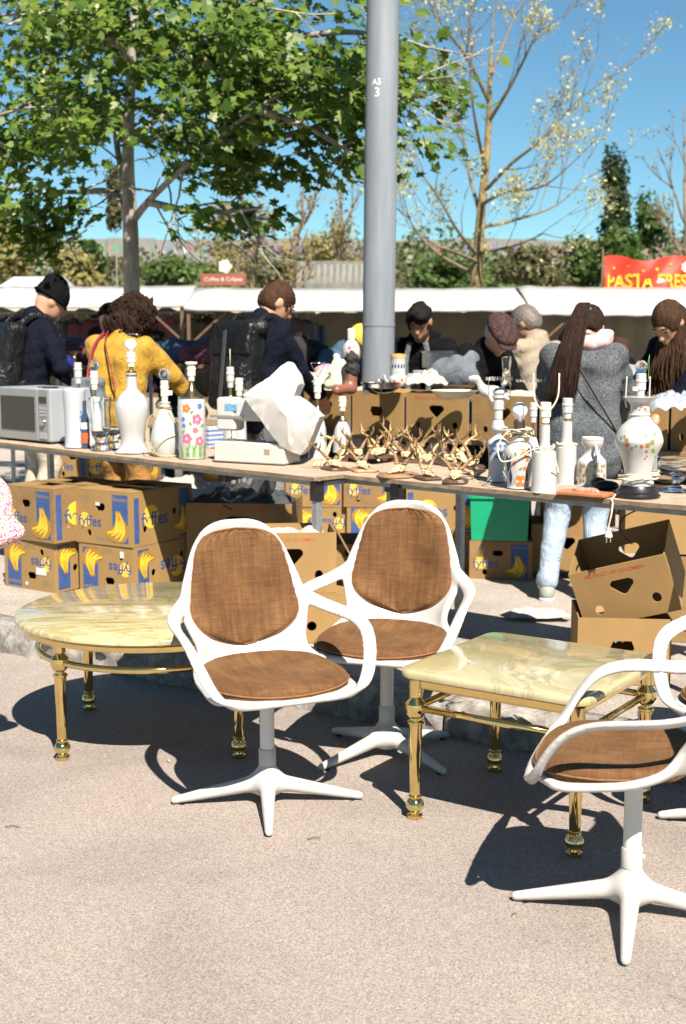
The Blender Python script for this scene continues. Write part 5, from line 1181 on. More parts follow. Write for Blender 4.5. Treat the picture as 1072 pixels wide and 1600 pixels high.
def person(label, x, y, face, S=1.0, lean=.1, headp=.5, heady=0, hl=(-.22, .30, .98), hr=(.22, .30, .98), jacket=JBLACK, trousers=TDRK, shoes=SHOE, skin=SKIN, hair=None, hairm=HAIRD, coat=0, feet=((-.11, .03), (.11, -.02)), vox=.0115, bulk=1.0, zoff=0, knees=0, collar=None, seed=0, hood=False):
    """standing figure; local +y is where the chest points"""
    t = thing('person', label, 'person', (x, y, zg(x, y)+zoff), math.atan2(face[1], face[0])-PI/2); t.scale = (S, S, S)
    P0 = V3(0, -.06*min(1, lean*2), .93-knees*.1); T = rotx(-lean)
    def tr(px, py, pz): return P0+T@V3(px, py, pz)
    sh = [tr(-.175, 0, .455), tr(.175, 0, .455)]; nk = tr(0, .0, .50); H = rotz(heady)@rotx(-(lean+headp)*1.0)
    hc = nk+rotx(-(lean+headp*.55))@V3(0, .02, .085)+H@V3(0, .025, .085)
    hd = lambda *a: tuple(hc+H@V3(*a)); HR = H
    legs = []; prs = []
    body_ = [('e', tuple(hc), (.077, .098, .118), HR), ('e', hd(0, .028, -.055), (.058, .066, .062), HR), ('c', hd(0, .088, .012), hd(0, .112, -.022), .011, .015), ('c', hd(0, .085, -.062), hd(0, .088, -.066), .022, .020),
             ('c', hd(-.03, .083, .030), hd(.03, .083, .030), .014, .014), ('c', hd(0, .078, -.098), hd(0, .070, -.100), .020, .018),
             ('e', hd(-.078, -.008, -.005), (.011, .022, .032), HR), ('e', hd(.078, -.008, -.005), (.011, .022, .032), HR), ('c', tuple(nk-T@V3(0, 0, .05)), tuple(hc-H@V3(0, .02, .05)), .058, .052)]
    jk = []; tz = []; shp = []
    # torso
    torso = [('c', tr(-.07, 0, .0), tr(-.09, .0, .36), .105, .108), ('c', tr(.07, 0, .0), tr(.09, .0, .36), .105, .108), ('c', tr(-.13, 0, .42), tr(.13, 0, .42), .075, .075), ('c', tr(0, .0, .40), tr(0, 0, .49), .085, .062)]
    body_ += [(p[0], p[1], p[2], p[3]-.012, p[4]-.012) for p in torso]
    ex = .010*bulk; jk += [(p[0], p[1], p[2], p[3]+ex, p[4]+ex) for p in torso]
    jk.append(('c', tr(0, 0, .44), tr(0, .0, .52), .085, .072))
    if hood: jk += [('e', tuple(tr(0, -.085, .50)), (.10, .06, .075), T), ('c', tr(-.07, -.03, .53), tr(.07, -.03, .53), .045, .045)]
    if coat: jk += [('c', tr(-.08, 0, .05), (-.10, P0[1]-.01, coat), .125, .135), ('c', tr(.08, 0, .05), (.10, P0[1]-.01, coat), .125, .135), ('c', tr(0, 0, .05), (0, P0[1]-.01, coat), .125, .14)]
    else: jk += [('c', tr(-.07, 0, .02), tr(-.07, 0, -.06), .115, .118), ('c', tr(.07, 0, .02), tr(.07, 0, -.06), .115, .118)]
    # arms and hands
    for s, (sv, tg) in zip((-1, 1), zip(sh, (hl, hr))):
        tg = np.array(tg, float); el, wr = ik(sv, tg, .285, .255, V3(s*.6, -.55, -.7))
        body_ += [('c', tuple(sv), tuple(el), .046, .038), ('c', tuple(el), tuple(wr), .038, .027)]
        jk += [('c', tuple(sv), tuple(el), .064*bulk**.5, .054*bulk**.5), ('c', tuple(el), tuple(el+(wr-el)*.93), .053*bulk**.5, .042*bulk**.5)]
        f = (wr-el)/np.linalg.norm(wr-el); side = np.cross(f, V3(0, 0, 1)); side = side/(np.linalg.norm(side)+1e-9); dn = np.cross(side, f); dn = dn if dn[2] < 0 else -dn
        pc = wr+f*.045; body_ += [('c', tuple(wr), tuple(wr+f*.02), .028, .030), ('c', tuple(pc-side*.022), tuple(pc+side*.022), .021, .021), ('c', tuple(wr+f*.075-side*.026), tuple(wr+f*.075+side*.026), .016, .016)]
        for i, ln in enumerate((.062, .072, .068, .052)):
            o = side*(-.030+.020*i); a = wr+f*.085+o; m_ = a+f*ln*.55+dn*.012; e_ = m_+f*ln*.30+dn*.030
            body_ += [('c', tuple(a), tuple(m_), .0105, .0095), ('c', tuple(m_), tuple(e_), .0095, .0085)]
        sd = -s*(1 if side[0] > 0 else -1); a = wr+f*.03+side*sd*.03; m_ = a+f*.030+side*sd*.022+dn*.012; body_ += [('c', tuple(a), tuple(m_), .013, .011), ('c', tuple(m_), tuple(m_+f*.030+dn*.012), .011, .009)]
    # legs
    for s, ft in zip((-1, 1), feet):
        hip = P0+V3(s*.09, 0, -.02); an = V3(ft[0], ft[1]-.02, .085); kn, an = ik(hip, an, .435, .43, V3(0, 1, 0))
        body_ += [('c', tuple(hip), tuple(kn), .078, .052), ('c', tuple(kn), tuple(an), .052, .036)]
        tz += [('c', tuple(hip), tuple(kn), .100, .070), ('c', tuple(kn), tuple(an+V3(0, 0, .035)), .070, .056), ('c', tuple(an+V3(0, 0, .03)), tuple(an+V3(0, 0, .045)), .060, .060)]
        foot = [('c', (an[0], an[1]-.02, .045), (an[0]+s*.015, an[1]+.15, .034), .040, .034), ('c', (an[0], an[1]-.015, .075), (an[0], an[1]+.05, .055), .042, .038)]
        shp.append(foot); body_ += [('c', tuple(an), (an[0], an[1]+.10, .035), .036, .025)]
    tz.append(('c', tuple(P0+V3(-.06, 0, 0)), tuple(P0+V3(.06, 0, 0)), .112, .112))
    solid('body', body_, vox*.8, skin, t, .016)
    solid('jacket' if not coat else 'coat', jk, vox, jacket, t, .035, noise=(.013, 22, seed+1, (1, 1, 1.6)))
    solid('trousers', tz, vox, trousers, t, .02, noise=(.0055, 20, seed+2, (1, 1, 2.0)))
    for ft in shp: solid('shoe', ft, .009, shoes, t, .02, cut=[('b', (ft[0][1][0], ft[0][1][1]+.05, -.045), (.2, .3, .048), None, .0)])
    if shoes is SHOEL:
        for ft in shp: solid('sole', [('c', (ft[0][1][0], ft[0][1][1]-.005, .016), (ft[0][2][0], ft[0][2][1]+.008, .014), .046, .040)], .008, PORCM, t, .01, cut=[('b', (ft[0][1][0], ft[0][1][1]+.05, .075), (.2, .3, .05), None, .0), ('b', (ft[0][1][0], ft[0][1][1]+.05, -.048), (.2, .3, .05), None, .0)])
    for s in (-1, 1):
        b = B(); b.ball(hd(s*.031, .0865, .012), .0105, 10, 7); b.to('eye', M('eye_dark', (.03, .02, .015), .2), t, True)
        b = B(); b.tube([hd(s*.015, .096, .034), hd(s*.033, .0935, .040), hd(s*.052, .080, .032)], [.004, .0045, .003], 6); b.to('eyebrow', hairm, t, True)
    # hair and hats
    face_cut = [('e', hd(0, .108, -.044), (.072, .072, .082), HR), ('c', hd(-.09, .03, -.04), hd(.09, .03, -.04), .030, .030), ('b', hd(0, .03, -.14), (.15, .12, .065), HR, .01)]
    cap = [('e', hd(0, -.010, .020), (.088, .108, .116), HR)]
    if hair == 'short': solid('hair', cap+[('e', hd(0, -.045, -.02), (.078, .072, .075), HR)], .007, hairm, t, .02, face_cut, (.005, 95, seed+4))
    elif hair == 'tousled': solid('hair', cap+[('e', hd(.0, .035, .085), (.082, .075, .055), HR), ('e', hd(0, -.045, -.02), (.080, .075, .078), HR)], .007, hairm, t, .02, [('e', hd(0, .115, -.040), (.075, .075, .085), HR), ('c', hd(-.09, .03, -.05), hd(.09, .03, -.05), .026, .026)], (.011, 70, seed+4))
    elif hair == 'curly':
        solid('hair', [('e', hd(0, -.02, .02), (.135, .140, .150), HR), ('e', hd(0, -.06, -.06), (.125, .10, .11), HR)], .008, hairm, t, .03, [('e', hd(0, .14, -.03), (.08, .09, .10), HR)], (.034, 75, seed+4))
        g = np.random.default_rng(seed); b = B()
        for i in range(230):
            d = g.normal(size=3); d /= np.linalg.norm(d)
            if d[1] > .45 and d[2] < .5: continue
            c = hc+H@(d*V3(.135, .14, .152)+V3(0, -.03, -.01)); r = .010+.012*g.random(); u_ = np.cross(d, g.normal(size=3)); u_ /= np.linalg.norm(u_); w_ = np.cross(d, u_)
            b.tube([Vector(c+(u_*math.cos(a)+w_*math.sin(a))*r+(H@d)*.004*a) for a in np.linspace(0, 5.4, 9)], .0042, 4)
        b.to('curls', hairm, t, True)['kind'] = 'stuff'
    elif hair == 'ponytail':
        solid('hair', cap+[('e', hd(0, -.05, -.02), (.078, .070, .075), HR)], .007, hairm, t, .02, face_cut, (.004, 110, seed+4))
        st = V3(*hd(0, -.115, .045)); b = B(); g = np.random.default_rng(seed)
        for i in range(420):
            a, r = g.uniform(0, 6.28), .046*math.sqrt(g.random()); ln = .40+.14*g.random(); ox, oy = r*math.cos(a), r*math.sin(a)
            k_ = 1+.5*g.random(); dxx = .02*g.normal()
            pts = [st+V3(.25*ox, .25*oy, .0), st+V3(ox*.8-.02, -.06+oy*.5, .012), tr(ox*1.3-.06, -.165-.03*g.random()+oy*.4, .50), tr(ox*1.45-.085+.4*dxx, -.180-.03*g.random()+oy*.5, .36), tr(ox*1.2-.115+dxx, -.175-.025*g.random()+oy*.4, .36-ln*.36)]
            b.tube(spline([tuple(q) for q in pts], 4), [.0046]*13+[.004, .0032, .0022, .001], 4)
        o = b.to('ponytail', hairm, t, True); o['kind'] = 'stuff'
        b = B(); q = st+V3(-.004, -.006, -.012); b.tube([Vector(q+V3(.026*math.cos(a), .026*math.sin(a)*.7, .010*math.sin(a))) for a in np.linspace(0, 6.28, 15)], .009, 6, False); b.to('hair_tie', M('teal_band', (.03, .22, .26), .7), t, True)
    elif hair == 'long':
        b = B(); g = np.random.default_rng(seed)
        solid('hair', cap+[('e', hd(0, -.05, -.03), (.082, .070, .085), HR)], .007, hairm, t, .02, [('e', hd(0, .115, -.03), (.066, .075, .09), HR)], (.004, 110, seed+4))
        for i in range(520):
            a = g.uniform(.62, 5.66)-PI/2+PI; u_ = V3(math.sin(a), math.cos(a), 0); s0 = V3(*hd(*(u_*V3(.070, .085, 0)+V3(0, -.02, .05+.03*g.random())))); ln = .34+.16*g.random()
            s1 = V3(*hd(*(u_*V3(.095, .112, 0)+V3(0, -.02, -.06)))); fwd = H@V3(0, 1, 0)
            s2 = s1+V3(*(u_*.015))+V3(0, 0, -ln*.45)+.02*g.normal(size=3); s3 = s1+V3(*(u_*.01))+V3(0, 0, -ln)+.025*g.normal(size=3)
            b.tube(spline([tuple(q) for q in (s0, s1, s2, s3)], 4), [.0042]*9+[.0038, .003, .002, .001], 4)
        b.to('long_strands', hairm, t, True)['kind'] = 'stuff'
    elif hair == 'beanie':
        cut = [('b', hd(0, 0, -.135), (.2, .2, .143), HR, .0)]
        solid('knitted_hat', [('e', hd(0, -.012, .040), (.094, .116, .122), HR), ('e', hd(0, -.035, .13), (.065, .075, .055), HR)], .007, JBLACK, t, .03, cut, (.003, 120, 1, (.2, .2, 2)))
        b = B(); b.tube([hd(.097*math.sin(a), -.012+.119*math.cos(a), .020-.006*math.cos(a)) for a in np.linspace(0, 6.283, 33)], .008, 8, False); b.to('hat_cuff', JBLACK, t, True)
    elif hair in ('cap', 'flatcap'):
        hm = collar or JBLACK
        cut = [('b', hd(0, 0, -.14), (.2, .25, .17), HR, .0)]
        if hair == 'cap': pr = [('e', hd(0, -.008, .042), (.090, .110, .100), HR), ('e', hd(0, .135, .040), (.070, .070, .012), HR)]
        else: pr = [('e', hd(0, -.010, .060), (.098, .122, .062), HR), ('e', hd(0, .06, .062), (.088, .085, .045), HR), ('e', hd(0, .125, .036), (.068, .050, .011), HR)]
        solid('cap', pr, .007, hm, t, .018, cut if hair == 'cap' else [('b', hd(0, -.03, -.10), (.2, .11, .122), HR, .0)])
        if hairm: solid('hair', cap[:0]+[('e', hd(0, -.040, -.012), (.082, .072, .075), HR)], .007, hairm, t, .02, face_cut[1:2]+[('b', hd(0, 0, .12), (.2, .2, .06), HR, 0)], (.006, 95, seed+4))
    t['_h'] = [float(q) for q in hc]; return t, hd, tr
def backpack(label, parent_person, tr, mat, w=.15, d=.075, h=.24, roll=False, seed=0):
    P = parent_person; bp = thing('backpack', label, 'backpack', tuple(P.location), P.rotation_euler.z); bp.scale = P.scale
    c = tr(0, -.175, .22); R = np.array([tr(1, 0, 0)-tr(0, 0, 0), tr(0, 1, 0)-tr(0, 0, 0), tr(0, 0, 1)-tr(0, 0, 0)]).T
    pr = [('b', tuple(c), (w, d, h), R, .05), ('b', tuple(tr(0, -.235, .10)), (w*.82, .045, h*.5), R, .04)]
    solid('sack', pr, .009, mat, bp, .02, noise=(.008, 22, seed))
    if roll: solid('roll_top', [('c', tuple(tr(-w*.9, -.165, .45)), tuple(tr(w*.9, -.165, .45)), .048, .048), ('b', tuple(tr(0, -.245, .37)), (w*.96, .02, .10), R, .02)], .009, mat, bp, .02, noise=(.009, 25, seed+1))
    for s in (-1, 1):
        b = B(); b.tube(spline([tuple(tr(s*.10, -.16, .43)), tuple(tr(s*.115, -.07, .525)), tuple(tr(s*.115, .06, .515)), tuple(tr(s*.125, .145, .40)), tuple(tr(s*.15, .10, .20)), tuple(tr(s*.14, -.14, .06))], 6), .024, 8, True, .28); b.to('strap', mat, bp, True)
    b = B(); b.box(tuple(c+R@V3(0, -d-.045, -.02)), (.014, .004, h*.8), 0, .002, Matrix(R.tolist())); b.to('buckle_strap', M('webbing', (.03, .03, .032), .6), bp)
    return bp
def ppos(px, Y): return at(px, 500, Y)
def pl_(label, px, Y, face, **k):
    q = ppos(px, Y); return person(label, q.x, q.y, face, **k)
# 1 man in a knitted hat
t, hd, tr = pl_('man in black knitted hat and dark jacket, beige trousers, at far left', 40, 8.6, (.75, .66), S=1.0, lean=.16, headp=.42, heady=-.25, hair='beanie', hairm=HAIRB, jacket=JNAVY, trousers=TBEI, hr=(.30, .30, 1.0), hl=(-.1, .42, 1.0), seed=3)
backpack('black rucksack on the back of the man in the knitted hat', t, tr, BLACKR, seed=4)
# 2 woman in mustard fleece
t, hd, tr = pl_('person with dark curly hair in a mustard fleece, seen from behind', 180, 7.95, (.35, .94), S=.92, lean=.22, headp=.45, heady=-.2, hair='curly', hairm=HAIRM, jacket=JYEL, trousers=TMUS, bulk=1.5, hr=(.36, .42, 1.0), hl=(-.12, .40, .98), seed=8)
sb = thing('shoulder_bag', 'grey and teal shoulder bag with dark red strap on mustard fleece', 'bag', tuple(t.location), t.rotation_euler.z); sb.scale = t.scale
RSTR = M('dark_red_strap', (.22, .02, .03), .6, var=.2)
b = B(); b.tube(spline([tuple(tr(-.09, -.02, .55)), tuple(tr(-.04, -.14, .45)), tuple(tr(.02, -.155, .30)), tuple(tr(.08, -.16, .12))], 8), .018, 8, True, .25); b.to('strap', RSTR, sb, True)
b = B(); b.tube(spline([tuple(tr(-.10, -.06, .53)), tuple(tr(-.12, -.135, .43)), tuple(tr(-.13, -.155, .31)), tuple(tr(-.12, -.18, .18))], 8), .015, 8, True, .25); b.to('strap', RSTR, sb, True)
solid('sack', [('b', tuple(tr(-.08, -.205, .04)), (.12, .045, .17), None, .035)], .009, DENIMG, sb, .02, noise=(.016, 26, 3))
solid('pocket', [('b', tuple(tr(-.08, -.255, .03)), (.08, .012, .08), None, .01)], .008, M('teal_cloth', (.05, .20, .20), .8, var=.3), sb, .01)
# 3 man in navy
t, hd, tr = pl_('man in navy jumper and glasses, looking down, seen from behind', 398, 8.0, (.62, .78), S=1.0, lean=.13, headp=.52, heady=-.55, hair='short', hairm=HAIRB, jacket=JNAVY, trousers=TGRY, hr=(.20, .36, .98), hl=(-.12, .36, .98), seed=12)
gl = thing('spectacles', 'thin dark spectacles worn by the man in navy', 'glasses', tuple(t.location), t.rotation_euler.z); gl.scale = t.scale
for s in (-1, 1):
    b = B(); b.tube([hd(s*.033+.024*math.cos(a), .104, .010+.018*math.sin(a)) for a in np.linspace(0, 6.283, 17)], .0022, 5, False); b.to('rim', BLACKP, gl, True)
    b = B(); b.tube([hd(s*.057, .103, .014), hd(s*.076, .05, .014), hd(s*.080, -.02, .010)], .0022, 5); b.to('temple', BLACKP, gl, True)
backpack('large black roll top rucksack worn by the man in navy', t, tr, BLACKR, w=.17, d=.08, h=.27, roll=True, seed=14)
# 4 black cap behind the maple trunk
pl_('person in a black peaked cap behind the maple trunk', 183, 11.6, (-.8, .5), S=1.0, lean=.05, headp=.1, hair='cap', hairm=HAIRM, jacket=JBLACK, vox=.014, seed=20)
# 5, 6 people by the lamp post
pl_('person in a yellow cap and blue anorak bending left of the lamp post', 500, 10.2, (.65, -.5), S=.98, lean=.62, headp=.25, hair='cap', hairm=HAIRB, collar=M('yellow_cap', (.55, .40, .04), .8), jacket=JBLUE, hl=(-.2, .55, .85), hr=(.2, .55, .85), vox=.013, seed=22)
pl_('grey haired man in profile just left of the lamp post', 536, 10.9, (.9, -.15), S=.98, lean=.36, headp=.25, hair='short', hairm=HAIRG, jacket=JNAVY, hl=(-.2, .5, .9), hr=(.2, .5, .9), vox=.013, seed=25)
# 7 young man right of the post
t, hd, tr = pl_('young man with tousled black hair in black jacket right of the lamp post', 664, 9.1, (-.35, -.93), S=.97, lean=.10, headp=.50, heady=.12, hair='tousled', hairm=HAIRD, skin=SKIN2, jacket=JBLACK, hl=(-.18, .34, .98), hr=(.18, .34, .98), hood=True, seed=27)
for s in (-1, 1):
    b = B(); b.tube(spline([tuple(tr(s*.055, .13, .50)), tuple(tr(s*.085, .150, .36)), tuple(tr(s*.075, .150, .18)), tuple(tr(s*.07, .145, .02))], 5), .020, 8, True, .3); b.to('lapel', DENIMG, t, True)
# 8 man in flat cap
pl_('older man in a dark checked flat cap and black coat', 738, 8.15, (.55, -.62), S=.93, lean=.34, headp=.48, heady=-.35, hair='flatcap', hairm=HAIRG, collar=speckle('tweed', (.035, .018, .020), [(.06, .02, .02), (.02, .02, .03), (.09, .05, .03)], 120, .5), jacket=JBLACK, hl=(-.2, .4, .9), hr=(.2, .4, .9), bulk=1.4, seed=31)
# 9 man in beige
pl_('balding man in a beige jacket turned away behind the flat cap', 848, 9.3, (-.45, .85), S=.98, lean=.16, headp=.32, heady=.55, hair='short', hairm=M('hair_thin_grey', (.11, .09, .075), .6, var=.4, vs=60), jacket=JBEI, trousers=TDRK, hl=(-.3, .35, 1.0), hr=(.2, .35, 1.0), seed=36)
# 10 dark leather jacket beyond
pl_('person in a black leather jacket between beige jacket and grey coat', 872, 9.9, (.5, .8), S=.94, lean=.30, headp=.5, hair='short', hairm=HAIRD, jacket=BLACKR, vox=.014, seed=38)
# 11 woman in grey coat
wp = at(914, 500, 6.62)
t, hd, tr = person('woman in long grey wool coat and pale jeans, seen from behind', wp.x, wp.y, (.22, .97), S=.90, lean=.13, headp=.62, heady=-.2, hair='ponytail', hairm=HAIRM, jacket=COATG, trousers=JEANS, shoes=SHOEL, coat=.80, bulk=1.35, feet=((-.17, -.06), (.075, -.02)), hr=(.20, .42, 1.02), hl=(-.16, .42, 1.02), seed=41, vox=.010)
SCARF = speckle('pink_scarf', (.62, .40, .36), [(.60, .30, .27), (.62, .50, .46), (.30, .36, .44)], 22, .46)
scf = thing('scarf', 'soft pink and grey scarf wound round the neck of the grey coat', 'scarf', tuple(t.location), t.rotation_euler.z); scf.scale = t.scale
solid('wrap', [('c', tuple(tr(.11*math.cos(a), .02+.095*math.sin(a), .535+.035*math.sin(a*1+1))), tuple(tr(.11*math.cos(a+.7), .02+.095*math.sin(a+.7), .535+.035*math.sin(a+1.7))), .038, .038) for a in np.arange(0, 6.28, .7)]+[('c', tuple(tr(.10, -.02, .55)), tuple(tr(.125, .04, .45)), .038, .034)], .009, SCARF, scf, .02, noise=(.012, 45, 6))
sbg = thing('bag_strap', 'olive shoulder strap running diagonally across the grey coat', 'strap', tuple(t.location), t.rotation_euler.z); sbg.scale = t.scale
b = B(); b.tube(spline([tuple(tr(-.10, .02, .55)), tuple(tr(-.06, -.135, .44)), tuple(tr(.06, -.165, .24)), tuple(tr(.17, -.13, .06)), tuple(tr(.22, .0, -.04))], 8), .011, 8, True, .3); b.to('webbing', M('olive_webbing', (.075, .075, .035), .7), sbg, True)
solid('purse', [('b', tuple(tr(.225, .06, -.10)), (.05, .09, .07), None, .03)], .009, BLACKR, sbg)
# 12 far face, 13 woman at right
pl_('distant man in sunglasses under the awning right of the grey coat', 988, 11.2, (-.7, -.6), S=.90, lean=.2, headp=.2, hair='short', hairm=HAIRB, skin=SKIN2, jacket=JBLACK, vox=.014, seed=45)
t, hd, tr = pl_('woman with long brown hair in dark jacket reaching over at right edge', 1090, 7.45, (-.75, -.62), S=.97, lean=.34, headp=.42, hair='long', hairm=HAIRB, jacket=JNAVY, hl=(-.10, .55, .93), hr=(.16, .52, .95), seed=48)

for i, (px, Y, fc, hr_, jk_, lab) in enumerate([(128, 12.8, (.5, .8), 'short', JBLACK, 'distant person in black between the knitted hat and the curly hair'), (268, 13.2, (-.6, -.7), 'tousled', JNAVY, 'distant person in navy between the maple trunk and navy man'), (462, 13.0, (.3, -.9), 'short', JBLACK, 'distant person in black between the navy man and yellow cap'), (716, 12.6, (-.8, -.3), 'tousled', JBLACK, 'distant person in black between young man and flat cap'), (1016, 13.4, (.4, .8), 'short', JNAVY, 'distant person in navy behind the woman with long hair')]):
    pl_(lab, px, Y, fc, S=.93, lean=.22, headp=.35, hair=hr_, hairm=HAIRD if i % 2 else HAIRM, jacket=jk_, vox=.016, seed=60+i)

# ================================================================ LAMP POST
PPOLE = M('post_paint', (.19, .21, .232), .5, .0, var=.16, vs=9, bump=.25, bs=160, stretch=(1, 1, .12), dirt=(.15, .155, .16))
pz = at(588, 600, 8.6); pole = thing('lamp_post', 'tall grey steel lamp post behind the cartons', 'lamp post', (pz.x, pz.y, zg(pz.x, pz.y)), 0)
b = B(); b.lathe([(.125, 0), (.125, .02), (.105, .03), (.105, 1.2), (.103, 3.0), (.098, 7.5)], 40); auto(b.to('shaft', PPOLE, pole), 30); pole.rotation_euler = (0, math.radians(.55), 0)
hh = B(); hh.tube([(0, 0, 7.45), (0, 0, 7.9), (.3, .1, 8.2), (1.0, .4, 8.3)], .05, 10); hh.to('arm', PPOLE, pole, True)
hb = B(); hb.box((1.25, .5, 8.28), (.3, .13, .06), .38, .02); hb.to('lamp_head', STEEL, pole)
b = B(); b.lathe([(.1078, 1.45), (.1078, 1.47)], 40, caps=False); b.to('seam', PPOLE, pole)
b = B(); b.box((.02, -.1065, .75), (.045, .004, .20), 0, .003); b.to('access_door', PPOLE, pole)
LET = M('stencil_white', (.62, .63, .63), .6, var=.15)
th0 = face_cam(pz)
for s_, zpx, wd, dx in (('A5', 132, .060, -.035), ('3', 148, .030, -.030)):
    V, F = text_vf(s_); zz = at(588, zpx, 8.6).z-pole.location.z; r = .1025
    vv = [(r*math.cos(th0+(dx+x*wd)/r)*1.012, r*math.sin(th0+(dx+x*wd)/r)*1.012, zz+y*wd) for x, y in V]; mk('stencil_lettering', vv, F, LET, pole)

# ================================================================ MARKET STALLS WITH WHITE AWNINGS
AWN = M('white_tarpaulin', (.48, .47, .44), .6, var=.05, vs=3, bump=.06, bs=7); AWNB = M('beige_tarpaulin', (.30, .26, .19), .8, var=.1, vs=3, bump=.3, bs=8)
BEAM = M('brown_beam', (.11, .065, .035), .7, var=.25, vs=20, stretch=(1, 1, .2))
def stall(label, px0, px1, Y, yf, yt, seed, gapback=True):
    a = at(px0, yf, Y); c = at(px1, yf, Y); t = thing('market_stall', label, 'stall', ((a.x+c.x)/2, Y, zg((a.x+c.x)/2, Y)), 0); z0 = t.location.z
    W = (c.x-a.x)/2; zf = a.z-z0; zt = at(px0, yt, Y+1.5).z-z0; g = np.random.default_rng(seed)
    def cloth(name, pts, nx, mat, sag=.03, w=.012):
        v = []; f = []; k = len(pts)
        for i in range(nx+1):
            u = 2*i/nx-1
            for j, (y, z) in enumerate(pts): v.append((u*W, y+w*math.sin(i*1.7+seed), z-sag*(1-u*u)*(1 if 0 < j < k-1 else .55)+w*.6*math.sin(i*2.3+j*1.9+seed)+.004*g.normal()))
        for i in range(nx):
            for j in range(k-1): f.append((i*k+j, i*k+k+j, i*k+k+j+1, i*k+j+1))
        o = mk(name, v, f, mat, t, True); md = o.modifiers.new('thick', 'SOLIDIFY'); md.thickness = .006; return o
    cloth('front_slope', [(-.005, zf-.07), (0, zf), (.5, zf+(zt-zf)*.36), (1.0, zf+(zt-zf)*.69), (1.5, zt)], 22, AWN)
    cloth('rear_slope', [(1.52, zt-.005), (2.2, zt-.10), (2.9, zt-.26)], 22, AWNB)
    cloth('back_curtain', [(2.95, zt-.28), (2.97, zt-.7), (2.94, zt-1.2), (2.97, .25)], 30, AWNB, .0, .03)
    for sx in (-1, 1):
        for y, zz in ((.06, zf), (1.5, zt), (2.88, zt-.27)):
            b = B(); b.box((sx*(W-.06), y, zz/2-.01), (.022, .022, zz/2-.012)); b.to('post', BEAM, t)
        b = B(); b.tube([(sx*(W-.06), .1, zf-.55), (sx*(W-.62), .1, zf-.04)], .018, 6); b.to('brace', BEAM, t)
    for y, zz in ((.05, zf-.05), (1.5, zt-.05)): b = B(); b.box((0, y, zz-.0), (W-.09, .018, .022)); b.to('beam', BEAM, t)
    b = B(); b.box((0, .75, .78), (W-.12, .42, .02)); b.to('counter', BEAM, t)
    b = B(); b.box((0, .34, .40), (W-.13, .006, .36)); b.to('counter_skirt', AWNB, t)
    return t, W, zf, zt
stall('white awning stall at far left behind the knitted hat', -110, 290, 18.8, 472, 446, 1)
stall('wide white awning stall behind the lamp post', 287, 828, 18.5, 478, 449, 2)
stall('white awning stall at right under the red banner', 830, 1230, 18.2, 484, 447, 3)
# garments hanging and heaped under the awnings
GM = [M('garment_black', (.012, .012, .013), .85), M('garment_charcoal', (.035, .035, .04), .85), M('garment_olive', (.045, .045, .022), .85), M('garment_maroon', (.07, .015, .018), .85), M('garment_grey', (.22, .23, .23), .85), M('garment_blue', (.03, .06, .12), .85), M('garment_tan', (.20, .14, .08), .85), M('garment_wine', (.10, .02, .04), .8)]
GN = ['black', 'charcoal', 'olive', 'maroon', 'light grey', 'dark blue', 'tan', 'wine red']
def garment(px, Y, ztop, ln, w, k, place, seed):
    q = at(px, 500, Y); t = thing('hanging_coat', f'{GN[k]} coat hanging {place}', 'coat', (q.x, q.y, ztop), .3*math.sin(seed), 'coats hanging under the awnings')
    o = solid('cloth', [('c', (-w*.3, 0, -.10), (-w*.35, 0, -ln), .07, .09), ('c', (w*.3, 0, -.10), (w*.35, 0, -ln), .07, .09), ('c', (0, 0, -.06), (0, 0, -ln), .08, .10), ('c', (-w*.5, 0, -.10), (-w*.62, 0, -ln*.75), .05, .05), ('c', (w*.5, 0, -.10), (w*.62, 0, -ln*.75), .05, .05)], .02, GM[k], t, .04, noise=(.02, 24, seed, (1.6, 1, .25)))
    b = B(); b.tube(spline([(0, 0, .0), (.015, 0, .04), (0, 0, .07), (-.015, 0, .05)], 4), .004, 6); b.to('hook', CHROME, t, True)
for i, (px, k, pl2) in enumerate([(12, 0, 'at the far left edge'), (118, 1, 'right of the knitted hat'), (136, 3, 'second to the right of the knitted hat'), (152, 6, 'left of the curly hair'), (166, 0, 'right against the curly hair, behind it'), (246, 0, 'right of the maple trunk'), (266, 7, 'between maple trunk and grey coat rail'), (283, 4, 'as the palest one left of the navy man'), (300, 2, 'beside the pale one, left of the navy man'), (322, 0, 'next to the shoulder of the navy man'), (462, 1, 'just right of the navy man'), (480, 5, 'left of the yellow cap')]):
    garment(px, 19.75 if i % 2 else 19.55, 1.60-.02*(i % 3), 1.0, .46, k, pl2, i+1)
for r_, (pa, pb, Y, lab) in enumerate([(-30, 175, 19.65, 'clothes rail of dark coats at far left'), (238, 335, 19.65, 'clothes rail left of the navy man'), (455, 492, 19.65, 'short clothes rail right of the navy man')]):
    q0 = at(pa, 500, Y); q1 = at(pb, 500, Y); t = thing('clothes_rail', lab, 'rail', (q0.x, q0.y, zg(q0.x, q0.y)), 0); W = q1.x-q0.x; H = 1.665-t.location.z
    b = B(); b.tube([(0, 0, H), (W, 0, H)], .014, 8); b.to('bar', STEEL, t, True)
    for x in (0, W): b = B(); b.tube([(x, 0, 0), (x, 0, H)], .016, 8); b.to('upright', STEEL, t, True)
pile_col = [5, 3, 4, 1, 6, 0, 7, 2]
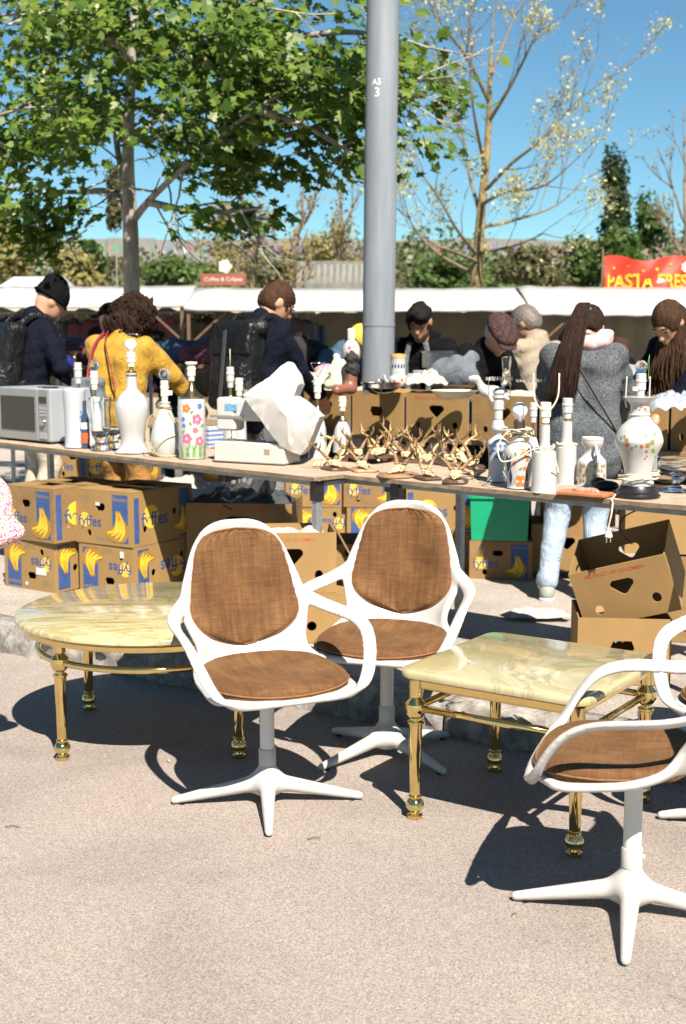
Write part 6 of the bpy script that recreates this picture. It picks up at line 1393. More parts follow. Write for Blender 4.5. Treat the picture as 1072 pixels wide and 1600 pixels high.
for i, (px, py, Y, w_, h_, k, lab) in enumerate([(90, 552, 11.5, .55, .16, 5, 'heap of blue clothes beside the knitted hat man'), (140, 556, 11.2, .5, .12, 3, 'heap of maroon clothes left of the mustard fleece'), (300, 552, 11.2, .6, .13, 5, 'heap of dark blue clothes right of the mustard fleece'), (335, 556, 10.8, .4, .10, 7, 'heap of wine red clothes beside the rucksack'), (470, 565, 10.2, .5, .14, 0, 'heap of black clothes right of the navy man'), (960, 590, 9.6, .4, .12, 4, 'heap of light grey cloth right of the grey coat')]):
    q = at(px, py, Y); t = solid('clothes_heap', [('e', (q.x+w_*(j-1)*.3, q.y+.06*math.sin(j+i), q.z+.03*math.cos(j*2+i)), (w_*.32, .22, h_)) for j in range(3)], .02, GM[k], None, .05, noise=(.05, 22, i+3)); tag(t, lab, 'clothes')
    z0 = zg(q.x, q.y); tt = thing('folding_table', 'low folding table under the '+lab.split(' of ')[1].split(' clothes')[0].split(' cloth')[0]+' heap '+lab.split('clothes ')[-1].split('cloth ')[-1], 'table', (q.x, q.y, z0), 0); zt_ = q.z-h_*.62-z0
    b = B(); b.box((0, 0, zt_-.015), (w_*.75, .3, .015)); b.to('top', BEAM, tt)
    for sx in (-1, 1):
        for sy in (-1, 1): b = B(); b.box((sx*w_*.65, sy*.24, (zt_-.03)/2), (.015, .015, (zt_-.03)/2)); b.to('leg', STEEL, tt)
# ---------------------------------------------------------------- signs and banner above the awnings
sg = at(349, 437, 20.6); sgn = thing('shop_sign', 'small red brown board with cream lettering above the awning', 'sign', (sg.x, sg.y, sg.z), 0)
SB = M('sign_brown', (.20, .06, .035), .6, var=.1); m_ = mpp(20.6)
b = B(); b.box((0, 0, 0), (35*m_, .02, 9*m_), 0, .004); b.to('board', SB, sgn); V, F = text_vf('Coffee & Crêpes'); mk('lettering', [(x*58*m_, -.0215, y*58*m_) for x, y in V], F, M('sign_cream', (.50, .44, .37), .6), sgn)
bm_ = B(); bm_.poly(blob2(3*m_, 20*m_, 11*m_, 5, .22, 24), (), .02, lambda x, y, z: (x, z-.005, y)); bm_.to('flower_emblem', M('sign_cream', (0, 0, 0)), sgn)
for sx in (-1, 1): b = B(); b.box((sx*30*m_, .03, -1.2), (.02, .018, 1.1)); b.to('post', BEAM, sgn)
bn = at(1030, 427, 20.2); ban = thing('banner', 'red banner with bold yellow lettering hung above the right awning', 'banner', (bn.x, bn.y, bn.z), 0); m_ = mpp(20.2)
nx, nz = 40, 12; v = []; f = []
def bw(u, w_): return .05*math.sin(u*9+w_*2)+.03*math.sin(u*21-w_*5)
for i in range(nx+1):
    for j in range(nz+1):
        u = i/nx; w_ = j/nz; top = 27-(7*math.sin(PI*min(1, u*1.4))**2)+1.5*math.sin(u*14); v.append(((-85+170*u+(2.5*(w_))*1)*m_, bw(u, w_), (-27+(27+top)*w_)*m_))
f = [(i*(nz+1)+j, (i+1)*(nz+1)+j, (i+1)*(nz+1)+j+1, i*(nz+1)+j+1) for i in range(nx) for j in range(nz)]
o = mk('cloth', v, f, M('banner_red', (.50, .035, .015), .6, var=.12, vs=4, bump=.3, bs=6), ban, True)
V, F = text_vf('PASTA FRESCA'); wd = 158*m_
mk('lettering', [(x*wd*1.0, bw(x*.92+.5, .35)-.012, -12*m_+y*wd*1.25) for x, y in V], F, M('banner_yellow', (.75, .36, .02), .6, var=.1), ban)
g = np.random.default_rng(9)
for i in range(7):
    x, z = (-70+i*22)*m_, (8+6*math.sin(i*2))*m_; q = B(); q.poly(blob2(x, z, (2.5+1.5*(i % 2))*m_, 5, .4, 12), (), 0, lambda a, c, d: (a, bw(a/(170*m_)+.5, .7)-.012, c)); q.to('printed_star', M('banner_yellow', (0, 0, 0)), ban)
q = B(); q.poly(blob2(2*m_, -13*m_, 6.5*m_, 6, .3, 20), (), 0, lambda a, c, d: (a, bw(a/(170*m_)+.5, .35)-.016, c)); q.to('printed_figure', M('banner_white', (.68, .62, .58), .6), ban)
q = B(); q.poly(blob2(42*m_, 10*m_, 9*m_, 7, .4, 24), (), 0, lambda a, c, d: (a, bw(a/(170*m_)+.5, .7)-.016, c)); q.to('printed_figure', M('banner_white', (0, 0, 0)), ban)
for sx in (-1, 1): b = B(); b.tube([(sx*86*m_, .06, -2.6), (sx*86*m_, .06, .36)], .016, 8); b.to('pole', BEAM, ban, True)

# ---------------------------------------------------------------- bric-a-brac in the second row cartons
ZB = ZR2+.235
def r2(px, py, Yd): return at(px, py, Yd)
def knick(name, label, cat, px, py, Y, prof, mat_, extra=None, n=22):
    q = at(px, py, Y); m = mpp(Y); t = thing(name, label, cat, (q.x, q.y, q.z), 0); o, pr = body(t, m, prof, mat_, n=n, sm=2)
    if extra: extra(t, m, pr, q)
    return t
def ex_lamp(t, m, pr, q):
    b = B(); b.lathe([(5*m, 44*m), (6*m, 46*m), (6*m, 60*m), (4*m, 62*m)], 14); b.to('socket', SOCK, t)
    decal(t, pr, face_cam(q), 'painted_flowers', PPINK, [blob2(x*m, z*m, 4*m, 5, .4, 12) for x, z in ((-4, 14), (5, 22), (-3, 32), (6, 10))]); decal(t, pr, face_cam(q), 'painted_petals', PGOLD, [blob2(x*m, z*m, 3*m, 5, .4, 12) for x, z in ((4, 34), (-7, 24))])
knick('porcelain_lamp', 'flowered porcelain lamp just left of the lamp post', 'lamp', 549, 576, 8.15, [(0, 0), (11, 0), (12, 3), (11, 10), (14, 24), (12, 36), (6, 44), (0, 45)], PORC, ex_lamp)
def ex_jug(t, m, pr, q):
    b = B(); b.lathe([(12.6*m, 33*m), (12.6*m, 38*m), (0.5*m, 39*m)], 20); b.to('lid', M('lid_yellow', (.50, .33, .06), .5), t)
    decal(t, pr, face_cam(q), 'painted_blue_frieze', PNAVY, [leaf2((-10+5*i)*m, 16*m, 8*m, 3*m, 1.4) for i in range(5)])
knick('storage_jar', 'white jar with yellow lid just right of the lamp post', 'jar', 622, 592, 7.9, [(0, 0), (11, 0), (12, 2), (12, 32), (12, 34), (0, 34)], PORC, ex_jug)
def ex_tea(t, m, pr, q):
    wire(t, 'handle', [(14*m, 0, 16*m), (23*m, 0, 14*m), (22*m, 0, 4*m), (14*m, 0, 3*m)], .006, PORC); wire(t, 'spout', [(-13*m, 0, 5*m), (-20*m, 0, 10*m), (-23*m, 0, 18*m)], .008, PORC)
    decal(t, pr, face_cam(q), 'painted_red_flowers', PRED, [blob2(x*m, z*m, 3.4*m, 5, .4, 12) for x, z in ((-7, 8), (5, 11), (0, 5))])
knick('teapot', 'white teapot with red flowers beside the yellow lidded jar', 'teapot', 623, 604, 7.7, [(0, 0), (12, 0), (16, 7), (15, 14), (9, 19), (3, 20), (3, 23), (0, 23)], PORC, ex_tea)
knick('glass_plate', 'clear glass cake plate in front of the lamp post', 'plate', 600, 614, 7.75, [(0, 0), (10, 0), (18, 4), (34, 14), (36, 17), (33, 15), (16, 5), (0, 4)], GLASSM)
knick('cream_bowl', 'wide cream enamel bowl on the lettered carton', 'bowl', 710, 622, 7.3, [(0, 0), (24, 0), (34, 9), (37, 12), (34, 11), (22, 3), (0, 3)], M('cream_glaze', (.62, .58, .42), .3))
knick('brass_tray', 'brass tray edge leaning on the cream bowl', 'tray', 716, 606, 7.55, [(0, 0), (20, 0), (26, 3), (24, 3.5), (0, 1.5)], BRASSO)
knick('tall_glass', 'tall narrow glass vase beside the flat cap man', 'vase', 791, 602, 7.25, [(0, 0), (8, 0), (7, 6), (6, 22), (8, 42), (7, 42), (5, 22), (0, 10)], GLASSM)
knick('blue_pot', 'round cobalt blue pot left of the mustard fleece', 'pot', 103, 580, 8.9, [(0, 0), (8, 0), (14, 8), (13, 17), (7, 21), (8, 24), (0, 24)], M('cobalt_glaze', (.01, .02, .20), .12, coat=.5))
knick('brass_candlestick', 'small brass candlestick beside the blue pot', 'candlestick', 117, 582, 8.9, [(0, 0), (8, 0), (8, 2), (3, 5), (2, 20), (4, 22), (2, 25), (5, 32), (0, 33)], BRASSO)
def lump(name, label, cat, prims, mat_, vox=.007, noise=None, k=.02):
    return tag(solid(name, prims, vox, mat_, None, k, noise=noise), label, cat)
q = at(510, 578, 8.2); lump('pink_cushion', 'small pink velvet cushion left of the lamp post', 'cushion', [('e', tuple(q), (.085, .07, .04))], M('pink_velvet', (.55, .22, .28), .9, sheen=.3), noise=(.008, 30, 2))
q = at(526, 596, 8.0); lump('porcelain_figurine', 'cream porcelain figure group left of the lamp post', 'figurine', [('c', tuple(q), tuple(q+Vector((.0, 0, .10))), .05, .03), ('e', tuple(q+Vector((.0, 0, .14))), (.022, .025, .03)), ('c', tuple(q+Vector((.05, 0, 0))), tuple(q+Vector((.045, 0, .08))), .03, .02), ('e', tuple(q+Vector((.045, 0, .11))), (.018, .02, .024)), ('c', tuple(q+Vector((-.02, -.02, .09))), tuple(q+Vector((-.06, -.03, .05))), .013, .01), ('c', tuple(q+Vector((-.05, 0, -.02))), tuple(q+Vector((.08, 0, -.02))), .03, .03)], M('ivory_glaze', (.62, .55, .40), .25, var=.15, vs=30), .006, (.006, 70, 1))
q = at(548, 606, 7.9); bt = thing('leather_boot', 'brown leather boot with black top in front of lamp post', 'boot', tuple(q), .8)
solid('foot', [('c', (0, 0, .0), (-.13, -.01, -.01), .035, .028), ('c', (0, 0, 0), (.01, 0, .10), .036, .036)], .006, M('brown_leather', (.20, .08, .05), .4, var=.2), bt, .02)
solid('shaft', [('c', (.01, 0, .10), (.012, 0, .17), .042, .045)], .006, M('black_fur', (.015, .014, .013), .8), bt, .01, noise=(.012, 80, 3))
q = at(580, 606, 7.8); lump('ornament_dog', 'black and white china dog ornament at the foot of lamp post', 'ornament', [('e', tuple(q), (.05, .03, .035)), ('e', tuple(q+Vector((.055, -.01, .03))), (.026, .024, .024)), ('c', tuple(q+Vector((-.03, 0, -.03))), tuple(q+Vector((-.03, 0, 0))), .012, .014), ('c', tuple(q+Vector((.03, 0, -.03))), tuple(q+Vector((.03, 0, 0))), .012, .014)], speckle('piebald', (.6, .58, .55), [(.02, .02, .02), (.02, .02, .02), (.6, .6, .6)], 28, .45, .3), .005)
q = at(690, 590, 8.0)
for i, (px, py, w_, d_, h_, lab) in enumerate([(690, 574, .10, .09, .045, 'clear plastic box held before the black jacket'), (686, 596, .13, .10, .03, 'shallow white plastic box under the clear one')]):
    q = at(px, py, 8.0-.02*i); t = thing('plastic_box', lab, 'box', tuple(q), -.3); mt = CLPL if i == 0 else PORCM
    b = B()
    for sx in (-1, 1): b.box((sx*w_, 0, h_), (.003, d_, h_))
    for sy in (-1, 1): b.box((0, sy*(d_-.003), h_), (w_-.0035, .003, h_-.001))
    b.to('wall', mt, t); b = B(); b.box((0, 0, .002), (w_-.004, d_-.007, .002)); b.to('bottom', mt, t); b = B(); b.box((0, 0, 2*h_+.004), (w_+.006, d_+.004, .003)); b.to('lid', mt, t)
q = at(714, 578, 7.9); lump('denim_jacket', 'grey denim jacket draped on the cartons beside the black coat', 'jacket', [('e', tuple(q+Vector((-.02, 0, -.03))), (.15, .10, .085)), ('e', tuple(q+Vector((.07, .03, .04))), (.06, .07, .10)), ('c', tuple(q+Vector((-.12, -.03, -.06))), tuple(q+Vector((.0, -.06, .02))), .035, .045)], DENIMG, .009, (.026, 30, 5))
q = at(768, 612, 7.3); lump('china_horse', 'white china horse lying in the carton under the flat cap', 'ornament', [('e', tuple(q), (.07, .03, .035)), ('c', tuple(q+Vector((-.05, 0, .02))), tuple(q+Vector((-.08, 0, .07))), .022, .016), ('e', tuple(q+Vector((-.10, -.01, .075))), (.032, .015, .016)), ('c', tuple(q+Vector((.04, -.02, -.01))), tuple(q+Vector((.09, -.03, -.04))), .013, .009), ('c', tuple(q+Vector((-.02, -.02, -.01))), tuple(q+Vector((0, -.05, -.05))), .013, .009), ('c', tuple(q+Vector((.06, 0, .01))), tuple(q+Vector((.10, 0, .0))), .012, .006)], PORC, .005)
for i, t in enumerate(R2):
    d = t.children[0]; crumple(t, 'crumpled_paper', [PAPER, KRAFT2, DKPL, PAPER][i % 4], (0, .2, .225), (.28, .34, .03), 30+i)
def film(label, c, size, seed, mat_): o = crumple(None, 'plastic_sheet', mat_, tuple(c), size, seed, 18); return tag(o, label, 'sheet')
film('crumpled clear plastic sheet over the cartons right of grey coat', at(1058, 646, 6.75), (.30, .3, .06), 3, M('frosted_film', (.30, .34, .38), .35, var=.15, vs=8))
film('crumpled white wrapping paper in the carton left of lamp post', at(486, 606, 8.1), (.26, .2, .06), 6, PAPER)
film('crumpled newspaper in the carton under the cream bowl', at(665, 606, 7.6), (.22, .2, .05), 8, PAPER)
# newspaper on the pavement
q = gp(838, 968); npp = crumple(None, 'newspaper', PAPER, (q.x, q.y, q.z+.014), (.30, .16, .020), 12, 22); npp.rotation_euler = (0, 0, 0); tag(npp, 'crumpled newspaper sheet on the pavement behind the square table', 'newspaper')
# pink flecked bag hanging at the left edge, with its long handles
bq = at(8, 812, 3.82); bag = thing('tote_bag', 'white cloth bag flecked with pink, hanging in at left edge', 'bag', tuple(bq), .2)
PINKB = speckle('pink_flecked_cloth', (.72, .66, .62), [(.55, .08, .14), (.60, .16, .20), (.62, .30, .10), (.45, .10, .25), (.70, .66, .62)], 230, .47)
solid('sack', [('c', (-.02, 0, .08), (-.02, 0, -.03), .035, .055), ('c', (-.06, 0, -.035), (.028, 0, -.035), .042, .030), ('c', (-.05, 0, .05), (-.07, 0, -.03), .05, .06), ('c', (-.04, .0, .11), (-.06, 0, .15), .02, .012)], .005, PINKB, bag, .04, noise=(.006, 40, 2))
for s in (-1, 1): b = B(); b.tube(spline([(-.05, s*.012, .12), (-.08, s*.015, .2), (-.12, s*.01, .30), (-.16, 0, .36)], 6), .008, 6, True, .4); b.to('handle', PINKB, bag, True)
# small litter on the asphalt
for i, (px, py, ln, a) in enumerate(((480, 1311, .035, .2), (8, 1292, .04, -.1), (800, 1430, .012, .5))):
    q = gd(px, py, .004); o = wire(None, 'twig', [q, q+Vector((ln*.5, .006, .003)), q+Vector((ln, math.sin(a)*ln, .001))], .0015, BEAM, 5); tag(o, ['thin twig on the asphalt in front of the first armchair', 'pale straw on the asphalt at the left edge', 'short twig on asphalt left of the nearest armchair'][i], 'twig')
q = gd(263, 1186, .003); o = mk('fallen_leaf', [q+Vector(p) for p in ((0, 0, 0), (.006, -.010, .002), (.010, -.026, .001), (.008, -.034, 0), (.002, -.026, .003), (-.002, -.010, .001))], [(0, 1, 2, 3, 4, 5)], TBEI); tag(o, 'pale fallen leaf lying in the shadow of the round table', 'leaf')

# ================================================================ TREES AND BACKGROUND
BARK = M('grey_bark', (.30, .27, .225), .9, var=.45, vs=9, bump=.9, bs=30, dirt=(.11, .09, .07), stretch=(1, 1, .35)); BARKY = M('lichen_bark', (.22, .17, .07), .9, var=.5, vs=7, bump=.8, bs=30, dirt=(.12, .09, .05)); BARKT = M('twig_bark', (.16, .12, .075), .9, var=.3, vs=8)
LEAFM = leafmat('maple_leaf', (.042, .090, .012), (.090, .160, .018), (.18, .25, .034), .42)
LEAFY = leafmat('pale_blossom', (.30, .28, .10), (.42, .39, .17), (.50, .46, .26), .35)
def branch(b, p, d, r, L, g, wig=.25, n=4, up=.05, taper=.6):
    pts = [Vector(p)]; d = Vector(d).normalized(); rr = [r]
    for i in range(n):
        d = (d+Vector(g.normal(size=3))*wig*.35+Vector((0, 0, up))).normalized(); pts.append(pts[-1]+d*L/n); rr.append(r*(1-(1-taper)*(i+1)/n))
    b.tube(pts, rr, 6 if r > .012 else 4, True); return pts, d, rr
def twigs(b, p, d, r, L, g, lev, tips, spread=.75, k=(2, 4), up=.08, wig=.3):
    pts, dd, rr = branch(b, p, d, r, L, g, wig, 4, up, .55)
    if lev == 0: tips.append((pts[-1], dd)); tips.append((pts[2], dd)); return
    for i in range(int(g.integers(*k))):
        q = pts[int(g.integers(2, len(pts)))]; s = Vector(g.normal(size=3)); s = (s-dd*s.dot(dd)).normalized()
        twigs(b, q, dd+s*spread*(.6+.6*g.random()), r*.5, L*(.55+.25*g.random()), g, lev-1, tips, spread, k, up, wig)
    twigs(b, pts[-1], dd, r*.55, L*.7, g, lev-1, tips, spread, k, up, wig)
# half outline of a five lobed leaf (unit length)
LH = np.array([(0, 0), (.30, -.06), (.52, .18), (.30, .30), (.55, .62), (.22, .60), (0, 1.0)])
def leaves(name, C, Nrm, Sz, parent, mat, shape='maple', seed=0):
    """many separate leaves in one mesh: centres, facing, sizes"""
    g = np.random.default_rng(seed); n = len(C); Nn = Nrm/np.linalg.norm(Nrm, axis=1)[:, None]
    A = np.cross(Nn, g.normal(size=(n, 3))); A /= np.linalg.norm(A, axis=1)[:, None]; A[:, 2] -= .35; A -= Nn*(A*Nn).sum(1)[:, None]; A /= np.linalg.norm(A, axis=1)[:, None]; Bx = np.cross(Nn, A)
    if shape == 'maple':
        V = []
        for sx in (1, -1):
            for (x, y) in LH: V.append(C+(A*(y-.4)+Bx*x*sx)*Sz[:, None]-Nn*(abs(x)*.22+.12*(y-.4)**2)[..., None]*Sz[:, None] if False else C+(A*(y-.4)+Bx*(x*sx))*Sz[:, None]-Nn*((abs(x)*.12+.15*(y-.4)**2)*Sz)[:, None])
        V = np.stack(V, 1).reshape(-1, 3); k = 14
        F = np.concatenate([np.arange(n)[:, None]*k+np.array([0, 1, 2, 3, 4, 5, 6])[None], np.arange(n)[:, None]*k+np.array([13, 12, 11, 10, 9, 8, 7])[None]])
    else:
        quad = [(-.5, 0), (.0, .38), (.5, 0), (0, -.38)]; V = np.stack([C+(A*x+Bx*y)*Sz[:, None] for x, y in quad], 1).reshape(-1, 3); F = np.arange(n)[:, None]*4+np.arange(4)[None]
    o = link(name, npmesh(name, V, F), mat, parent, False); o['kind'] = 'stuff'; return o
# ---------------------------------------------------------------- the maple
g = np.random.default_rng(11); MY = 11.0
mb = at(205, 470, MY); mz = zg(mb.x, MY)
mt = thing('maple_tree', 'young maple in full fresh leaf with slim grey trunk', 'tree', (mb.x, MY, mz), 0)
def ml(px, py, Y): q = at(px, py, Y); return q-Vector((mb.x, MY, mz))
b = B(); tr_ = [Vector((0, 0, -.1)), Vector((0, 0, .6)), ml(205, 400, MY), ml(203, 330, MY), ml(200, 250, MY), ml(203, 150, MY), ml(208, 60, MY), ml(212, -60, MY), ml(214, -200, MY)]
trs = spline(tr_, 5); b.tube(trs, [.082-.062*(i/(len(trs)-1)) for i in range(len(trs))], 14); b.to('trunk', BARK, mt, True)
limbs = [((208, 345, 0), (232, 315, -.2), (262, 285, -.5), (330, 225, -.9), (400, 170, -1.2), (470, 130, -1.3)), ((196, 330, 0), (170, 300, .3), (120, 300, .5), (60, 300, .4), (0, 290, .2)), ((198, 300, 0), (185, 240, .3), (175, 180, .5), (150, 110, .8), (110, 40, 1.0)),
         ((201, 230, 0), (240, 190, .5), (300, 150, .9), (380, 110, 1.2), (450, 60, 1.3)), ((203, 200, 0), (160, 160, -.7), (90, 150, -1.4), (30, 170, -1.9), (-30, 190, -2.3)), ((205, 130, 0), (260, 80, -.8), (330, 40, -1.6), (400, 0, -2.0)),
         ((207, 100, 0), (150, 40, -1.0), (80, 20, -2.0), (10, 40, -2.8)), ((232, 316, -.2), (290, 328, -.7), (350, 331, -.9), (410, 325, -1.0)), ((330, 225, -.9), (430, 215, -.8), (520, 190, -.6), (600, 150, -.4), (660, 120, -.2)), ((400, 170, -1.2), (480, 200, -1.2), (540, 230, -1.1)), ((210, 30, 0), (280, -30, .5), (350, -80, .8)), ((450, 60, 1.3), (540, 50, 1.0), (620, 60, .7), (670, 75, .5))]
b = B(); tips = []; lim_pts = []
for L in limbs:
    pts = spline([ml(x, y, MY+d) for x, y, d in L], 5); n = len(pts); b.tube(pts, [.034-.026*(i/(n-1)) for i in range(n)], 7); lim_pts += pts[5:]
    for i in range(4, n, 2):
        dd = (pts[min(i+1, n-1)]-pts[i-1]).normalized(); s = Vector(g.normal(size=3)); s.z *= .5; twigs(b, pts[i], dd*.6+s.normalized(), .010, .42, g, 1, tips, .8, (2, 4), .0)
b.to('limbs', BARK, mt, True)
HOLES = [(200, 215, 38), (152, 238, 34), (236, 160, 20), (505, 35, 42), (456, 252, 32), (300, 20, 22), (80, 240, 20), (268, 288, 42), (560, 300, 26), (395, 120, 16), (330, 215, 18), (130, 60, 16), (540, 130, 18)]
def crown_ok(px, py):
    """rough reach of the crown as one looks at it from the street, with its open gaps"""
    if py > 395 or px > 700: return False
    for hx, hy, r in HOLES:
        if (px-hx)**2+(py-hy)**2 < r*r*1.6: return False
    if px > 575: return 60 < py < 215
    if 120 < px < 245 and py > 185: return False
    if px < 110: return py < 380
    if px < 250: return py < 240
    if px < 330: return py < 235 or 312 < py < 338
    if px < 430: return py < 270 or 312 < py < 342
    return py < 285
def topx(P):                                               # sight line of a point
    d = P-Vector((0, 0, CAM_H)); c, s = math.cos(PITCH), math.sin(PITCH); zc = d.y*c-d.z*s; yc = d.y*s+d.z*c; return 536+FPX*d.x/zc, 800-FPX*yc/zc
cl = []
base = Vector((mb.x, MY, mz))
for p, d in tips: cl.append(p)
for _ in range(170):
    p = lim_pts[int(g.integers(len(lim_pts)))]; cl.append(p+Vector(g.normal(size=3))*.32)
g2 = np.random.default_rng(5)
for _ in range(90): cl.append(ml(g2.uniform(-160, 700), g2.uniform(-330, 380), MY+g2.uniform(-2.4, 2.0)))
C = []; Nn = []; Sz = []
for p in cl:
    px, py = topx(p+base)
    if not crown_ok(px+12*g.normal(), py+12*g.normal()): continue
    m = int(g.integers(11, 21)); ax = Vector((p.x+.0, p.y, 0)); out = ax.normalized() if ax.length > .2 else Vector((0, -1, 0))
    for _ in range(m):
        q = p+Vector((g.normal()*.15, g.normal()*.15, g.normal()*.07-.05)); C.append(q); nn = Vector((0, 0, 1))*.75+out*.35+Vector((0, -.35, 0))+Vector(g.normal(size=3))*.45; Nn.append(nn); Sz.append((.075+.045*g.random())*(p.y+MY)/MY)
print('maple leaves', len(C))
leaves('crown', np.array(C), np.array(Nn), np.array(Sz), mt, LEAFM, 'maple', 3)
C2 = [c for c in C if g.random() < .02]; 
leaves('blossom', np.array([np.array(c)+g.normal(size=3)*.05 for c in C2 for _ in range(5)]), g.normal(size=(5*len(C2), 3)), np.full(5*len(C2), .035), mt, LEAFY, 'quad', 4)
# ---------------------------------------------------------------- the budding tree right of the post
BY = 23.0; bb = at(742, 470, BY); bz = zg(bb.x, BY); bt_ = thing('budding_tree', 'open branched tree with yellow lichen bark and pale blossom buds', 'tree', (bb.x, BY, bz), 0); bbase = Vector((bb.x, BY, bz))
def bl(px, py, dY=0): return at(px, py, BY+dY)-bbase
g = np.random.default_rng(21); b = B(); tk = spline([Vector((0, 0, -.1)), bl(744, 450), bl(748, 390), bl(752, 330), bl(760, 250), bl(764, 180), bl(766, 110), bl(769, 60), bl(772, 12)], 5)
b.tube(tk, [.115*(1-i/(len(tk)-1))**1.0+.006 for i in range(len(tk))], 12); b.to('trunk', BARKY, bt_, True)
BL = [((756, 300, 0), (800, 255, -.6), (850, 215, -1.0), (900, 160, -1.2), (945, 125, -1.3)), ((750, 355, 0), (800, 345, .6), (870, 320, 1.0), (925, 270, 1.3)), ((752, 340, 0), (735, 280, .4), (725, 220, .8), (700, 150, 1.0), (680, 95, 1.2)), ((748, 400, 0), (715, 360, -.5), (680, 300, -.9), (640, 250, -1.2)), ((764, 190, 0), (800, 130, -.5), (830, 70, -.8), (850, 25, -1.0)),
      ((764, 160, 0), (735, 100, -.5), (700, 50, -.9), (672, 15, -1.1)), ((760, 270, 0), (745, 200, -.9), (735, 120, -1.2), (745, 40, -1.4)), ((752, 320, 0), (790, 300, -1.1), (850, 290, -1.7), (910, 240, -2.0)), ((746, 430, 0), (690, 400, .8), (650, 360, 1.2), (630, 320, 1.5)), ((766, 120, 0), (790, 60, .4), (810, 10, .6)), ((748, 395, 0), (800, 385, -.9), (850, 365, -1.4)), ((748, 410, 0), (700, 390, -1), (660, 380, -1.3))]
b = B(); tips = []
for L in BL:
    pts = spline([bl(x, y, d) for x, y, d in L], 5); n = len(pts); b.tube(pts, [.032*(1-i/(n-1))+.006 for i in range(n)], 7)
    for i in range(4, n, 2):
        dd = (pts[min(i+1, n-1)]-pts[i-1]).normalized(); s = Vector(g.normal(size=3)); twigs(b, pts[i], dd+s.normalized()*.7, .009, .68, g, 2, tips, .6, (1, 4), .12, .4)
b.to('limbs', BARKT, bt_, True)
C = []; Nn = []; Sz = []
for p, d in tips:
    low = (p+bbase).z < 4.2
    if g.random() < (.75 if low else .42):
        for _ in range(int(g.integers(6, 14))): C.append(p+Vector(g.normal(size=3))*(.09 if low else .07)); Nn.append(g.normal(size=3)); Sz.append(.035+.04*g.random())
leaves('blossom', np.array(C), np.array(Nn), np.array(Sz), bt_, LEAFY, 'quad', 8)
# ---------------------------------------------------------------- other trees and bushes
def cloud_tree(name, label, px, py, Y, wpx, hpx, n, leaf, mat, trunk=True, seed=0, lobes=7, shape=1.0, dens=1, group='trees and bushes behind the stalls', cat='tree'):
    """leafy crown of several lobes about px, py, with its own trunk and limbs"""
    g = np.random.default_rng(seed); q = at(px, py, Y); z0 = zg(q.x, Y); t = thing(name, label, cat, (q.x, Y, z0), 0, group); m = mpp(Y); W = wpx*m/2; H = hpx*m/2; cz = q.z-z0
    b = B(); top = cz+H*.7; pts = spline([(0, 0, -.1), (.02*W, 0, max(.1, cz-H)), (.05*W*g.normal(), 0, cz), (.06*W*g.normal(), 0, top)], 4); r0 = max(.04, W*.07); b.tube(pts, [r0*(1-.85*i/(len(pts)-1)) for i in range(len(pts))], 8); b.to('trunk', BARK, t, True)
    b = B(); L = []
    for k in range(lobes):
        a = g.uniform(0, 6.28); rr = g.random()**.6*.62; zz = g.uniform(-.62, .62); sh = math.sqrt(max(.05, 1-zz*zz)) if shape else 1
        if shape == 2: sh = .85-.35*max(0, zz)
        c = np.array([W*rr*math.cos(a)*sh, W*rr*math.sin(a)*sh, cz+H*zz]); s = (.32+.22*g.random()); L.append((c, np.array([W*s*1.15, W*s*1.15, H*s]))); b.tube(spline([(0, 0, max(.1, cz-H*.8+H*.5*(zz+.6))), tuple(c*np.array([.5, .5, 1])-np.array([0, 0, H*.12])), tuple(c)], 3), [r0*.4, r0*.3, r0*.28, r0*.2, r0*.15, r0*.1, r0*.05], 5)
    b.to('limbs', BARK, t, True)
    k = g.integers(len(L), size=n); D = g.normal(size=(n, 3)); D /= np.linalg.norm(D, axis=1)[:, None]; rad = g.random(n)**.45
    Cc = np.array([L[i][0] for i in k])+D*rad[:, None]*np.array([L[i][1] for i in k]); Cc += g.normal(size=(n, 3))*.05*W
    Cc[:, 2] = np.maximum(Cc[:, 2], .05); leaves('crown', Cc, D+g.normal(size=(n, 3))*.6+np.array([0, -.2, .5]), leaf*(.6+.8*g.random(n)), t, mat, 'quad', seed); return t
LG1 = leafmat('leaf_mid_green', (.035, .070, .014), (.065, .115, .022), (.11, .16, .035)); LG2 = leafmat('leaf_dark_green', (.012, .028, .010), (.024, .048, .014), (.045, .075, .022)); LG3 = leafmat('leaf_spring_yellow', (.16, .15, .045), (.25, .22, .075), (.34, .29, .12)); LG4 = leafmat('leaf_olive', (.06, .065, .022), (.10, .10, .035), (.15, .14, .06))
cloud_tree('poplar_tree', 'tall dark columnar poplar at right, beyond the banner', 965, 316, 62, 60, 172, 4200, .24, LG2, seed=1, lobes=16, shape=2)
cloud_tree('leafy_tree', 'fresh green tree with loose sprays just right of the tall poplar', 1018, 350, 44, 80, 110, 800, .20, LG1, seed=2, lobes=9)
cloud_tree('leafy_tree', 'low green bush below the tall poplar', 975, 395, 40, 110, 90, 2600, .20, LG1, seed=3, lobes=9, cat='bush')
cloud_tree('leafy_tree', 'pale poplar glimpsed behind the maple trunk', 180, 325, 60, 30, 125, 1800, .25, LG4, seed=4, lobes=10, shape=2)
cloud_tree('bush', 'dark green bush right of the maple trunk above the awning', 262, 425, 36, 100, 60, 2200, .16, LG1, seed=5, cat='bush')
cloud_tree('bush', 'yellowish spring bush left of the maple trunk', 110, 420, 38, 110, 64, 2000, .17, LG3, seed=6, cat='bush')
cloud_tree('bush', 'spring yellow tree at the far left edge', 25, 392, 42, 110, 110, 2400, .18, LG3, seed=7)
cloud_tree('bush', 'green bush beside the yellowish one at left', 150, 402, 46, 60, 60, 1300, .18, LG1, seed=8, cat='bush')
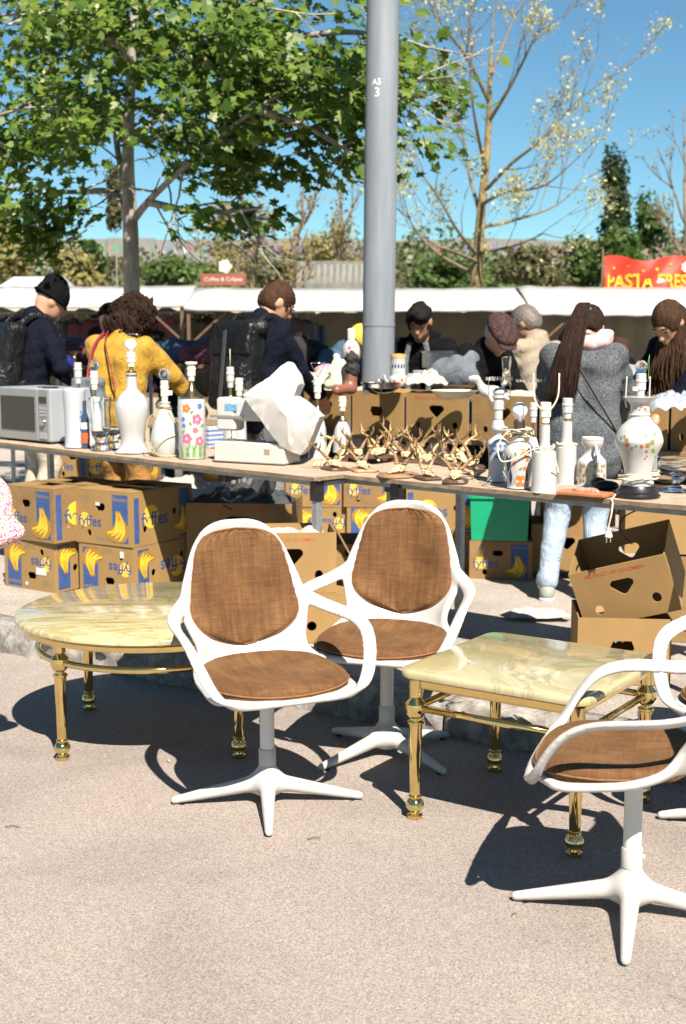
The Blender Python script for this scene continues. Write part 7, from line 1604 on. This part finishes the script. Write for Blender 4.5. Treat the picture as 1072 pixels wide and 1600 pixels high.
cloud_tree('bush', 'pale budding tree above the brown sign', 355, 380, 40, 120, 150, 1500, .13, LG3, seed=9, lobes=11)
cloud_tree('bush', 'olive bush behind the navy man, above the awning', 430, 425, 34, 130, 64, 1900, .14, LG4, seed=10, cat='bush')
cloud_tree('bush', 'olive bush just right of the lamp post on the slope', 690, 430, 45, 120, 60, 2600, .17, LG1, seed=11, cat='bush')
cloud_tree('bush', 'green bush right of the lichen covered trunk', 830, 420, 38, 130, 80, 2600, .17, LG4, seed=12, cat='bush')
cloud_tree('bush', 'fresh green bush left of the red banner', 905, 415, 42, 90, 84, 2200, .18, LG1, seed=13, cat='bush')
cloud_tree('bush', 'pale budding bush left of the lamp post', 510, 395, 48, 120, 100, 1500, .15, LG3, seed=14, cat='bush', lobes=10)
def bare_tree(label, px, py, Y, hpx, seed, spread=.6, buds=.3, mat=BARKT):
    g = np.random.default_rng(seed); q = at(px, py, Y); z0 = zg(q.x, Y); t = thing('bare_tree', label, 'tree', (q.x, Y, z0), 0, 'bare trees behind the stalls'); H = hpx*mpp(Y)
    b = B(); pts, d, rr = branch(b, (0, 0, -.1), (.05*g.normal(), 0, 1), .10, q.z-z0+H*.25, g, .06, 5, .02, .6); b.to('trunk', BARKT, t, True); b = B(); tips = []
    for i in range(9):
        p = pts[2+i % 4]; a = g.uniform(0, 6.28); twigs(b, p, Vector((math.cos(a)*spread, math.sin(a)*spread, 1)), .05, H*.30, g, 2, tips, .6, (2, 4), .1, .35)
    b.to('limbs', mat, t, True)
    C = []
    for p, d in tips:
        if g.random() < buds: C += [np.array(p)+g.normal(size=3)*.12 for _ in range(5)]
    if C: leaves('buds', np.array(C), g.normal(size=(len(C), 3)), np.full(len(C), .11), t, LG3, 'quad', seed)
bare_tree('bare tree with yellowish trunk left of the lamp post', 455, 400, 30, 150, 31)
bare_tree('thin bare tree between navy man and lamp post', 520, 395, 33, 140, 32)
bare_tree('bare grey tree at the right edge beyond the banner', 1080, 330, 40, 200, 33, .7, .1)
bare_tree('slender bare tree rising above the brown sign', 395, 390, 36, 150, 34, .6, .5)
# scrub covering the slope: too dense to count
g = np.random.default_rng(77); n = 30000
X = g.uniform(-34, 30, n); Y = 44+32*g.random(n)**1.2; nz_ = np.sin(X*.33+1)+np.sin(Y*.5+X*.21)+np.sin(X*.9-Y*.3); hgt = np.clip(nz_*.55+.9, .1, 2.2)*g.random(n)
Z = np.array([zg(float(a), float(c)) for a, c in zip(X, Y)])+hgt; Cn = np.stack([X, Y, Z], 1); sel = np.sin(X*.55+2*np.sin(Y*.2)) > .1
for nm, ms, mat, lab in (('scrub', sel, LG4, 'olive scrub covering the slope behind the stalls'), ('scrub', ~sel, LG1, 'green scrub patches on the slope behind the stalls')):
    q = Cn[ms]; o = leaves(nm, q, g.normal(size=(len(q), 3))+np.array([0, -.3, .6]), .22+.22*g.random(len(q)), None, mat, 'quad', 5); tag(o, lab, 'scrub', None, 'stuff')
# ---------------------------------------------------------------- painted wall on the crest, lettered wall, pale roofs
gw = thing('graffiti_wall', 'long painted wall along the crest of the slope', 'wall', (0, 82, 0), 0); m = mpp(82); g = np.random.default_rng(8)
CW = M('concrete_wall', (.19, .185, .17), .9, var=.2, vs=.6)
GC = [M('spray_'+n_, c, .8, var=.2, vs=2) for n_, c in (('red', (.32, .08, .06)), ('blue', (.10, .22, .42)), ('white', (.36, .36, .35)), ('violet', (.20, .12, .35)), ('orange', (.34, .18, .08)), ('green', (.08, .25, .12)), ('black', (.03, .03, .03)), ('pink', (.33, .20, .20)))]
for i in range(16):
    x0 = at(-60+i*76, 400, 82).x; x1 = at(-60+(i+1)*76-1, 400, 82).x; zb = zg((x0+x1)/2, 82)-.6; zt = at(536, 374+2*math.sin(i*1.7), 82).z
    b = B(); b.box(((x0+x1)/2, 0, (zb+zt)/2), ((x1-x0)/2, .12, (zt-zb)/2)); seg = b.to('wall_panel', CW, gw)
    for k in range(9):
        cx = x0+(x1-x0)*(k+.5)/9; q = B(); q.poly(blob2(cx, zt-.62+.08*g.normal(), .15+.14*g.random(), int(g.integers(3, 7)), .7, 16, g.uniform(0, 3)), (), 0, lambda a, c, d: (a, -.126, c)); q.to('spray_letter', GC[int(g.integers(8))], seg)
lw = at(520, 430, 31); wl2 = thing('lettered_wall', 'low dark wall with white painted letters left of the lamp post', 'wall', (lw.x, 31, zg(lw.x, 31)), 0); m = mpp(31); zt = at(520, 408, 31).z-wl2.location.z
b = B(); b.box((0, 0, zt/2), (56*m, .1, zt/2)); b.to('wall_panel', M('dark_concrete', (.15, .15, .125), .9, var=.3), wl2)
for k in range(11):
    q = B(); x = (-50+k*9.6)*m; q.poly([(x-3*m, zt-.50), (x-2.2*m, zt-.08), (x+(1+k % 3)*m, zt-.06-.02*(k % 2)), (x+3*m, zt-.28), (x+1.5*m, zt-.30), (x+(2.5-k % 2)*m, zt-.52), (x+.5*m, zt-.5), (x, zt-.32), (x-1*m, zt-.5)], (), 0, lambda a, c, d: (a, -.103, c)); q.to('painted_letter', M('faded_letter', (.24, .24, .225), .9), wl2)
rf = at(38, 440, 24); tent = thing('pale_tent', 'pale blue tent roof behind the far left awning', 'tent', (rf.x, 24, zg(rf.x, 24)), 0); zr = at(38, 428, 24).z-tent.location.z; W = 48*mpp(24)
b = B(); b.add([(-W, 0, zr-.28), (W, 0, zr-.28), (W*.85, 1.2, zr), (-W*.85, 1.2, zr), (-W, 2.4, zr-.28), (W, 2.4, zr-.28)], [(0, 1, 2, 3), (3, 2, 5, 4), (0, 3, 4), (1, 5, 2)]); b.to('roof', M('pale_blue_sheet', (.46, .52, .56), .6, var=.08), tent)
for sx in (-1, 1):
    for y in (.05, 2.35): b = B(); b.box((sx*(W-.05), y, (zr-.29)/2), (.03, .03, (zr-.29)/2)); b.to('post', STEEL, tent)
